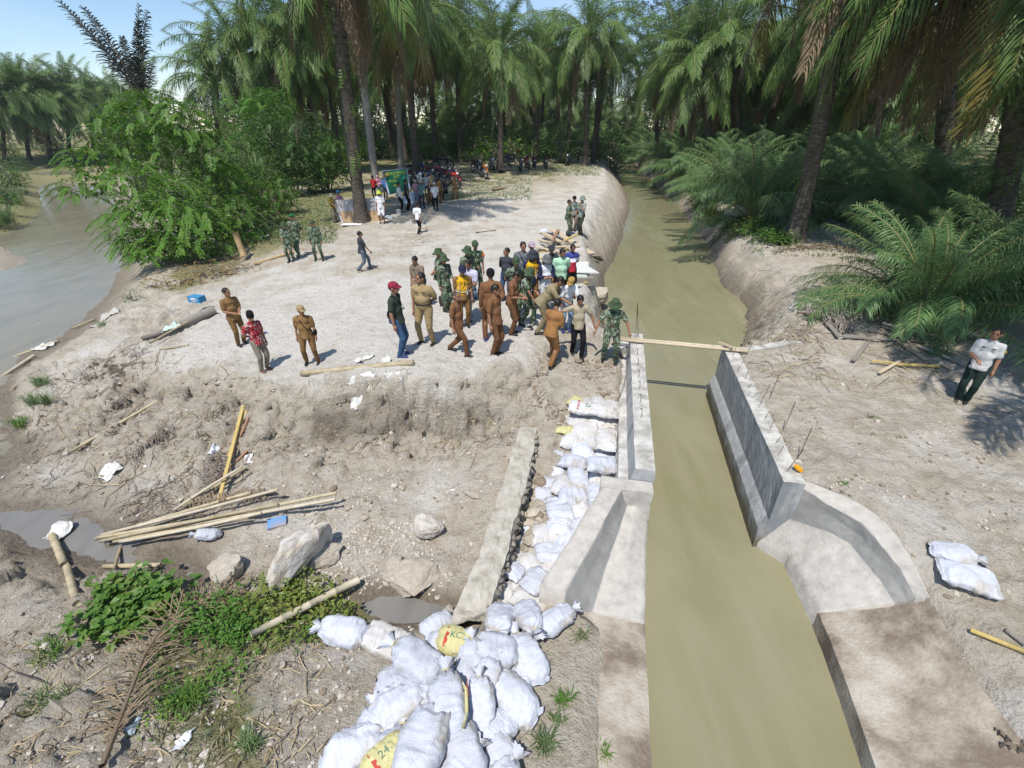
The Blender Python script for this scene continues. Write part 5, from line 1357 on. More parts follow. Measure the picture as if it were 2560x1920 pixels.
person('soldier bowing his head in front of the yellow vest man', (1312, 812), (1319, 666), 65, 'camo', 'camo', ('front', 'low'), hat='jungle', hatm='camohat', shoes='boot', legs='step', hd=(0, 30), lean=6)
person('man in a dark cap with a white emblem behind the mint polo', (1374, 748), (1371, 614), -5, 'dgrey', 'black', ('down', 'down'), hat='cap', hatm='dgrey')
person('man with folded arms in a grey bucket hat and navy raglan sleeves', (1362, 778), (1369, 639), 15, 'raglan', 'ltgrey', ('folded', 'folded'), sleeve='long2', sleevem='navy', hat='bucket', hatm='greyhat', hd=(5, 15))
person('stout man in mint green polo', (1398, 760), (1393, 621), 12, 'mint', 'black', ('behind', 'down'), build=1.18, hd=(0, 25))
person('man in blue, white and red striped polo and black shorts', (1424, 734), (1429, 611), 15, 'polo3', 'black', ('behind', 'down'), shorts=True, hd=(-8, 18), shoes='sandal', skin=1, build=1.06)
person('man in tan uniform bending forward to help the man in black trousers', (1352, 832), None, 85, 'olive', 'olive', ('reach', 'low'), lean=38, legs='step', h=1.74, build=1.12, hd=(0, 20))
person('man in white t-shirt, jeans and mustard cap stooping behind', (1412, 826), None, 15, 'white', 'ljeans', ('low', 'front'), lean=22, h=1.62, hat='cap', hatm='mustard', hd=(-40, 20), shoes='sneaker')
person('man in ochre uniform stepping down the ramp with his back turned', (1374, 913), None, 140, 'orange', 'orange', ('front', 'front'), lean=16, legs='step', h=1.70, build=1.06, hd=(20, 20))
person('man in beige shirt and black trousers stepping with arms spread', (1440, 886), (1450, 734), 8, 'beige', 'black', ('out', 'side'), legs='step', build=1.06, hd=(-10, 28), tuck=False, sleeve='short')
person('soldier in jungle hat with spread arms at the left canal wall', (1522, 906), (1533, 748), -8, 'camo', 'camo', ('out', 'out'), hat='jungle', hatm='camohat', shoes='boot', legs='wide', hd=(0, 14), build=1.08)
# --- left of the crowd
person('man in red batik shirt and black velvet cap', (662, 925), (616, 782), 60, 'batik', 'taupep', ('down', 'behind'), hat='peci', hatm='black', shoes='sandal', hd=(-15, 18))
person('man in ochre uniform standing sideways behind the batik shirt', (604, 860), (572, 720), 55, 'khaki', 'khaki', ('front', 'front'), hd=(20, 0), build=1.06)
person('man in ochre uniform and khaki ball cap holding a cup', (782, 908), (752, 765), 10, 'khaki', 'khaki', ('down', 'down'), hat='cap', hatm='tan', bag=('side', 'black'), legs='wide', hd=(40, 5), build=1.1)
G2 = 'soldiers standing at the left of the clearing'
person('soldier in floppy hat, front one of three at the clearing edge', (730, 654), (716, 556), -5, 'camo', 'camo', ('down', 'front'), hat='jungle', hatm='camohat', shoes='boot', sleeve='long', group=G2)
person('soldier in green beret behind the floppy hat soldier', (750, 640), (734, 534), -5, 'camo', 'camo', ('behind', 'behind'), hat='beret', hatm='green', shoes='boot', group=G2, legs='step')
person('soldier in field cap standing alone right of the other two', (799, 650), (795, 550), 8, 'camo', 'camo', ('down', 'down'), hat='fieldcap', hatm='camohat', shoes='boot', sleeve='long', group=G2, legs='wide')
person('man in dark t-shirt and rolled grey trousers walking away', (912, 676), (904, 576), 125, 'dgrey', 'denimgrey', ('down', 'swingf'), legs='stride', shorts=False, shoes='sandal')
person('young man in printed white t-shirt and black trousers walking away', (1048, 584), (1034, 507), 165, 'white', 'black', ('down', 'swingb'), legs='stride', fine=False, shoes='sandal')
person('man all in white with a lime green bucket hat', (957, 558), (954, 477), 5, 'white', 'white', ('down', 'down'), shorts=True, hat='bucket', hatm='lime', fine=False, skin=1)
person('man in yellow and black jersey and bucket hat holding the board', (838, 556), (823, 486), 60, 'jersey', 'taupep', ('reach', 'reach'), hat='bucket', hatm='beige', fine=False)
person('man in pink shirt and blue cap behind the board', (856, 545), (852, 479), -5, 'pink', 'black', ('down', 'down'), hat='cap', hatm='skyblue', fine=False)
G3 = 'people gathered at the green banner'
person('man in red shirt at the left of the banner', (938, 495), (937, 445), -10, 'red', 'black', ('behind', 'behind'), hat='cap', hatm='black', fine=False, group=G3)
person('woman in pink headscarf at the left of the banner', (950, 494), (948, 441), 15, 'pink', 'teal', ('front', 'front'), hat='hijab', hatm='pink', sleeve='long', fine=False, group=G3)
person('man in blue shirt holding the left side of the banner', (965, 497), (960, 446), 30, 'blue', 'dgrey', ('hold', 'hold'), sleeve='long', fine=False, group=G3)
person('man in white t-shirt and dark trousers in front of the banner', (1003, 531), (1000, 457), 95, 'white', 'black', ('down', 'behind'), fine=False, group=G3, legs='close')
person('man in grey shirt standing close behind the white t-shirt', (1020, 526), (1004, 449), 120, 'dgrey', 'black', ('down', 'down'), fine=False, group=G3)
person('man in pale pink shirt, blue shorts and white cap', (1043, 512), (1042, 450), 20, 'pink', 'bluegrey', ('down', 'front'), shorts=True, hat='cap', hatm='ltgrey', fine=False, group=G3)
person('man in teal grey polo and dark trousers with a straw hat', (1057, 521), (1054, 450), -5, 'teal', 'dgrey', ('down', 'behind'), hat='bucket', hatm='beige', fine=False, group=G3)
person('man in white and red shirt with white cap and black trousers', (1090, 525), (1082, 455), 10, 'white', 'black', ('down', 'down'), hat='cap', hatm='ltgrey', fine=False, group=G3, legs='step')
person('man in khaki uniform squatting between the standing men', (1074, 512), None, 30, 'khaki', 'khaki', ('hold', 'front'), legs='squat', h=1.68, fine=False, group=G3)
person('man in khaki uniform seen from behind right of the white and red shirt', (1101, 508), (1096, 444), 150, 'khaki', 'khaki', ('front', 'down'), fine=False, group=G3, legs='close')
person('man in dark shirt sitting at the red motorcycle', (1116, 500), None, -40, 'dgrey', 'black', ('reach', 'front'), legs='sit', h=1.7, fine=False, group=G3, dz=.1)
person('man in khaki uniform with hands on hips at the right of the group', (1138, 499), (1138, 439), 0, 'khaki', 'khaki', ('hip', 'hip'), fine=False, group=G3, legs='wide')
person('man in blue grey shirt at the back of the banner group', (1068, 492), (1068, 434), 10, 'bluegrey', 'dgrey', ('down', 'down'), fine=False, group=G3)
person('man in tan shirt at the back of the banner group', (1082, 490), (1081, 431), -10, 'olive', 'olive', ('down', 'down'), fine=False, group=G3)
# --- three men near the canal edge
person('soldier without a hat in the trio at the canal edge', (1418, 590), (1426, 500), 65, 'camo', 'camo', ('folded', 'folded'), shoes='boot', sleeve='long', hd=(15, 0))
person('man in grey shirt and black cap in the trio at the canal edge', (1431, 578), (1436, 491), 10, 'sage', 'taupe', ('down', 'down'), hat='cap', hatm='black', bag=('side', 'black'))
person('man in grey shirt and sage hat with hand at his mouth at the canal edge', (1451, 587), (1453, 491), -55, 'sage', 'dkolive', ('mouth', 'front'), hat='bucket', hatm='grnhat', legs='close')
# --- right bank
person('man in pale grey shirt, dark trousers and sunglasses alone on the right bank', (2402, 1002), (2492, 823), -48, 'ltgrey', 'dkgreenp', ('down', 'front'), legs='close', lean=-4, extras=('badge', 'patch'), hd=(-8, 0))

# ------------------------------------------------------------------ sandbags
bag_w = mat('woven_white', (.56, .585, .655), (.50, .515, .57), 2.2, .5, .6, 50, .35, c3=(.40, .36, .30), varying=.08, c3pos=.66)
bag_d = mat('woven_dusty', (.56, .56, .57), (.50, .48, .45), 4, .65, .3, 90, .25, c3=(.46, .41, .34), varying=.08)
bag_y = mat('woven_yellow', (.56, .53, .26), (.50, .46, .22), 6, .6, .3, 90, .3, c3=(.72, .70, .62))
print_r = mat('bag_print_red', (.50, .06, .04), (.40, .06, .04), 8, .7)
print_g = mat('bag_print_green', (.10, .20, .14), (.14, .24, .18), 8, .7)
print_b = mat('bag_print_blue', (.10, .30, .60), (.14, .34, .62), 8, .7)
string_m = mat('bag_string', (.55, .5, .3), (.5, .45, .3), 8, .8)
def sack_mesh(seed, L=.72, W=.46, H=.24, m=None, tied=True, nu=56, nv=40, wr=1.0):
    """filled woven sack: pillow body, gathered at +x when tied, flat sewn hem when not"""
    rs = np.random.default_rng(seed)
    u = np.linspace(0, 1, nu); v = np.linspace(0, 2 * np.pi, nv, endpoint=False)
    P = np.zeros((nu, nv, 3))
    for i, t in enumerate(u):
        x = (t - .5) * 2
        if tied:
            k = (1 - abs(min(1, max(-1, x * 1.02 - .02))) ** 3.2) ** .55
            wy = W / 2 * max(.10 if t > .5 else .0, k * (1 - .12 * t)); hz = H / 2 * max(.16 if t > .5 else .02, k)
            if t < .06: wy = W / 2 * (.45 + 5 * t); hz = H / 2 * (.05 + 6 * t)
        else:
            k = (1 - abs(x) ** 4) ** .5
            wy = W / 2 * (.86 + .14 * k); hz = H / 2 * max(.04, k ** 1.1)
        c, s = np.cos(v), np.sin(v)
        yy = np.sign(c) * np.abs(c) ** .75; zz = np.sign(s) * np.abs(s) ** .8
        P[i, :, 0] = x * L / 2; P[i, :, 1] = yy * wy; P[i, :, 2] = zz * hz
        P[i, :, 2] = np.where(P[i, :, 2] < 0, P[i, :, 2] * .65, P[i, :, 2])
    Q = P.reshape(-1, 3)
    lump = fbm(Q + seed * 3.1, 3.5, 3, seed)[:, None] * np.array([.035, .035, .045])
    fold = np.zeros(len(Q))
    tt_ = np.repeat(u, nv); ang = np.tile(v, nu)
    if tied: fold += np.clip((tt_ - .55) / .45, 0, 1) ** 1.2 * (np.sin(ang * 9 + seed + 3 * vnoise(Q, 5, seed)) * .022 + np.sin(ang * 17 + 2 * seed) * .010) * wr
    fold += (ridged(Q * np.array([1, 2.2, 1]) + seed, 3.6, 3, seed + 5) - .2) * .034 * wr
    fold += (ridged(Q * np.array([1.6, 1, 1.3]) + seed * 2, 8.5, 2, seed + 9) - .3) * .014 * wr
    nrm = Q / np.array([L / 2, W / 2, H / 2]) ** 2; nrm /= np.linalg.norm(nrm, axis=1)[:, None] + 1e-9
    Q = Q + lump + nrm * fold[:, None]
    idx = np.arange(nu * nv).reshape(nu, nv); F = []
    for i in range(nu - 1):
        for j in range(nv):
            j2 = (j + 1) % nv; F.append((idx[i, j], idx[i + 1, j], idx[i + 1, j2], idx[i, j2]))
    F.append(tuple(idx[0, ::-1])); F.append(tuple(idx[-1]))
    mb = MB(); mb.add(Q, F); me = mb.mesh('sandbag', m, True)
    return me
def neck_mesh(seed, m, r=.05, le=.15):
    """the gathered, frayed mouth of a tied sack, fanning out past the string"""
    rs = random.Random(seed); n = 26; mb = MB()
    V0 = [(0, math.cos(2 * math.pi * k / n) * r * .8, math.sin(2 * math.pi * k / n) * r * .7) for k in range(n)]
    V1 = []
    V2 = []
    for k in range(n):
        a = 2 * math.pi * k / n; f = 1 + .55 * (k % 2) + rs.uniform(-.2, .2)
        V1.append((le * .5, math.cos(a) * r * 1.3 * f, math.sin(a) * r * 1.0 * f)); V2.append((le * rs.uniform(.75, 1.15), math.cos(a) * r * 2.0 * f, math.sin(a) * r * 1.4 * f - .02))
    F = [(k, (k + 1) % n, n + (k + 1) % n, n + k) for k in range(n)] + [(n + k, n + (k + 1) % n, 2 * n + (k + 1) % n, 2 * n + k) for k in range(n)]
    mb.add(V0 + V1 + V2, F); return mb.mesh('tied_neck', m, True)
SK = [sack_mesh(10 + k, .78, .54, .36, bag_w) for k in range(8)]
SKF = [sack_mesh(40 + k, .70, .46, .22, bag_d, tied=False) for k in range(6)]
SKW = [sack_mesh(60 + k, .66, .44, .22, bag_w, tied=False) for k in range(6)]
SKY = sack_mesh(80, .74, .50, .32, bag_y); SKY2 = sack_mesh(81, .66, .42, .20, bag_y, tied=False)
NK = [neck_mesh(90 + k, bag_w) for k in range(3)]; NKY = neck_mesh(95, bag_y)
ringm = MB(); ringm.tube([(0, math.cos(a) * .05, math.sin(a) * .045) for a in np.linspace(0, 6.2832, 13)], .012, 5, False); RING = ringm.mesh('string', string_m)
def sack(me, p, rot, label, group=None, neck=None, s=1.0, name='sandbag'):
    o = link(name, me, None, p, rot, s); tag(o, label, 'sandbag', group)
    if neck is not None:
        L = max(v.co.x for v in me.vertices)
        nk = link('tied_neck', neck, o, (L - .03, 0, .01)); link('string', RING, nk, (.0, 0, 0))
    return o
# foreground pile: pixel centre, height of the bag centre, turn, tilt, kind
PG = 'white sandbags of the foreground pile'
pile = [  # px, py, z, heading deg (neck direction, 0 = right, 90 = away), pitch, mesh, scale, label
    (1045, 1655, -.93, 150, 8, 0, 1.06, 'big smooth white sandbag at the upper left of the pile'),
    (1250, 1545, -1.10, -100, 20, 1, .86, 'round white sandbag with its tied mouth facing the camera, upper pile'),
    (1320, 1540, -1.10, -70, 18, 2, .84, 'round white sandbag with a creased mouth left of the topmost right bag'),
    (1390, 1550, -1.12, 30, 5, 3, .80, 'white sandbag at the upper right end of the pile, neck to the right'),
    (1240, 1625, -.98, 170, 10, 4, .90, 'smooth white sandbag in the middle right of the pile'),
    (1318, 1645, -1.14, 115, 6, 5, .98, 'long white sandbag along the right side of the pile'),
    (1285, 1745, -1.10, 140, 8, 6, 1.0, 'white sandbag at the right side below the long one'),
    (1180, 1665, -1.00, 95, 18, 7, .84, 'white sandbag with a crumpled mouth near the middle of the pile'),
    (1120, 1760, -.74, 100, 6, 0, .96, 'white sandbag with yellow edging lying on top of the pile'),
    (1200, 1755, -.92, 95, 22, 1, .74, 'small tied white sandbag right of the yellow edged one'),
    (1000, 1765, -1.0, 20, 10, 2, .92, 'white sandbag at the left side with its neck inward'),
    (960, 1790, -1.12, 60, 4, 3, .98, 'white sandbag at the outer left of the pile'),
    (1055, 1860, -.72, 70, 5, 4, 1.10, 'largest smooth white sandbag in the lower middle of the pile'),
    (1160, 1880, -.90, 110, 10, 5, .90, 'white sandbag at the lower middle right'),
    (1240, 1815, -1.10, -150, 8, 6, .80, 'white sandbag low at the right with a knotted neck'),
    (880, 1880, -1.06, 30, 6, 7, .96, 'white sandbag at the lower left corner of the pile'),
    (1250, 1900, -1.12, 100, 6, 1, .80, 'dull white sandbag with a blue strip at the lower right'),
    (980, 1900, -1.0, 80, 8, 0, .9, 'white sandbag half hidden at the bottom of the pile'),
    (1085, 1700, -1.12, 40, 0, 2, .9, 'white sandbag buried under the middle of the pile'),
    (1180, 1835, -1.16, 10, 0, 3, .9, 'white sandbag buried under the lower pile'),
    (1120, 1620, -1.14, -20, 0, 4, .9, 'white sandbag showing under the yellow one'),
    (940, 1960, -1.0, 20, 5, 5, .95, 'white sandbag at the bottom edge of the picture'),
    (1130, 1970, -.95, 60, 5, 6, 1.0, 'white sandbag cut by the bottom edge'),
    (1240, 1990, -1.1, 60, 5, 7, .95, 'white sandbag at the bottom right of the pile')]
pile += [(1210, 1700, -.98, 60, 12, 2, .78, 'small white sandbag wedged in the middle right of the pile'), (1040, 1745, -1.02, -30, 8, 5, .8, 'small white sandbag wedged at the left middle of the pile'), (1150, 1800, -1.0, 150, 10, 7, .8, 'small white sandbag between the big ones, lower middle'), (930, 1840, -1.14, 100, 4, 6, .85, 'white sandbag low at the outer left edge'), (1300, 1690, -1.2, 80, 3, 3, .8, 'flat white sandbag at the right foot of the pile'), (1000, 1700, -1.16, 10, 3, 1, .85, 'white sandbag low under the upper left one')]
for i, (px, py, z, hd_, pt, k, s_, lb) in enumerate(pile):
    p = at(px, py, z)
    sack(SK[k], p, (rng.uniform(-.12, .12), -R(pt), R(hd_)), lb, PG, NK[i % 3], (s_ * .92, s_ * .9, s_ * .88))
YEL = [sack(SKY, at(1140, 1600, -.98), (.1, -.12, R(-15)), 'yellow printed sandbag near the top of the pile', PG, NKY, .74)]
YEL += [sack(SKY, at(960, 1895, -.84), (.1, -.15, R(45)), 'yellow printed sandbag at the bottom of the pile', PG, NKY, .7)]
# yellow edging ribbon and prints
yb = MB(); o8 = bpy.data.objects['sandbag.008'] if 'sandbag.008' in bpy.data.objects else None
if o8:
    yb.tube([(-.34, -.17, .12), (-.15, -.235, .10), (.1, -.25, .08), (.3, -.14, .08)], [.02, .024, .024, .02], 6, True, 0, .5); yb.build('edging', bag_y, o8)
    yr = MB(); yr.box((.12, -.27, .06), (.22, .012, .05)); yr.build('print', print_r, o8)
def text_mesh(body, size, m, name='print', ext=.002):
    cu = bpy.data.curves.new('txt', 'FONT'); cu.body = body; cu.size = size; cu.align_x = 'CENTER'; cu.align_y = 'CENTER'; cu.extrude = ext
    o = bpy.data.objects.new('txt', cu); WORK.collection.objects.link(o); WORK.view_layers[0].update(); dg = WORK.view_layers[0].depsgraph
    me = bpy.data.meshes.new_from_object(o.evaluated_get(dg)); bpy.data.objects.remove(o, do_unlink=True); me.materials.clear(); me.materials.append(m); me.name = name; return me
def drape(me, sackme, off=.006):
    """lay a flat print onto the top of a sack"""
    co = np.array([v.co[:] for v in sackme.vertices]); up = co[co[:, 2] > -.02]
    for v in me.vertices:
        d = ((up[:, 0] - v.co.x) ** 2 + (up[:, 1] - v.co.y) ** 2); j = np.argsort(d)[:4]; w = 1 / (d[j] + 1e-4); v.co.z += float((up[j, 2] * w).sum() / w.sum()) + off
    me.update(); return me
for o, wd_ in zip(YEL, ('KCL', '241')):
    if True:
        t_ = text_mesh(wd_, .16, print_g); [setattr(v, 'co', Vector((v.co.x + .08, v.co.y, v.co.z))) for v in t_.vertices]; link('print', drape(t_, SKY), o)
        bm_ = MB(); [bm_.add([(-.16 + .0, -.2 + .1 * j, 0), (-.09, -.2 + .1 * j, 0), (-.09, -.1 + .1 * j, 0), (-.16, -.1 + .1 * j, 0)], [(0, 1, 2, 3)]) for j in range(4)]
        link('print', drape(bm_.mesh('print', print_r, False), SKY), o)
# bags left of the pile, half buried
sack(SK[3], at(860, 1580, -1.36), (0, -.05, R(170)), 'white sandbag lying apart at the left end of the pile', PG, NK[0], .86)
sack(SKF[2], at(965, 1600, -1.42), (.05, .05, R(-20)), 'muddy torn white sandbag beside the pile', PG, None, .95)
sack(SKW[1], at(1095, 1560, -1.42), (0, .1, R(35)), 'small white sandbag at the puddle above the pile', PG, None, .75)
# trench bags
TG = 'sandbags filling the trench beside the left wall'
TL = ['dusty white sandbag laid in the trench beside the left wall', 'white sandbag stacked in the trench beside the left wall']
rs = random.Random(77)
def zbag(u): return -.62 - (9.6 - u) * .16 if u > 5 else -1.36
def tlab(u, c, n, dusty):
    w = 'far end' if u > 8.6 else ('far half' if u > 7.7 else ('middle' if u > 6.9 else ('near half' if u > 6.1 else 'near end')))
    return '%s sandbag at the %s of the trench, %s' % ('dusty' if dusty else 'white', w, 'on the stone wall side' if c == 0 else ('against the concrete' if c == n - 1 else 'in mid row'))
for r_, u in enumerate(np.arange(9.45, 5.0, -.30)):
    vmax = .48 if u > 6.9 else .48 - (6.9 - u) * .42; vmin = -.52 if u > 7.5 else -.52 - (7.5 - u) * .13
    n = max(2, int((vmax - vmin) / .40))
    for c in range(n):
        v = vmin + (vmax - vmin) * (c + .5 + .25 * (r_ % 2)) / n
        z = zbag(u) - .08 + rs.uniform(-.03, .05)
        big = u > 8.2
        me = rs.choice(SKF if (big or rs.random() < .4) else SKW)
        sack(me, cv(u, min(v, vmax - .1), z), (rs.uniform(-.15, .15), rs.uniform(-.15, .2), R(rs.choice((0, 0, 90)) - 11 + rs.uniform(-14, 14)) if not big else R(-11 + rs.uniform(-5, 5))), tlab(u, c, n, me in SKF), TG, None, (rs.uniform(.80, .95), rs.uniform(.95, 1.1), 1.15))
# stepped side of the stack towards the stone wall
for u in np.arange(9.3, 5.2, -.27):
    vmin = -.62 if u > 7.5 else -.62 - (7.5 - u) * .13
    for lay in range(2):
        sack(rs.choice(SKW), cv(u + lay * .1, vmin - .04 - lay * .07, zbag(u) - .2 - lay * .14), (rs.uniform(.1, .5), rs.uniform(-.2, .2), R(-11 + rs.uniform(-12, 12))), 'white sandbag on the stepped flank of the trench stack, %s' % ('far part' if u > 8 else ('middle part' if u > 6.6 else 'near part')), TG, None, rs.uniform(.6, .7))
# the two printed ones on top, far end
p1 = sack(SKF[0], cv(8.95, -.22, -.50), (.05, .05, R(-14)), 'sandbag with faded red and green print at the far end of the trench', TG, None, .92)
t_ = text_mesh('KING WEST', .075, print_r)
for v in t_.vertices: v.co = Vector((-v.co.y - .12, v.co.x, v.co.z))
link('print', drape(t_, SKF[0]), p1)
gb = MB(); rs3 = random.Random(4)
for k in range(26):
    a, b_ = rs3.uniform(.02, .22), rs3.uniform(-.1, .12); gb.add([(a, b_, 0), (a + .03, b_ - .01, 0), (a + .025, b_ + .03, 0)], [(0, 1, 2)])
link('print', drape(gb.mesh('print', print_g, False), SKF[0]), p1)
sack(SKF[3], cv(8.9, .22, -.50), (.02, .1, R(-8)), 'smooth grey white sandbag with a dirt stain at the far end of the trench', TG, None, .92)
sack(SKY2, cv(8.45, -.55, -.78), (0, .1, R(-5)), 'yellow sandbag peeking out of the trench stack', TG, None, .6)
sack(SKF[4], cv(8.1, .30, -.70), (0, 0, R(80)), 'large dusty sandbag against the left wall', TG, None, .9)
sack(SKW[2], cv(7.3, .25, -.72), (.05, .12, R(0)), 'bright bluish white sandbag lying on the trench stack', TG, None, .86)
# lower end of the trench
sack(SKW[0], at(1290, 1430, -1.3), (.2, .3, R(60)), 'white sandbag slumped against the stone wall end', TG, None, .75)
sack(SKF[1], at(1275, 1480, -1.36), (.1, .1, R(20)), 'dirty torn sandbag at the stone wall end', TG, None, .8)
sack(SKF[5], at(1320, 1505, -1.33), (.0, .15, R(-30)), 'dirty white sandbag between stone wall and wing wall', TG, None, .75)
sack(SKW[3], at(1340, 1450, -1.2), (.1, .1, R(50)), 'white sandbag at the foot of the left wing wall', TG, None, .8)
# stray bags
h_ = hit(1452, 1022); sack(SKY2, h_ + np.array([0, 0, .10]), (0, .25, R(-35)), 'single yellow sandbag lying on the brown dirt ramp', None, None, .85)
RG = 'pair of sandbags on the right ground'
h_ = hit(2375, 1395); sack(SK[1], h_ + np.array([0, 0, .08]), (0, 0, R(-20)), 'white sandbag with blue edging, upper one of the right pair', RG, NK[1], .72)
h_ = hit(2410, 1455); sack(SKW[4], h_ + np.array([0, 0, .09]), (0, 0, R(-25)), 'plain white sandbag, lower one of the right pair', RG, None, 1.0)
h_ = hit(525, 1345); sack(SK[2], h_ + np.array([0, 0, .10]), (0, -.3, R(200)), 'white sandbag lying below the bamboo poles', None, NK[2], .52)
h_ = hit(1366, 584); sack(SKW[5], h_ + np.array([0, 0, .12]), (0, 0, 0), 'white sack at the far end of the timber pile', None, None, 1.0)

# ------------------------------------------------------------------ motorcycles
rub = mat('rubber', (.015, .015, .015), (.03, .03, .03), 10, .8); chrome = mat('bike_metal', (.45, .45, .47), (.35, .35, .37), 8, .3, metal=.8)
plast = mat('bike_black', (.015, .015, .018), (.03, .03, .033), 6, .35, spec=.5); seat_m = mat('bike_seat', (.02, .02, .022), (.03, .03, .03), 10, .7)
lamp_m = mat('bike_lamp', (.75, .75, .72), (.65, .65, .62), 6, .2); tail_m = mat('bike_tail_lamp', (.4, .02, .02), (.3, .02, .02), 6, .3); plate_m = mat('bike_plate', (.6, .6, .55), (.5, .5, .45), 6, .5)
def wheel_meshes():
    t, r = MB(), MB(); R0 = .29
    t.tube([(math.cos(a) * R0, 0, math.sin(a) * R0) for a in np.linspace(0, 2 * math.pi, 25)], .045, 7, False)
    r.tube([(math.cos(a) * .235, 0, math.sin(a) * .235) for a in np.linspace(0, 2 * math.pi, 19)], .016, 5, False)
    for k in range(6):
        a = k * math.pi / 3; r.tube([(0, 0, 0), (math.cos(a) * .235, 0, math.sin(a) * .235)], .012, 4, False)
    r.tube([(0, -.07, 0), (0, .07, 0)], .04, 8)
    return t.mesh('tyre', rub), r.mesh('rim', chrome)
TYRE, RIM = wheel_meshes()
def bike_proto(paint, kind):
    b = empty('motorcycle')
    for x in (.62, -.60):
        w = link('wheel', TYRE, b, (x, 0, .335)); link('rim', RIM, w)
    m = MB()
    m.tube([(.62, .07, .34), (.46, .075, .88)], .024, 6); m.tube([(.62, -.07, .34), (.46, -.075, .88)], .024, 6); m.build('fork', chrome, b)
    m = MB(); m.tube([(.44, 0, .86), (.10, 0, .42), (-.25, 0, .38), (-.60, .06, .335)], .03, 6); m.tube([(-.25, 0, .38), (-.60, -.06, .335)], .025, 6); m.tube([(.40, 0, .80), (-.1, 0, .70), (-.72, 0, .78)], .028, 6); m.build('frame', plast, b)
    m = MB(); m.ell((.05, 0, .42), (.18, .12, .13)); m.box((.06, 0, .56), (.16, .12, .14)); m.build('engine', mat('engine_grey', (.12, .12, .13), (.2, .2, .2), 9, .5, metal=.4), b)
    m = MB()
    if kind == 'sport':
        m.ell((.12, 0, .80), (.25, .13, .12)); m.ell((.44, 0, .82), (.14, .12, .16)); m.ell((-.55, 0, .82), (.24, .09, .07), Matrix.Rotation(.25, 3, 'Y'))
    else:
        m.ell((.34, 0, .68), (.13, .16, .26), Matrix.Rotation(-.5, 3, 'Y')); m.ell((-.42, 0, .66), (.36, .115, .11), Matrix.Rotation(.22, 3, 'Y')); m.ell((.05, 0, .50), (.28, .10, .10))
    m.build('fairing', paint, b)
    m = MB(); m.ell((-.28, 0, .84), (.40, .12, .07), Matrix.Rotation(.10, 3, 'Y')); m.build('seat', seat_m, b)
    m = MB(); m.tube([(.38, .36, .98), (.44, .16, 1.0), (.46, 0, .93), (.44, -.16, 1.0), (.38, -.36, .98)], .018, 6)
    h = m.build('handlebar', plast, b)
    for s_ in (1, -1):
        m = MB(); m.tube([(.42, .26 * s_, .99), (.42, .30 * s_, 1.14)], .007, 4); m.ell((.41, .32 * s_, 1.16), (.015, .055, .035)); m.build('mirror', plast, h)
    m = MB(); m.ell((.56, 0, .88), (.06, .09, .08)); m.build('headlight', lamp_m, b)
    m = MB(); m.ell((-.80, 0, .80), (.05, .07, .04)); m.build('tail_light', tail_m, b)
    m = MB(); m.box((-.86, 0, .62), (.01, .22, .14), Matrix.Rotation(-.3, 3, 'Y')); m.build('number_plate', plate_m, b)
    m = MB(); m.tube([(math.cos(a) * .35 + .62, 0, math.sin(a) * .35 + .335) for a in np.linspace(.4, 2.5, 9)], .05, 6, True, 0, .4); m.build('front_fender', paint, b)
    m = MB(); m.tube([(math.cos(a) * .36 - .60, 0, math.sin(a) * .36 + .335) for a in np.linspace(.9, 2.9, 9)], .055, 6, True, 0, .4); m.build('rear_fender', plast, b)
    m = MB(); m.tube([(.05, -.12, .32), (-.4, -.14, .32), (-.78, -.16, .42)], [.025, .045, .05], 8); m.build('exhaust', chrome, b)
    m = MB(); m.tube([(-.05, .10, .30), (-.12, .24, .02)], .012, 5); m.build('kickstand', chrome, b)
    return b
PAINT = {n: mat('paint_' + n, c, tuple(x * .9 for x in c), 4, .25, spec=.6) for n, c in dict(black=(.015, .015, .018), red=(.38, .02, .02), blue=(.02, .05, .16), white=(.6, .6, .62), orange=(.5, .16, .02), purple=(.16, .03, .12), grey=(.16, .17, .18)).items()}
PROTO = {}
def bike(px, py, heading, colour, kind, label, dz=0):
    key = (colour, kind); p = hit(px, py)
    if key not in PROTO: b = PROTO[key] = bike_proto(PAINT[colour], kind)
    else: b = copy_tree(PROTO[key])
    b.location = (p[0], p[1], p[2] + dz); b.rotation_euler = (R(-7), 0, R(heading)); b.scale = (1.28,) * 3
    tag(b, label, 'motorcycle', 'motorcycles parked under the palms'); return b
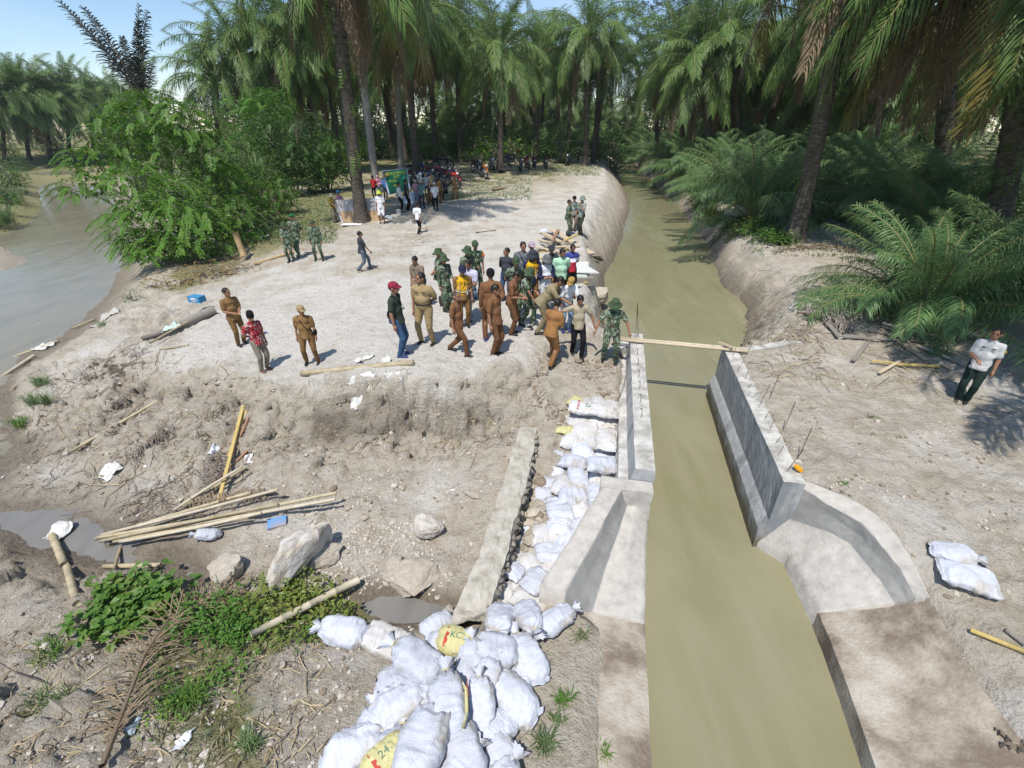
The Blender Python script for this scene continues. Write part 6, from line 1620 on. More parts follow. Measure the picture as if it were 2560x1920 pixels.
for a in [(1208, 446, -70, 'orange', 'sport', 'motorcycle with orange front fork parked ahead of the row'), (1190, 432, -60, 'black', 'moped', 'black motorcycle left of the orange fork'), (1228, 425, -75, 'white', 'sport', 'motorcycle with pale tank left of the single palm'),
          (1245, 424, -80, 'black', 'sport', 'black motorcycle against the single palm trunk'), (1268, 418, 60, 'blue', 'sport', 'dark blue motorcycle right of the single palm'), (1280, 412, 55, 'black', 'sport', 'black motorcycle with yellow plate behind the blue one'),
          (1300, 428, -85, 'black', 'moped', 'black moped standing alone in front of the row'), (1318, 422, 100, 'orange', 'moped', 'dark moped with orange front in the middle of the row'), (1336, 420, 95, 'black', 'moped', 'moped with white plate seen from behind'),
          (1364, 421, 95, 'black', 'sport', 'motorcycle with white plate at the right of the row'), (1404, 408, -110, 'blue', 'moped', 'blue moped, left of the pair near the fern palm'), (1417, 414, -105, 'black', 'sport', 'black motorcycle, right of the pair near the fern palm'),
          (1290, 398, 20, 'red', 'sport', 'red motorcycle at the back of the row'), (1305, 395, 170, 'red', 'moped', 'dark red moped at the very back'), (1325, 397, 10, 'black', 'moped', 'black moped behind the row in shade'), (1345, 396, 190, 'grey', 'sport', 'grey motorcycle behind the row in shade'),
          (1183, 405, 30, 'grey', 'sport', 'dark motorcycle parked behind at the far left of the row'), (1445, 405, 80, 'black', 'moped', 'black moped at the foot of the fern palm'),
          (1108, 424, 15, 'black', 'sport', 'black motorcycle with headlight behind the banner group'), (1066, 460, -30, 'blue', 'moped', 'blue moped behind the banner group'), (1088, 452, -20, 'red', 'sport', 'dark red motorcycle behind the banner group'),
          (1105, 458, -15, 'black', 'sport', 'black sport motorcycle behind the khaki uniform'), (1122, 462, -25, 'purple', 'sport', 'purple motorcycle in the banner group'), (1130, 470, -50, 'red', 'sport', 'bright red motorcycle with raised tail in the banner group'),
          (1046, 470, -70, 'white', 'moped', 'white moped right of the banner'), (1030, 462, 100, 'black', 'moped', 'black moped behind the banner'), (1045, 445, 30, 'blue', 'sport', 'blue motorcycle behind the banner group near the palm')]:
    bike(*a)

# ------------------------------------------------------------------ banner and board
def facing_panel(c_tl, c_tr, c_bl, c_br, n=10, wav=.03):
    G = np.zeros((n, n, 3))
    for i in range(n):
        for j in range(n):
            a, b_ = i / (n - 1), j / (n - 1)
            G[i, j] = (c_tl * (1 - b_) + c_tr * b_) * (1 - a) + (c_bl * (1 - b_) + c_br * b_) * a
            G[i, j][1] += wav * math.sin(b_ * 7) * math.sin(a * 3)
    return G
bm_green = mat('banner_green', (.018, .19, .11), (.025, .23, .145), 2, .45, spec=.4); bm_white = mat('banner_border', (.55, .62, .75), (.5, .56, .7), 3, .5); bm_yel = mat('banner_lettering', (.60, .72, .10), (.52, .65, .10), 4, .6)
def onplane(px, py, Y):
    r_ = pray(px, py); t_ = Y / r_[1]; return np.array([0, 0, CAMH]) + r_ * t_
bp = hit(985, 498); BY = bp[1]
tl, tr, bl, br = onplane(957, 428, BY), onplane(1017, 421, BY - .6), onplane(973, 487, BY + .2), onplane(1024, 474, BY - .5)
ban = empty('banner', ((tl + tr + bl + br) / 4 * np.array([1, 1, 0]) + np.array([0, 0, bl[2]]))); tag(ban, 'green cloth banner with yellow lettering held up by the group', 'banner')
iv = -np.array(ban.location)
G = facing_panel(tl, tr, bl, br, 12); me = grid_mesh('cloth', G + iv, bm_green); me = apply_mods(me, [('SOLIDIFY', dict(thickness=.012))], bm_green); link('cloth', me, ban)
mb = MB(); e_ = [(tl, tr), (tl, bl), (bl, br), (tr, br)]
for k, (a, b_) in enumerate(e_):
    mb.tube([Vector(a + iv), Vector(b_ + iv)], .05 if k != 1 else .13, 6, True, 0, .25)
mb.build('border', bm_white, ban)
ux = (tr - tl); wB = np.linalg.norm(ux); uy = (tl - bl); hB = np.linalg.norm(uy)
nrmB = np.cross(ux, uy); nrmB /= np.linalg.norm(nrmB)
if nrmB[1] > 0: nrmB = -nrmB
for row, (tx, fx, fy, sz) in enumerate((('GOTONG ROYONG BERSIH', .55, .86, .17), ('BERSAMA', .56, .72, .17), ('MASYARAKAT DESA BARU', .58, .55, .165), ('KABUPATEN BATU BARA', .60, .36, .15), ('TAHUN 2023', .60, .20, .15))):
    tm = text_mesh(tx, sz, bm_yel, 'lettering', .006)
    wd = max(v.co.x for v in tm.vertices) - min(v.co.x for v in tm.vertices); tgt = wB * (.78, .30, .80, .62, .5)[row]
    c_ = tl + ux * fx - uy * (1 - fy)
    for v in tm.vertices:
        q = c_ + ux / wB * v.co.x * tgt / wd + uy / hB * v.co.y * 1.5 + nrmB * (.05 + v.co.z) + iv
        v.co = Vector(q)
    link('lettering', tm, ban)
mb = MB(); mb.ell(Vector(tl + ux * .14 - uy * .16 + nrmB * .05 + iv), (.13, .02, .13)); mb.build('emblem', mat('banner_emblem', (.35, .12, .06), (.3, .25, .05), 9, .6), ban)
# painted timber formwork board leaning beside the large palm
wood_l = mat('plywood', (.50, .35, .20), (.42, .29, .16), 3, .8, .2, 30, .2, stretch=(1, 1, 6)); board_g = mat('board_grey', (.42, .42, .43), (.34, .34, .36), 4, .8, .3, 30); board_r = mat('board_tan', (.34, .24, .16), (.28, .19, .12), 4, .8)
bb = hit(870, 554)
brd = empty('formwork_board', bb); tag(brd, 'grey and tan formwork box standing around the large palm trunk', 'board')
Y0 = bb[1]
def quad_panel(name, P, m, th=.03):
    mbq = MB(); mbq.add([Vector(p) - Vector(bb) for p in P], [(0, 1, 2, 3)]); me_ = apply_mods(mbq.mesh(name, m, False), [('SOLIDIFY', dict(thickness=th))], m); return link(name, me_, brd)
zt_ = lambda px, py, Y: onplane(px, py, Y)
quad_panel('upper_panel', [zt_(837, 500, Y0), zt_(948, 494, Y0 + .2), zt_(948, 526, Y0 + .1), zt_(848, 529, Y0 - .1)], board_g)
quad_panel('lower_panel', [zt_(848, 529.5, Y0 - .1), zt_(942, 526.5, Y0 + .1), zt_(950, 556, Y0), zt_(857, 556, Y0 - .2)], wood_l)
mbx = MB(); mbx.tube([Vector(zt_(836, 500, Y0 - .05)) - Vector(bb), Vector(zt_(857, 558, Y0 - .25)) - Vector(bb)], .07, 4, True); mbx.build('edge_post', board_g, brd)
quad_panel('side_panel', [zt_(928, 496, Y0 + .3), zt_(944, 496, Y0 + .35), zt_(957, 554, Y0 + .1), zt_(945, 540, Y0 + .25)], board_r)
o = MB(); p_ = hit(880, 562); o.box((0, 0, .03), (1.1, .5, .03)); q = o.build('white_sheet', mat('styrofoam', (.75, .75, .75), (.7, .7, .7), 5, .8), None, False, p_); tag(q, 'white foam sheet on the ground in front of the formwork box', 'sheet')
# things lying by the banner group
pl_m = mat('plastic_clear', (.55, .65, .75), (.45, .55, .68), 8, .3); bk_m = mat('bucket_white', (.7, .72, .7), (.6, .62, .6), 5, .4)
def crumple(name, px, py, r, m, label, cat, seed, group=None, flat=.5, dz=0.0):
    p = hit(px, py); me_ = rock_mesh(name, 1, seed, m, 3, 1.2); jitter_mesh(me_, .22, 3.5, seed); o = link(name, me_, None, p + np.array([0, 0, r * flat * .5 + dz]), (0, 0, seed), (r, r * .75, r * flat)); tag(o, label, cat, group); return o
crumple('plastic_bundle', 1028, 508, .55, pl_m, 'bundle of pale blue plastic on the ground behind the banner group', 'plastic', 3, None, 1.0)
crumple('plastic_bag', 975, 546, .28, mat('plastic_grey', (.35, .38, .45), (.45, .48, .52), 8, .3), 'grey plastic bag on the ground beside the white clad man', 'plastic bag', 4)
mbk = MB(); mbk.tube([(0, 0, 0), (0, 0, .3)], [.11, .15], 14); mbk.tube([(math.cos(a) * .15, math.sin(a) * .15, .3) for a in np.linspace(0, 6.283, 15)], .012, 5, False); q = mbk.build('bucket', bk_m, None, True, hit(998, 538)); tag(q, 'white bucket on the ground left of the walking young man', 'bucket')

# ------------------------------------------------------------------ timber, bamboo, planks
bamb = mat('bamboo', (.46, .39, .26), (.38, .32, .21), 6, .55, .2, 40, .3, c3=(.30, .24, .13), varying=.15); bamb_p = mat('bamboo_pale', (.54, .48, .37), (.46, .40, .29), 6, .6, .2, 40, .3, c3=(.40, .32, .2), varying=.12)
stick_m = mat('dry_stick', (.32, .25, .16), (.24, .18, .12), 8, .9, .3, 40, varying=.2); wood_p = mat('plank_pale', (.56, .47, .34), (.47, .38, .26), 5, .85, .3, 30, .2, stretch=(1, 6, 6), varying=.18); wood_y = mat('plank_yellow', (.55, .42, .16), (.46, .34, .12), 5, .8, .3, 30, stretch=(1, 6, 6)); wood_r = mat('plank_red', (.38, .22, .14), (.30, .17, .1), 5, .85, .3, 30, stretch=(1, 6, 6)); wood_g = mat('wood_grey', (.30, .27, .235), (.22, .20, .175), 6, .95, .7, 25, .15, stretch=(1, 5, 5))
def pole(name, a, b, r, m, label, cat, group=None, za=None, zb=None, nodes=True, r2=None, dz=0.0, bend=0.0, part=None):
    A = hit(*a) if za is None else at(a[0], a[1], za); B = hit(*b) if zb is None else at(b[0], b[1], zb)
    A = Vector(A) + Vector((0, 0, r + dz)); B = Vector(B) + Vector((0, 0, (r2 or r) + dz)); d = B - A; L = d.length
    mb_ = MB(); n = max(2, int(L / .34)); pts_, rad = [], []
    perp = d.cross(Vector((0, 0, 1))).normalized()
    for i in range(n + 1):
        t = i / n; p = d * t + perp * bend * math.sin(math.pi * t); rr0 = r + ((r2 or r) - r) * t
        if nodes and 0 < i < n:
            e = .012 / L
            for q, k in ((-e, 1.0), (0, 1.16), (e, 1.0)): pts_.append(p + d * q); rad.append(rr0 * k)
        else: pts_.append(p); rad.append(rr0)
    mb_.tube(pts_, rad, 9, True); o = mb_.build(name, m, None, True, A)
    if label: tag(o, label, cat, group)
    return o
def plank(a, b, w, th, m, label, cat='plank', group=None, za=None, zb=None, dz=0.0, name='plank', roll=0.0):
    A = hit(*a) if za is None else at(a[0], a[1], za); B = hit(*b) if zb is None else at(b[0], b[1], zb)
    A, B = Vector(A) + Vector((0, 0, th / 2 + dz)), Vector(B) + Vector((0, 0, th / 2 + dz)); d = B - A; L = d.length; c = (A + B) / 2
    mb_ = MB(); mb_.box((0, 0, 0), (L, w, th)); me_ = mb_.mesh(name, m, False); 
    bm = bmesh.new(); bm.from_mesh(me_); bmesh.ops.bevel(bm, geom=bm.edges[:], offset=min(th, w) * .12, segments=1, affect='EDGES'); bm.to_mesh(me_); bm.free()
    o = link(name, me_, None, c); o.rotation_mode = 'QUATERNION'; q = d.to_track_quat('X', 'Z'); o.rotation_quaternion = q @ Euler((roll, 0, 0)).to_quaternion(); tag(o, label, cat, group); return o
# bamboo bundle at the pit floor
BG = 'bamboo poles lying in a bundle on the pit floor'
for k, (a, b, r, lb) in enumerate([((245, 1360), (632, 1243), .055, 'bamboo pole at the top of the bundle, shortest of the far ones'), ((262, 1352), (700, 1238), .05, 'bamboo pole second from the top of the bundle'), ((255, 1362), (845, 1250), .055, 'long bamboo pole reaching the far right of the bundle'),
                               ((300, 1352), (842, 1260), .055, 'long pale bamboo pole just below the longest'), ((258, 1368), (700, 1276), .05, 'bamboo pole in the middle of the bundle'), ((310, 1372), (660, 1300), .05, 'lowest bamboo pole of the bundle, nearest the camera'), ((290, 1366), (625, 1306), .045, 'thin bamboo pole beside the lowest one'), ((440, 1290), (612, 1180), .045, 'bamboo pole rising from the bundle towards the bank')]):
    pole('bamboo_pole', a, b, r * .6, bamb_p if k % 2 else bamb, lb, 'bamboo', BG, za=-1.74, zb=(-1.40 if b[0] > 640 else -1.52) if k < 7 else -1.33, dz=.09 + .03 * (k % 3), bend=rng.uniform(-.05, .05))
pole('bamboo_pole', (754, 940), (1035, 913), .07, bamb, 'thick bamboo pole lying along the edge of the bank', 'bamboo', za=-.36, zb=-.03)
pole('bamboo_pole', (135, 1345), (166, 1420), .06, bamb, 'short bamboo piece at the left pool, upper one', 'bamboo', dz=.02)
pole('bamboo_pole', (172, 1425), (198, 1518), .055, bamb, 'short bamboo piece below the other at the left pool', 'bamboo', dz=.02)
pole('bamboo_pole', (262, 1422), (405, 1418), .04, bamb, 'thin bamboo piece lying across the pool edge', 'bamboo', dz=.02)
pole('stick', (278, 1460), (304, 1372), .025, stick_m, 'thin stick standing in the mud by the pool', 'stick', nodes=False, dz=.02)
pole('bamboo_pole', (636, 1604), (900, 1468), .05, bamb_p, 'weathered bamboo pole lying on the green plants', 'bamboo', dz=.12, r2=.06)
# planks leaning on the slope
SG = 'sawn battens lying down the slope'
for a, b, w, lb in [((550, 1258), (610, 1020), .07, 'long yellow batten running down the slope'), ((572, 1150), (618, 1032), .06, 'short yellow batten beside the long one'), ((522, 1228), (622, 1132), .06, 'brown batten crossing the long one'), ((575, 1160), (625, 1045), .05, 'dark batten in the shadow of the long one')]:
    plank(a, b, w, .04, wood_y if 'yellow' in lb else wood_r, lb, 'batten', SG, dz=.05)
pole('bamboo_pole', (462, 1278), (615, 1178), .04, bamb, 'bamboo pole crossing the dead frond on the slope', 'bamboo', dz=.06)
pole('bamboo_pole', (180, 1135), (396, 1008), .035, bamb, 'long thin bamboo pole on the left slope', 'bamboo', dz=.03)
pole('stick', (295, 1070), (370, 1000), .018, stick_m, 'dark bent stick beside the thin bamboo pole', 'stick', nodes=False, dz=.05)
pole('bamboo_pole', (0, 955), (90, 895), .05, bamb_p, 'plank-like pole at the river bank, left edge', 'bamboo', dz=.05)
pole('bamboo_pole', (0, 912), (150, 858), .04, bamb, 'long pole along the water edge at the left', 'bamboo', dz=.05)
pole('bamboo_pole', (185, 826), (240, 802), .035, bamb, 'short pole at the water edge by the mat', 'bamboo', dz=.05)
pole('bamboo_pole', (378, 870), (503, 798), .03, bamb, 'bamboo pole leaning on the log with the cloth', 'bamboo', dz=.12)
pole('bamboo_pole', (400, 876), (472, 864), .025, bamb, 'thin bamboo lying in front of the log', 'bamboo')
plank((635, 664), (735, 634), .16, .06, wood_l, 'pale plank lying left of the soldiers', dz=.05)
pole('log', (357, 852), (538, 785), .07, wood_g, 'weathered grey log lying on the left of the bank', 'log', nodes=False, r2=.15, bend=.12)
pole('tree_stump', (612, 648), (590, 590), .13, mat('cut_wood', (.38, .28, .15), (.30, .22, .12), 6, .9, .4), 'leaning cut tree stump beside the dry twigs', 'stump', za=-.42, zb=.55, nodes=False, r2=.14)
# carton and cloth on the log, mat, plastic
def carton(p, rz, size, m, label, tx=None, tilt=0.0):
    mb_ = MB(); mb_.box((0, 0, size[2] / 2), size); me_ = mb_.mesh('carton', m, False); o = link('carton', me_, None, p, (tilt, 0, rz)); tag(o, label, 'carton')
    if tx:
        mw = mat('carton_label', (.7, .7, .72), (.65, .65, .68), 5, .7); q = MB(); q.ell((0, -size[1] / 2 - .002, size[2] / 2), (size[0] * .3, .006, size[2] * .36)); lo = q.build('emblem', mw, o)
        t_ = text_mesh(tx, size[2] * .4, mat('carton_print', (.05, .12, .35), (.05, .1, .3), 5, .7), 'lettering', .002)
        for v in t_.vertices: v.co = Vector((v.co.x, -size[1] / 2 - .011 - v.co.z, v.co.y + size[2] / 2))
        link('lettering', t_, o)
    return o
blue_c = mat('carton_blue', (.04, .20, .40), (.06, .28, .48), 6, .7)
hp_ = hit(505, 775); carton(hp_ + np.array([-.05, 0, .30]), R(-14), (.46, .28, .20), blue_c, 'blue drinking water carton on the grey log', 'AQUA')
hp_ = hit(695, 1312); carton(hp_ + np.array([0, 0, .0]), R(20), (.32, .22, .10), mat('carton_tan_blue', (.10, .28, .55), (.45, .30, .20), 2.2, .7, detail=1), 'crushed blue and tan carton beside the boulder', None, .2)
cloth_w = mat('sack_cloth', (.66, .66, .64), (.56, .55, .52), 5, .8, .3, 40, c3=(.45, .42, .37)); cloth_g = mat('sack_cloth_green', (.52, .62, .56), (.45, .56, .5), 5, .8); pap = mat('white_plastic', (.70, .72, .78), (.62, .64, .70), 5, .5)
def rag(px, py, w, h_, m, label, seed, cat='empty sack', rz=None, amp=.10, name='empty_sack', dz=.02):
    """limp cloth lying on the ground, crumpled"""
    p = hit(px, py); n = 14; rz = seed if rz is None else rz; G = np.zeros((n, n, 3)); rs_ = np.random.default_rng(seed)
    for i in range(n):
        for j in range(n):
            x, y = (j / (n - 1) - .5) * w, (i / (n - 1) - .5) * h_
            X = p[0] + x * math.cos(rz) - y * math.sin(rz); Y = p[1] + x * math.sin(rz) + y * math.cos(rz); G[i, j] = (X, Y, zt(X, Y) + dz)
    Q = G.reshape(-1, 3); d_ = fbm(Q + seed, 5, 3, seed); Q[:, 2] += np.abs(d_) * amp * 2; Q[:, :2] += np.c_[fbm(Q + 9, 4, 2, seed), fbm(Q + 19, 4, 2, seed)] * .10
    me_ = grid_mesh(name, G - p, m); me_ = apply_mods(me_, [('SOLIDIFY', dict(thickness=.008))], m); o = link(name, me_, None, p); tag(o, label, cat); return o
rag(432, 832, .5, .35, cloth_g, 'pale green and white cloth draped on the pole by the log', 1, dz=.16); rag(905, 970, .35, .6, cloth_w, 'empty white sack hanging over the bank edge', 2); rag(985, 945, .36, .15, cloth_w, 'small white sack scrap below the bamboo pole', 3); rag(910, 900, .5, .2, cloth_w, 'empty white sack with red print left of the standing cap man', 4)
rag(965, 903, .35, .22, cloth_w, 'empty sack behind the bamboo pole end', 5); rag(112, 870, .7, .4, cloth_w, 'heap of white sacks at the river edge', 6); rag(262, 800, .9, .6, mat('mat_grey', (.45, .44, .4), (.38, .36, .32), 5, .9), 'grey mat lying at the water edge', 7, 'mat'); rag(158, 1335, .45, .28, cloth_w, 'white sack at the end of the bamboo piece in the pool', 8, dz=.06)
rag(275, 1185, .3, .4, cloth_w, 'torn white sack on the left slope', 9); rag(622, 1155, .2, .22, mat('cup_white', (.75, .73, .7), (.68, .66, .62), 5, .7), 'white box scrap right of the battens', 10, 'scrap', amp=.05); rag(540, 1130, .3, .2, pap, 'bit of white plastic on the slope', 11, 'plastic'); rag(370, 1158, .06, .22, pap, 'narrow white plastic strip on the slope', 12, 'plastic', amp=.03)
rag(470, 1850, .2, .14, pap, 'clear plastic scrap in the near grass', 13, 'plastic'); rag(330, 1820, .14, .14, mat('plastic_bluegrey', (.25, .32, .38), (.3, .36, .42), 6, .4), 'blue grey plastic scrap by the dead frond', 14, 'plastic'); rag(1320, 815, .35, .15, cloth_w, 'white scrap at the feet of the soldiers', 15)
rag(1985, 765, .35, .25, pap, 'white ring of plastic on the right bank', 16, 'plastic'); rag(660, 590 + 5, .5, .3, pap, 'white plastic at the foot of the thicket', 17, 'plastic'); rag(1555, 918, .22, .1, mat('rag_dark', (.08, .07, .07), (.12, .1, .1), 6, .9), 'dark rag beside the left canal wall', 18, 'rag')
o_ = crumple('orange_bag', 1996, 1172, .085, mat('plastic_orange', (.75, .35, .01), (.65, .28, .01), 6, .4), 'small orange plastic bag on the right wall top', 'plastic bag', 21, None, .7); o_.location = tuple(at(1996, 1172, -.13))
# timber pile behind the crowd
TP = 'sawn timber of the pile behind the crowd'; rs = random.Random(12)
base = [(1322, 640, 1390, 622), (1335, 650, 1440, 640), (1330, 634, 1400, 612), (1340, 625, 1410, 640), (1350, 612, 1440, 650), (1345, 600, 1420, 625), (1360, 592, 1450, 640), (1372, 645, 1480, 640), (1385, 635, 1500, 650), (1395, 650, 1505, 648), (1335, 660, 1400, 655), (1340, 668, 1420, 660), (1350, 606, 1385, 612), (1400, 612, 1470, 622), (1330, 675, 1390, 668), (1420, 640, 1495, 655), (1380, 620, 1450, 618), (1410, 628, 1478, 636)]
ad = ['pale', 'grey', 'yellowish', 'weathered', 'rough', 'bleached']; po = ['at the bottom of the pile', 'near its left end', 'near its right end', 'in the middle of the pile']
for k, (a, b_, c_, d_) in enumerate(base):
    plank((a, b_), (c_, d_), rs.uniform(.08, .17), rs.uniform(.025, .045), rs.choice([wood_p, wood_p, wood_y, wood_g]), 'pale sawn board lying in the timber pile behind the crowd', 'board', TP, dz=.04 * (k % 5))
plank((1375, 588), (1480, 652), .30, .05, wood_p, 'wide pale board crossing the timber pile to the canal side', 'board', TP, dz=.30); plank((1395, 594), (1380, 622), .14, .05, wood_r, 'short reddish board standing across the timber pile', 'board', TP, dz=.36); plank((1410, 622), (1442, 606), .14, .05, wood_y, 'yellow batten crossing the top of the timber pile', 'board', TP, dz=.34); plank((1355, 596), (1400, 620), .22, .05, wood_p, 'broad bleached board left of the reddish one', 'board', TP, dz=.26)
ply = mat('plywood_white', (.66, .66, .63), (.58, .58, .55), 4, .7)
def sheet_on(P, zc, m, label, th=.03):
    W = [at(*p, zc) for p in P]; c = sum(W) / len(W); mb_ = MB(); mb_.add([w_ - c for w_ in W], [tuple(range(len(W)))]); me_ = apply_mods(mb_.mesh('panel', m, False), [('SOLIDIFY', dict(thickness=th))], m); o = link('panel', me_, None, c); tag(o, label, 'panel', 'formwork panels at the canal edge'); return o
sheet_on([(1434, 656), (1471, 656), (1471, 668), (1498, 684), (1434, 682)], .32, ply, 'white plywood sheet projecting over the canal edge'); sheet_on([(1432, 688), (1467, 688), (1467, 697), (1432, 695)], .20, mat('panel_mint', (.50, .56, .50), (.45, .5, .45), 4, .7), 'pale green panel below the white plywood sheet', .06); sheet_on([(1430, 700), (1470, 702), (1468, 709), (1430, 706)], .05, wood_y, 'lowest formwork panel at the canal edge', .07)
mb_ = MB(); p_ = hit(1460, 706); mb_.box((0, 0, .05), (.6, .3, .28)); q = mb_.build('timber_block', wood_g, None, False, p_); tag(q, 'timber block propping the panels at the canal edge', 'timber')
plank((1530, 866), (1545, 860), .05, .04, wood_p, 'short peg on the sill by the soldier', 'peg', dz=.1)
# planks across the canal between the wall tops
A_, B_ = cv(12.05, .95, -.17), cv(11.95, 3.45, -.17)
for k, (du, zz, m_, lb) in enumerate(((0, 0, wood_p, 'long pale bamboo beam bridging the two canal walls, near one'), (.10, .01, bamb_p, 'long pale beam bridging the two canal walls, far one'))):
    mb_ = MB(); a, b_ = Vector(cv(12.05 + du, .45, -.13 + zz)), Vector(cv(11.95 + du, 3.75, -.13 + zz)); mb_.tube([Vector((0, 0, 0)), (b_ - a) / 2, b_ - a], [.036, .04, .036], 8); q = mb_.build('bamboo_pole', m_, None, True, a); tag(q, lb, 'beam', 'beams bridging the canal')
mb_ = MB(); a = Vector(cv(11.9, 3.25, -.12)); mb_.box((0, 0, 0), (.40, .06, .04), Euler((0, 0, R(-50))).to_matrix()); q = mb_.build('plank', wood_p, None, False, a + Vector((-.05, .12, .10))); tag(q, 'short wooden peg lying across the beam on the right wall', 'plank')
# reinforcing rods standing in the wall tops
steel = mat('rusty_steel', (.16, .13, .115), (.22, .18, .155), 20, .7, metal=.4)
def rod(p, q, r=.007, label='thin steel rod standing up from the right wall top', group='steel rods in the right wall'):
    mb_ = MB(); p, q = Vector(p), Vector(q); mb_.tube([Vector((0, 0, 0)), (q - p)], r, 5); o = mb_.build('steel_rod', steel, None, True, p); tag(o, label, 'steel rod', group)
rs = random.Random(8)
for u in np.arange(7.1, 12.3, .42):
    v = 3.36 + rs.uniform(-.1, .1); hgt = rs.choice((.15, .2, .25, .55)); rod(cv(u, v, -.25), cv(u + rs.uniform(-.1, .1), v + rs.uniform(.0, .16), -.2 + hgt), .0055, 'tall steel rod standing in the right wall top' if hgt > .5 else 'short steel rod standing in the right wall top')
for u in (7.6, 8.5, 9.6): rod(cv(u, 3.65, -.4), cv(u + .1, 3.75, .35), .007, 'steel rod standing in the soil behind the right wall')
for k in range(2): rod(cv(12.4 + .1 * k, .95 + .08 * k, -.25), cv(12.45 + .12 * k, .88, .75), .009, 'tall steel rod standing at the far end of the left wall', 'steel rods in the left wall')
for u in np.arange(8.3, 12.0, .6):
    a = cv(u, .95, -.2); mb_ = MB(); mb_.tube([Vector((0, 0, 0)), Vector((.04, .1, .06)), Vector((.09, .3, .05)), Vector((.07, .38, -.0))], .007, 5); q = mb_.build('steel_rod', steel, None, True, a); tag(q, 'bent steel rod lying on the left wall top', 'steel rod', 'steel rods in the left wall')
mb_ = MB(); ring = [(.0, .0, .0)]; mb_.tube([Vector(cv(12.2, .7, -.25)) - Vector(cv(12.2, .7, -.25)), Vector(cv(11.5, .75, -.1)) - Vector(cv(12.2, .7, -.25)), Vector(cv(10.2, .66, -.45)) - Vector(cv(12.2, .7, -.25)), Vector(cv(9.4, .5, -.62)) - Vector(cv(12.2, .7, -.25))], .005, 4); q = mb_.build('wire', steel, None, True, cv(12.2, .7, -.25)); tag(q, 'thin wire trailing along the left wall side', 'wire')
# scrap timber on the right bank
RGp = 'scrap timber at the foot of the young palm'
for a, b_, w, lb, m_ in [((2170, 832), (2330, 858), .12, 'grey board in the scrap pile', wood_g), ((2195, 823), (2330, 855), .08, 'thin pole in the scrap pile', wood_g), ((2200, 828), (2312, 905), .10, 'long board leading right out of the scrap pile', wood_p), ((2235, 916), (2345, 922), .08, 'yellow batten in front of the scrap pile', wood_y), ((2195, 941), (2245, 912), .07, 'short batten pointing at the camera', wood_p), ((2130, 910), (2165, 865), .10, 'short grey board left in the scrap pile', wood_g), ((2065, 815), (2095, 850), .12, 'grey bark piece at the left of the scrap pile', wood_g), ((2175, 912), (2230, 916), .06, 'thin yellow stick near the batten', wood_y), ((2345, 915), (2378, 932), .09, 'short board near the man\'s feet', wood_p), ((2105, 850), (2310, 862), .10, 'long grey board at the back of the scrap pile', wood_g)]:
    plank(a, b_, w, .04, m_, lb, 'board', RGp, dz=.05 + .03 * (len(lb) % 2))
pole('bamboo_pole', (2200, 823), (2328, 853), .04, bamb_p, 'pale bamboo pole at the top of the scrap pile', 'bamboo', RGp, dz=.15); pole('stick', (2290, 870), (2400, 916), .035, mat('birch', (.5, .47, .42), (.3, .27, .24), 12, .9), 'pale mottled branch reaching to the man', 'branch', RGp, nodes=False, dz=.05)
for a, b_, lb in [((1840, 840), (1905, 815), 'dry stalk on the muddy right bank'), ((1820, 828), (1870, 806), 'forked dry stalk at the water edge'), ((1852, 862), (1930, 850), 'long dry stalk by the concrete strip')]: pole('stick', a, b_, .02, bamb_p, lb, 'stick', nodes=False, dz=.04)
pole('stick', (2420, 1583), (2560, 1640), .03, wood_y, 'yellow batten lying on the ground at the right edge', 'batten', nodes=False, dz=.04); plank((2510, 1578), (2560, 1618), .06, .03, wood_g, 'grey slat at the right edge', 'slat', dz=.03)
pole('stick', (1240, 577), (1190, 583), .03, stick_m, 'dead branch lying on the clearing', 'branch', nodes=False); pole('stick', (1230, 478), (1262, 472), .10, stick_m, 'short log on the grass before the motorcycles', 'log', nodes=False); pole('stick', (815, 580), (840, 552 + 22), .03, stick_m, 'bent dry branch right of the lone soldier', 'branch', nodes=False)
# ------------------------------------------------------------------ boulders and rubble
lime = mat('limestone', (.62, .60, .57), (.48, .43, .36), 2.2, .95, .8, 20, .15, c3=(.36, .30, .23)); lime2 = mat('limestone_tan', (.50, .45, .38), (.40, .35, .28), 2.5, .95, .8, 20, .15, c3=(.56, .53, .48))
def boulder(px, py, size, rz, label, seed, m=lime, sink=.3, tilt=0.0):
    p = hit(px, py); me_ = rock_mesh('boulder', 1, seed, m, 4, .6); jitter_mesh(me_, .07, 2.5, seed); jitter_mesh(me_, .03, 9, seed + 1)
    for q in me_.polygons: q.use_smooth = False
    o = link('boulder', me_, None, p + np.array([0, 0, size[2] * (1 - sink)]), (0, tilt, rz), size); tag(o, label, 'boulder', 'boulders on the pit floor'); return o
boulder(752, 1420, (.70, .30, .52), R(58), 'largest white boulder, long and tilted, above the green plants', 31, lime, .40, -.35)
boulder(575, 1440, (.34, .28, .24), R(10), 'pale boulder left of the largest one', 32, lime2); boulder(815, 1400, (.34, .22, .18), R(30), 'tan boulder behind the largest one', 33, lime2); boulder(1070, 1330, (.24, .30, .24), R(80), 'white upright boulder near the stone wall', 34, lime); boulder(1030, 1455, (.40, .48, .20), R(100), 'broad flat pale boulder beside the puddle', 35, lime2, .5); boulder(985, 1415, (.2, .16, .12), R(0), 'small boulder above the broad flat one', 36, lime2)
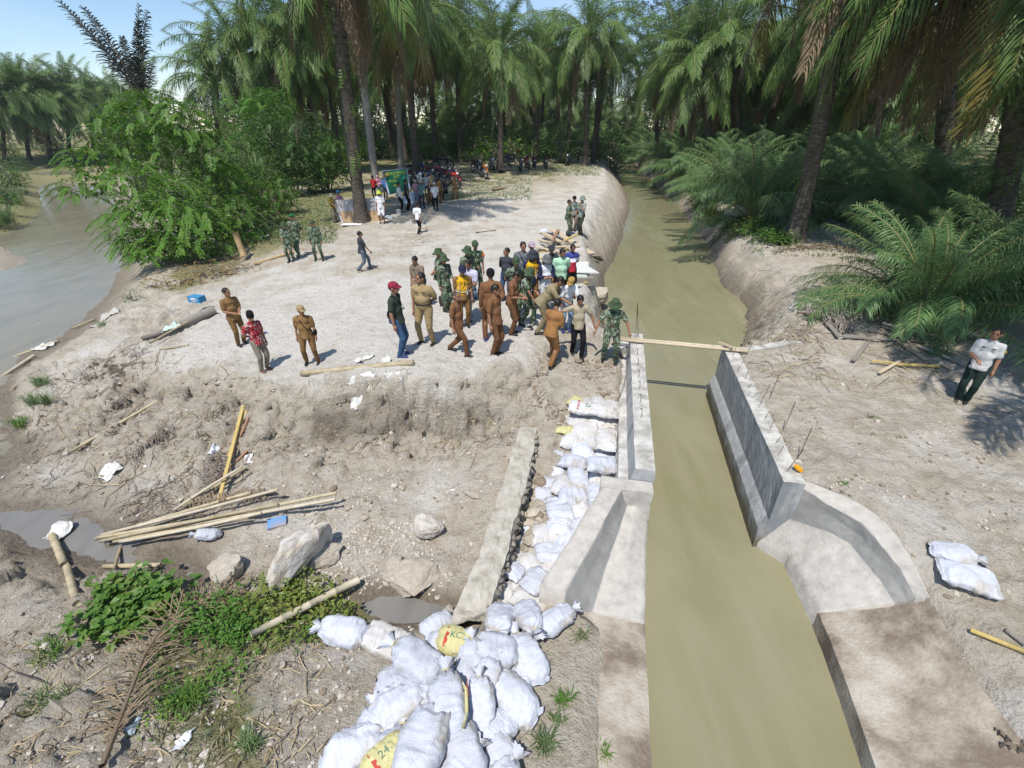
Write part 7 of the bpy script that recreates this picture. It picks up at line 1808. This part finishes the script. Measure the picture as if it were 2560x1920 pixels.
boulder(1325, 1350, (.14, .18, .10), R(20), 'flat slab stone in the ditch beside the stone wall', 37, lime2); boulder(1345, 1270, (.13, .17, .10), R(60), 'angular stone in the ditch by the trench bags', 38, lime2); boulder(1115, 1545, (.16, .12, .12), R(60), 'small stone at the puddle by the stone wall end', 39, lime2); boulder(1180, 1240, (.22, .08, .05), R(-25), 'flat slab lying left of the stone wall', 40, lime2)
boulder(1500, 755, (.5, .35, .35), R(20), 'pale earth block under the panels at the canal edge', 41, lime2, .3)
# chips of stone, clods, straw: nobody could count them
def scatter(name, n, region, mats_, label, cat, size, seed, shape='clod', cluster=True, cond=None):
    rs_ = random.Random(seed); mb_ = MB(); k = 0; tries = 0
    base_ = [np.array([v.co[:] for v in rock_mesh('t', 1, 600 + i, None, 2 if shape == 'lump' else 1, 1.1 if shape == 'lump' else .6).vertices]) for i in range(4)]
    if shape == 'lump': base_ = [q + np.stack([fbm(q + 7 * k, 2.6, 3, k) for k in range(3)], 1) * .35 for q in base_]
    bmf = bmesh.new(); bmesh.ops.create_icosphere(bmf, subdivisions=2 if shape == 'lump' else 1, radius=1); faces_ = [tuple(v.index for v in f.verts) for f in bmf.faces]; bmf.free()
    while k < n and tries < n * 4:
        tries += 1; px, py = region(rs_)
        p = hit(px, py)
        if cluster and vnoise(np.array([[px / 70, py / 40]]), 1, seed)[0] < rs_.uniform(-.3, .5): continue
        if p[2] < WZ - .0 or (cond and not cond(p)): continue
        s_ = size * rs_.uniform(.35, 1.3) * (1 if rs_.random() < .93 else 2.0)
        if shape in ('clod', 'lump'):
            b_ = base_[rs_.randrange(4)] * np.array([s_, s_ * rs_.uniform(.6, 1), s_ * rs_.uniform(.4, .8)]); a = rs_.uniform(0, 6.28); c_, s2 = math.cos(a), math.sin(a)
            b_ = np.c_[b_[:, 0] * c_ - b_[:, 1] * s2, b_[:, 0] * s2 + b_[:, 1] * c_, b_[:, 2]] + p + np.array([0, 0, s_ * (.15 if shape == 'clod' else -.22)]); mb_.add(b_, faces_, rs_.randrange(len(mats_)))
        else:
            a = rs_.uniform(0, 6.28); l_ = s_ * rs_.uniform(.5, 1.6); q = p[:2] + np.array([math.cos(a), math.sin(a)]) * l_
            m_ = (p[:2] + q) / 2 + np.array([-math.sin(a), math.cos(a)]) * l_ * rs_.uniform(-.15, .15)
            mb_.tube([(p[0], p[1], p[2] + .012), (m_[0], m_[1], zt(*m_) + .03 + .05 * l_), (q[0], q[1], zt(*q) + .012)], .0035 + .006 * rs_.random(), 3, False, rs_.randrange(len(mats_)))
        k += 1
    o = mb_.build(name, mats_, None, shape == 'lump'); tag(o, label, cat, kind='stuff'); return o
clod_m = mat('clod', (.42, .37, .30), (.34, .29, .225), 6, .95, .5, 30, .1); clod_p = mat('clod_pale', (.52, .485, .43), (.44, .40, .34), 6, .95, .5, 30, .1); clod_d = mat('clod_dark', (.27, .22, .165), (.21, .17, .125), 6, .95, .5, 30, .1)
U = lambda r_, a, b_: r_.uniform(a, b_)
scatter('clods', 800, lambda r_: (U(r_, 0, 1300), U(r_, 950, 1300)), [clod_m, clod_p, clod_d], 'crumbled clods of clay over the eroded slope', 'clods', .045, 1)
scatter('clods', 900, lambda r_: (U(r_, 0, 900), U(r_, 1450, 1920)), [clod_m, clod_p, clod_d], 'mud crumbs over the near left bank', 'clods', .03, 2)
scatter('clods', 700, lambda r_: (U(r_, 1840, 2560), U(r_, 880, 1500)), [clod_m, clod_p, clod_d], 'crumbled clods on the right ground', 'clods', .035, 3, cond=lambda p: p[2] > -1.2)
GM = bpy.data.materials['ground']
scatter('clods', 700, lambda r_: (U(r_, 1330, 1560), U(r_, 900, 1060)), [clod_m, clod_d], 'brown clods on the dirt ramp', 'clods', .05, 4)
scatter('clods', 450, lambda r_: (U(r_, 300, 1500), U(r_, 560, 930)), [clod_m, clod_p], 'small clods on the levelled bank', 'clods', .03, 5)
scatter('stone_chips', 900, lambda r_: (r_.gauss(960, 130), r_.gauss(1370, 90)), [lime, lime2, clod_p], 'white limestone chips around the boulders', 'stone chips', .032, 6)
scatter('stone_chips', 160, lambda r_: (r_.gauss(1320, 22), r_.gauss(1300, 90)), [lime2, clod_m, clod_d], 'broken stones in the ditch beside the stone wall', 'stone chips', .09, 7)
straw_m = mat('straw', (.46, .38, .24), (.36, .28, .17), 8, .9); twig_m = mat('twig', (.16, .13, .105), (.22, .18, .14), 8, .9)
scatter('straw', 700, lambda r_: (U(r_, 0, 650), U(r_, 900, 1320)), [straw_m, twig_m, twig_m], 'dry roots and straw over the left slope', 'straw', .4, 8, 'straw')
scatter('straw', 500, lambda r_: (U(r_, 0, 800), U(r_, 1560, 1920)), [straw_m, straw_m, twig_m], 'dry straw over the near left bank', 'straw', .22, 9, 'straw')
scatter('straw', 220, lambda r_: (U(r_, 700, 1320), U(r_, 960, 1120)), [straw_m, twig_m], 'exposed roots in the eroded bank face', 'roots', .3, 10, 'straw')
scatter('straw', 400, lambda r_: (U(r_, 1880, 2400), U(r_, 700, 960)), [straw_m, twig_m], 'dry litter on the right bank', 'litter', .4, 11, 'straw')
scatter('straw', 500, lambda r_: (r_.gauss(1960, 60), r_.gauss(800, 45)), [mat('ash_leaf', (.28, .26, .25), (.22, .20, .19), 8, .9), straw_m, twig_m], 'grey dead fronds and litter on the muddy bank', 'litter', .5, 12, 'straw', cond=lambda p: p[2] > -1.6)
scatter('straw', 260, lambda r_: (r_.gauss(560, 60), r_.gauss(668, 18)), [straw_m, twig_m], 'dry twigs at the foot of the bushes', 'twigs', .6, 13, 'straw')
scatter('straw', 380, lambda r_: (U(r_, 640, 1180), U(r_, 520, 640)), [straw_m, twig_m], 'litter on the clearing by the palms', 'litter', .35, 14, 'straw')
scatter('straw', 220, lambda r_: (r_.gauss(290, 40), r_.gauss(925, 25)), [twig_m], 'tangle of dark dry brush on the left slope', 'brush', .4, 15, 'straw')
# ------------------------------------------------------------------ near plants and dead fronds
def ground_frond(pts_px, L, label, seed, m=None, dz=.12, wl=.03, nl=80):
    P = [Vector(hit(*p)) + Vector((0, 0, dz)) for p in pts_px]; rs_ = random.Random(seed); mb_ = MB()
    dense = []
    for a, b_ in zip(P[:-1], P[1:]):
        for k in range(8): dense.append(a.lerp(b_, k / 8))
    dense.append(P[-1]); o0 = dense[0]; D = [p - o0 for p in dense]
    mb_.tube(D, [.032 * (1 - .8 * i / len(D)) + .005 for i in range(len(D))], 6, False, 1)
    for k in range(nl):
        t = .12 + .88 * k / nl; i = min(int(t * (len(D) - 1)), len(D) - 2); p = D[i].lerp(D[i + 1], t * (len(D) - 1) - i); tg = (D[i + 1] - D[i]).normalized(); sd = tg.cross(Vector((0, 0, 1))).normalized()
        for s_ in (-1, 1):
            le = L * (1 - .55 * abs(t - .45)) * rs_.uniform(.6, 1.1); d = (sd * s_ * rs_.uniform(.6, 1.1) + tg * rs_.uniform(-.1, 1.1) + Vector((0, 0, rs_.uniform(-.1, .35)))).normalized(); e = p + d * le; e.z = min(e.z, zt(e.x + o0.x, e.y + o0.y) - o0.z + rs_.uniform(.01, .10)); m1 = p + d * le * .5 + Vector((0, 0, .05)); w = d.cross(Vector((0, 0, 1))).normalized() * wl * .5
            mb_.add([p - w, p + w, m1 + w, m1 - w, e], [(0, 1, 2, 3), (3, 2, 4)], 0)
    o = mb_.build('dead_frond', [m or fr_dead, rach_d], None, False, o0); tag(o, label, 'dead frond'); return o
ground_frond([(268, 1930), (315, 1800), (370, 1650), (430, 1560), (520, 1505), (620, 1490)], .80, 'long dry brown palm frond lying through the near plants', 1, wl=.016, nl=75)
ground_frond([(560, 1130), (545, 1180), (520, 1230)], .45, 'grey dead frond under the battens on the slope', 2, mat('frond_grey', (.26, .22, .19), (.20, .17, .15), 6, .9), wl=.02, nl=40); ground_frond([(690, 1240), (590, 1255), (480, 1270)], .35, 'dry frond at the end of the bamboo poles', 3, wl=.02, nl=40); ground_frond([(460, 1105), (420, 1085), (330, 1150)], .3, 'weathered frond on the left slope', 4, MATS['frond_grey'], wl=.02, nl=40)
ground_frond([(1990, 790), (2060, 800), (2120, 830)], .7, 'grey dead frond on the bank left of the young palm', 5, MATS['frond_grey'], wl=.035, nl=50); ground_frond([(2180, 640), (2050, 620), (1940, 632)], .8, 'dead frond lying at the foot of the leaning palm', 6, wl=.04, nl=50); ground_frond([(2570, 1900), (2530, 1880), (2500, 1850)], .3, 'dark dead leaf at the lower right corner', 7, MATS['twig'], wl=.03, nl=12)
lv_vine = leafmat('leaf_vine', (.10, .215, .035), (.15, .28, .05), (.26, .30, .07), .1); lv_yel = leafmat('leaf_yellowgreen', (.16, .24, .045), (.25, .28, .06), (.10, .19, .04), .1)
lv_tuft = leafmat('leaf_tuft', (.10, .15, .045), (.17, .20, .08), (.28, .24, .12), .15)
def bed(name, spots, m, label, n, ls, h_, seed, cat='plant', asp=.55, group=None):
    rs_ = random.Random(seed); p0 = hit(*spots[0]); mb_ = MB(); st_ = MB(); t = empty(name, p0); tag(t, label, cat, group)
    for s_ in spots:
        c = Vector(hit(*s_) - p0)
        for k in range(n):
            a = rs_.uniform(0, 6.28); r_ = rs_.uniform(0, .34) * max(1, ls * 9); x, y = c.x + math.cos(a) * r_, c.y + math.sin(a) * r_; g = zt(x + p0[0], y + p0[1]) - p0[2]; hh = h_ * rs_.uniform(.3, 1.1) * (1 - r_ * .8 / max(1, ls * 9)); top = Vector((x + rs_.uniform(-.05, .05), y + rs_.uniform(-.05, .05), g + hh)); st_.tube([(x, y, g - .02), top], .003, 3, False)
            for q in range(4): leafcloud(mb_, top, (ls, ls, ls * .7) if ls > .15 else (.07, .07, .05), 1, ls, rs_, .4, 0, asp)
    mb_.build('leaves', m, t, False)['kind'] = 'stuff'; st_.build('stems', mat('green_stem', (.12, .18, .05), (.16, .2, .06), 6, .8), t)['kind'] = 'stuff'; return t
bed('creeping_vine', [(280, 1560), (310, 1500), (330, 1530), (350, 1480), (370, 1510), (395, 1540), (420, 1490), (340, 1570), (260, 1580)], lv_vine, 'broad-leaved green vine at the left of the near plants', 26, .13, .34, 1, asp=.8)
bed('leafy_weeds', [(480, 1530), (520, 1560), (560, 1520), (600, 1545), (540, 1590), (480, 1590), (620, 1580), (580, 1600), (520, 1540)], lv_mid, 'dark green weeds in the middle of the near plants', 34, .07, .28, 2); bed('leafy_weeds', [(650, 1520), (700, 1500), (740, 1480), (790, 1500), (830, 1510), (760, 1540), (700, 1555), (850, 1545), (680, 1480)], lv_yel, 'yellow green weeds at the right of the near plants', 26, .085, .30, 3); bed('leafy_weeds', [(640, 1590), (700, 1600), (770, 1590), (600, 1620), (820, 1560), (660, 1560)], lv_vine, 'low bright weeds along the weathered pole', 22, .06, .16, 4)
bed('leafy_weeds', [(400, 1720), (440, 1740), (480, 1760), (420, 1790), (400, 1660), (550, 1690), (580, 1710), (510, 1720)], lv_vine, 'sparse low weeds on the near slope', 14, .06, .10, 5)
bed('leafy_weeds', [(1748, 515), (1765, 535), (1790, 560), (1815, 575), (1740, 495), (1780, 545), (1840, 590)], lv_yel, 'bright yellow green weeds along the top of the right canal bank', 60, .22, .55, 6)
bed('leafy_weeds', [(1880, 585), (1910, 600), (1935, 590), (1955, 612), (1900, 570), (1860, 560)], lv_mid, 'dark green weeds left of the leaning palm foot', 60, .2, .45, 7)
bed('leafy_weeds', [(2035, 560), (2080, 545), (2120, 555), (2000, 575), (2160, 560)], lv_vine, 'low grass-green weeds behind the leaning palm', 50, .2, .3, 8)
def tuft(px, py, n, h_, sp, m, label, seed, w=.012, group='grass tufts on bare ground'):
    p = hit(px, py); return grass_clump(p, n, h_, sp, seed, label, w, m, 'grass_tuft', 'grass tuft', group, lean=.9)
for k, (px, py, n, h_, sp, lb) in enumerate([(475, 1760, 180, .28, .12, 'largest bright grass tuft on the near slope'), (610, 1870, 90, .2, .14, 'flattened grass tuft near the bottom edge'), (1455, 1590, 60, .13, .08, 'grass tuft on the left apron below the bags'), (1415, 1750, 80, .16, .08, 'green grass tuft in the apron joint'), (1395, 1800, 60, .14, .07, 'grass tuft low on the left apron'), (1360, 1860, 90, .2, .08, 'grass tuft at the pile foot on the apron'), (1500, 1880, 60, .15, .1, 'thin grass at the wet stain on the apron'), (95, 1010, 200, .35, .25, 'green grass strip on the left slope'), (110, 960, 160, .3, .2, 'upper end of the green grass strip'), (60, 1060, 140, .3, .2, 'lower tuft of the green grass strip'), (2180, 1042, 40, .1, .06, 'tiny tuft on the right ground'), (2245, 1092, 40, .08, .06, 'second tiny tuft on the right ground'), (2110, 1210, 40, .1, .06, 'tiny tuft at the right wing crest'), (1955, 786, 50, .14, .07, 'small tuft on the muddy right bank'), (258, 815, 60, .3, .1, 'green sprout beside the grey mat'), (130, 1480 + 160, 120, .2, .2, 'grey grass on the near mud bank'), (120, 1760, 160, .22, .2, 'matted grass in the near mud hollow')]):
    tuft(px, py, n, h_, sp, lv_grass if k % 3 else lv_vine, lb, 700 + k)
# grass over the clearing edge, a sward nobody could count
gm = MB(); rs = random.Random(55)
for k in range(4200):
    r_ = rs.random()
    if r_ < .3: px, py = rs.uniform(1000, 1330), rs.uniform(440, 500)
    elif r_ < .75: px, py = rs.uniform(560, 840), rs.uniform(485, 610)
    elif r_ < .85: px, py = rs.uniform(1330, 1500), rs.uniform(412, 440)
    else: px, py = rs.uniform(1720, 2200), rs.uniform(500, 640)
    p = hit(px, py)
    if p[2] < -.6: continue
    blades(gm, p - np.array([0, 0, .02]), 4, .16 if py > 440 else .25, .25, rs, .03, 0, .9)
o = gm.build('grass', lv_grass, None, False); tag(o, 'short grass sward around the clearing and motorcycles', 'grass', kind='stuff')
gm = MB()
for k in range(1300):
    px, py = (rs.gauss(560, 130), rs.gauss(1565, 45)) if k % 2 else (rs.gauss(480, 90), rs.gauss(1740, 80))
    if vnoise(np.array([[px / 60, py / 45]]), 1, 3)[0] < -.05: continue
    if not (200 < px < 880 and 1440 < py < 1920): continue
    p = hit(px, py); blades(gm, p - np.array([0, 0, .01]), 3, .10, .08, rs, .008, 0, 1.1)
o = gm.build('grass', lv_tuft, None, False); tag(o, 'low green grass among the near plants', 'grass', kind='stuff')

# ------------------------------------------------------------------ humid air
hz = MB(); hz.box((0, 145, 15.4), (500, 330, 41.4)); hzm = bpy.data.materials.new('haze'); hzm.use_nodes = True
hn, hl = hzm.node_tree.nodes, hzm.node_tree.links; hn.clear()
ho = hn.new('ShaderNodeOutputMaterial'); hv = hn.new('ShaderNodeVolumePrincipled'); hl.new(hv.outputs[0], ho.inputs['Volume'])
hv.inputs['Color'].default_value = (.80, .88, 1.0, 1); hv.inputs['Density'].default_value = 0.0003; hv.inputs['Anisotropy'].default_value = .2
o = hz.build('haze', hzm, None, False); tag(o, 'thin pale humid haze over the whole place', 'haze', kind='stuff')

bpy.data.scenes.remove(WORK)
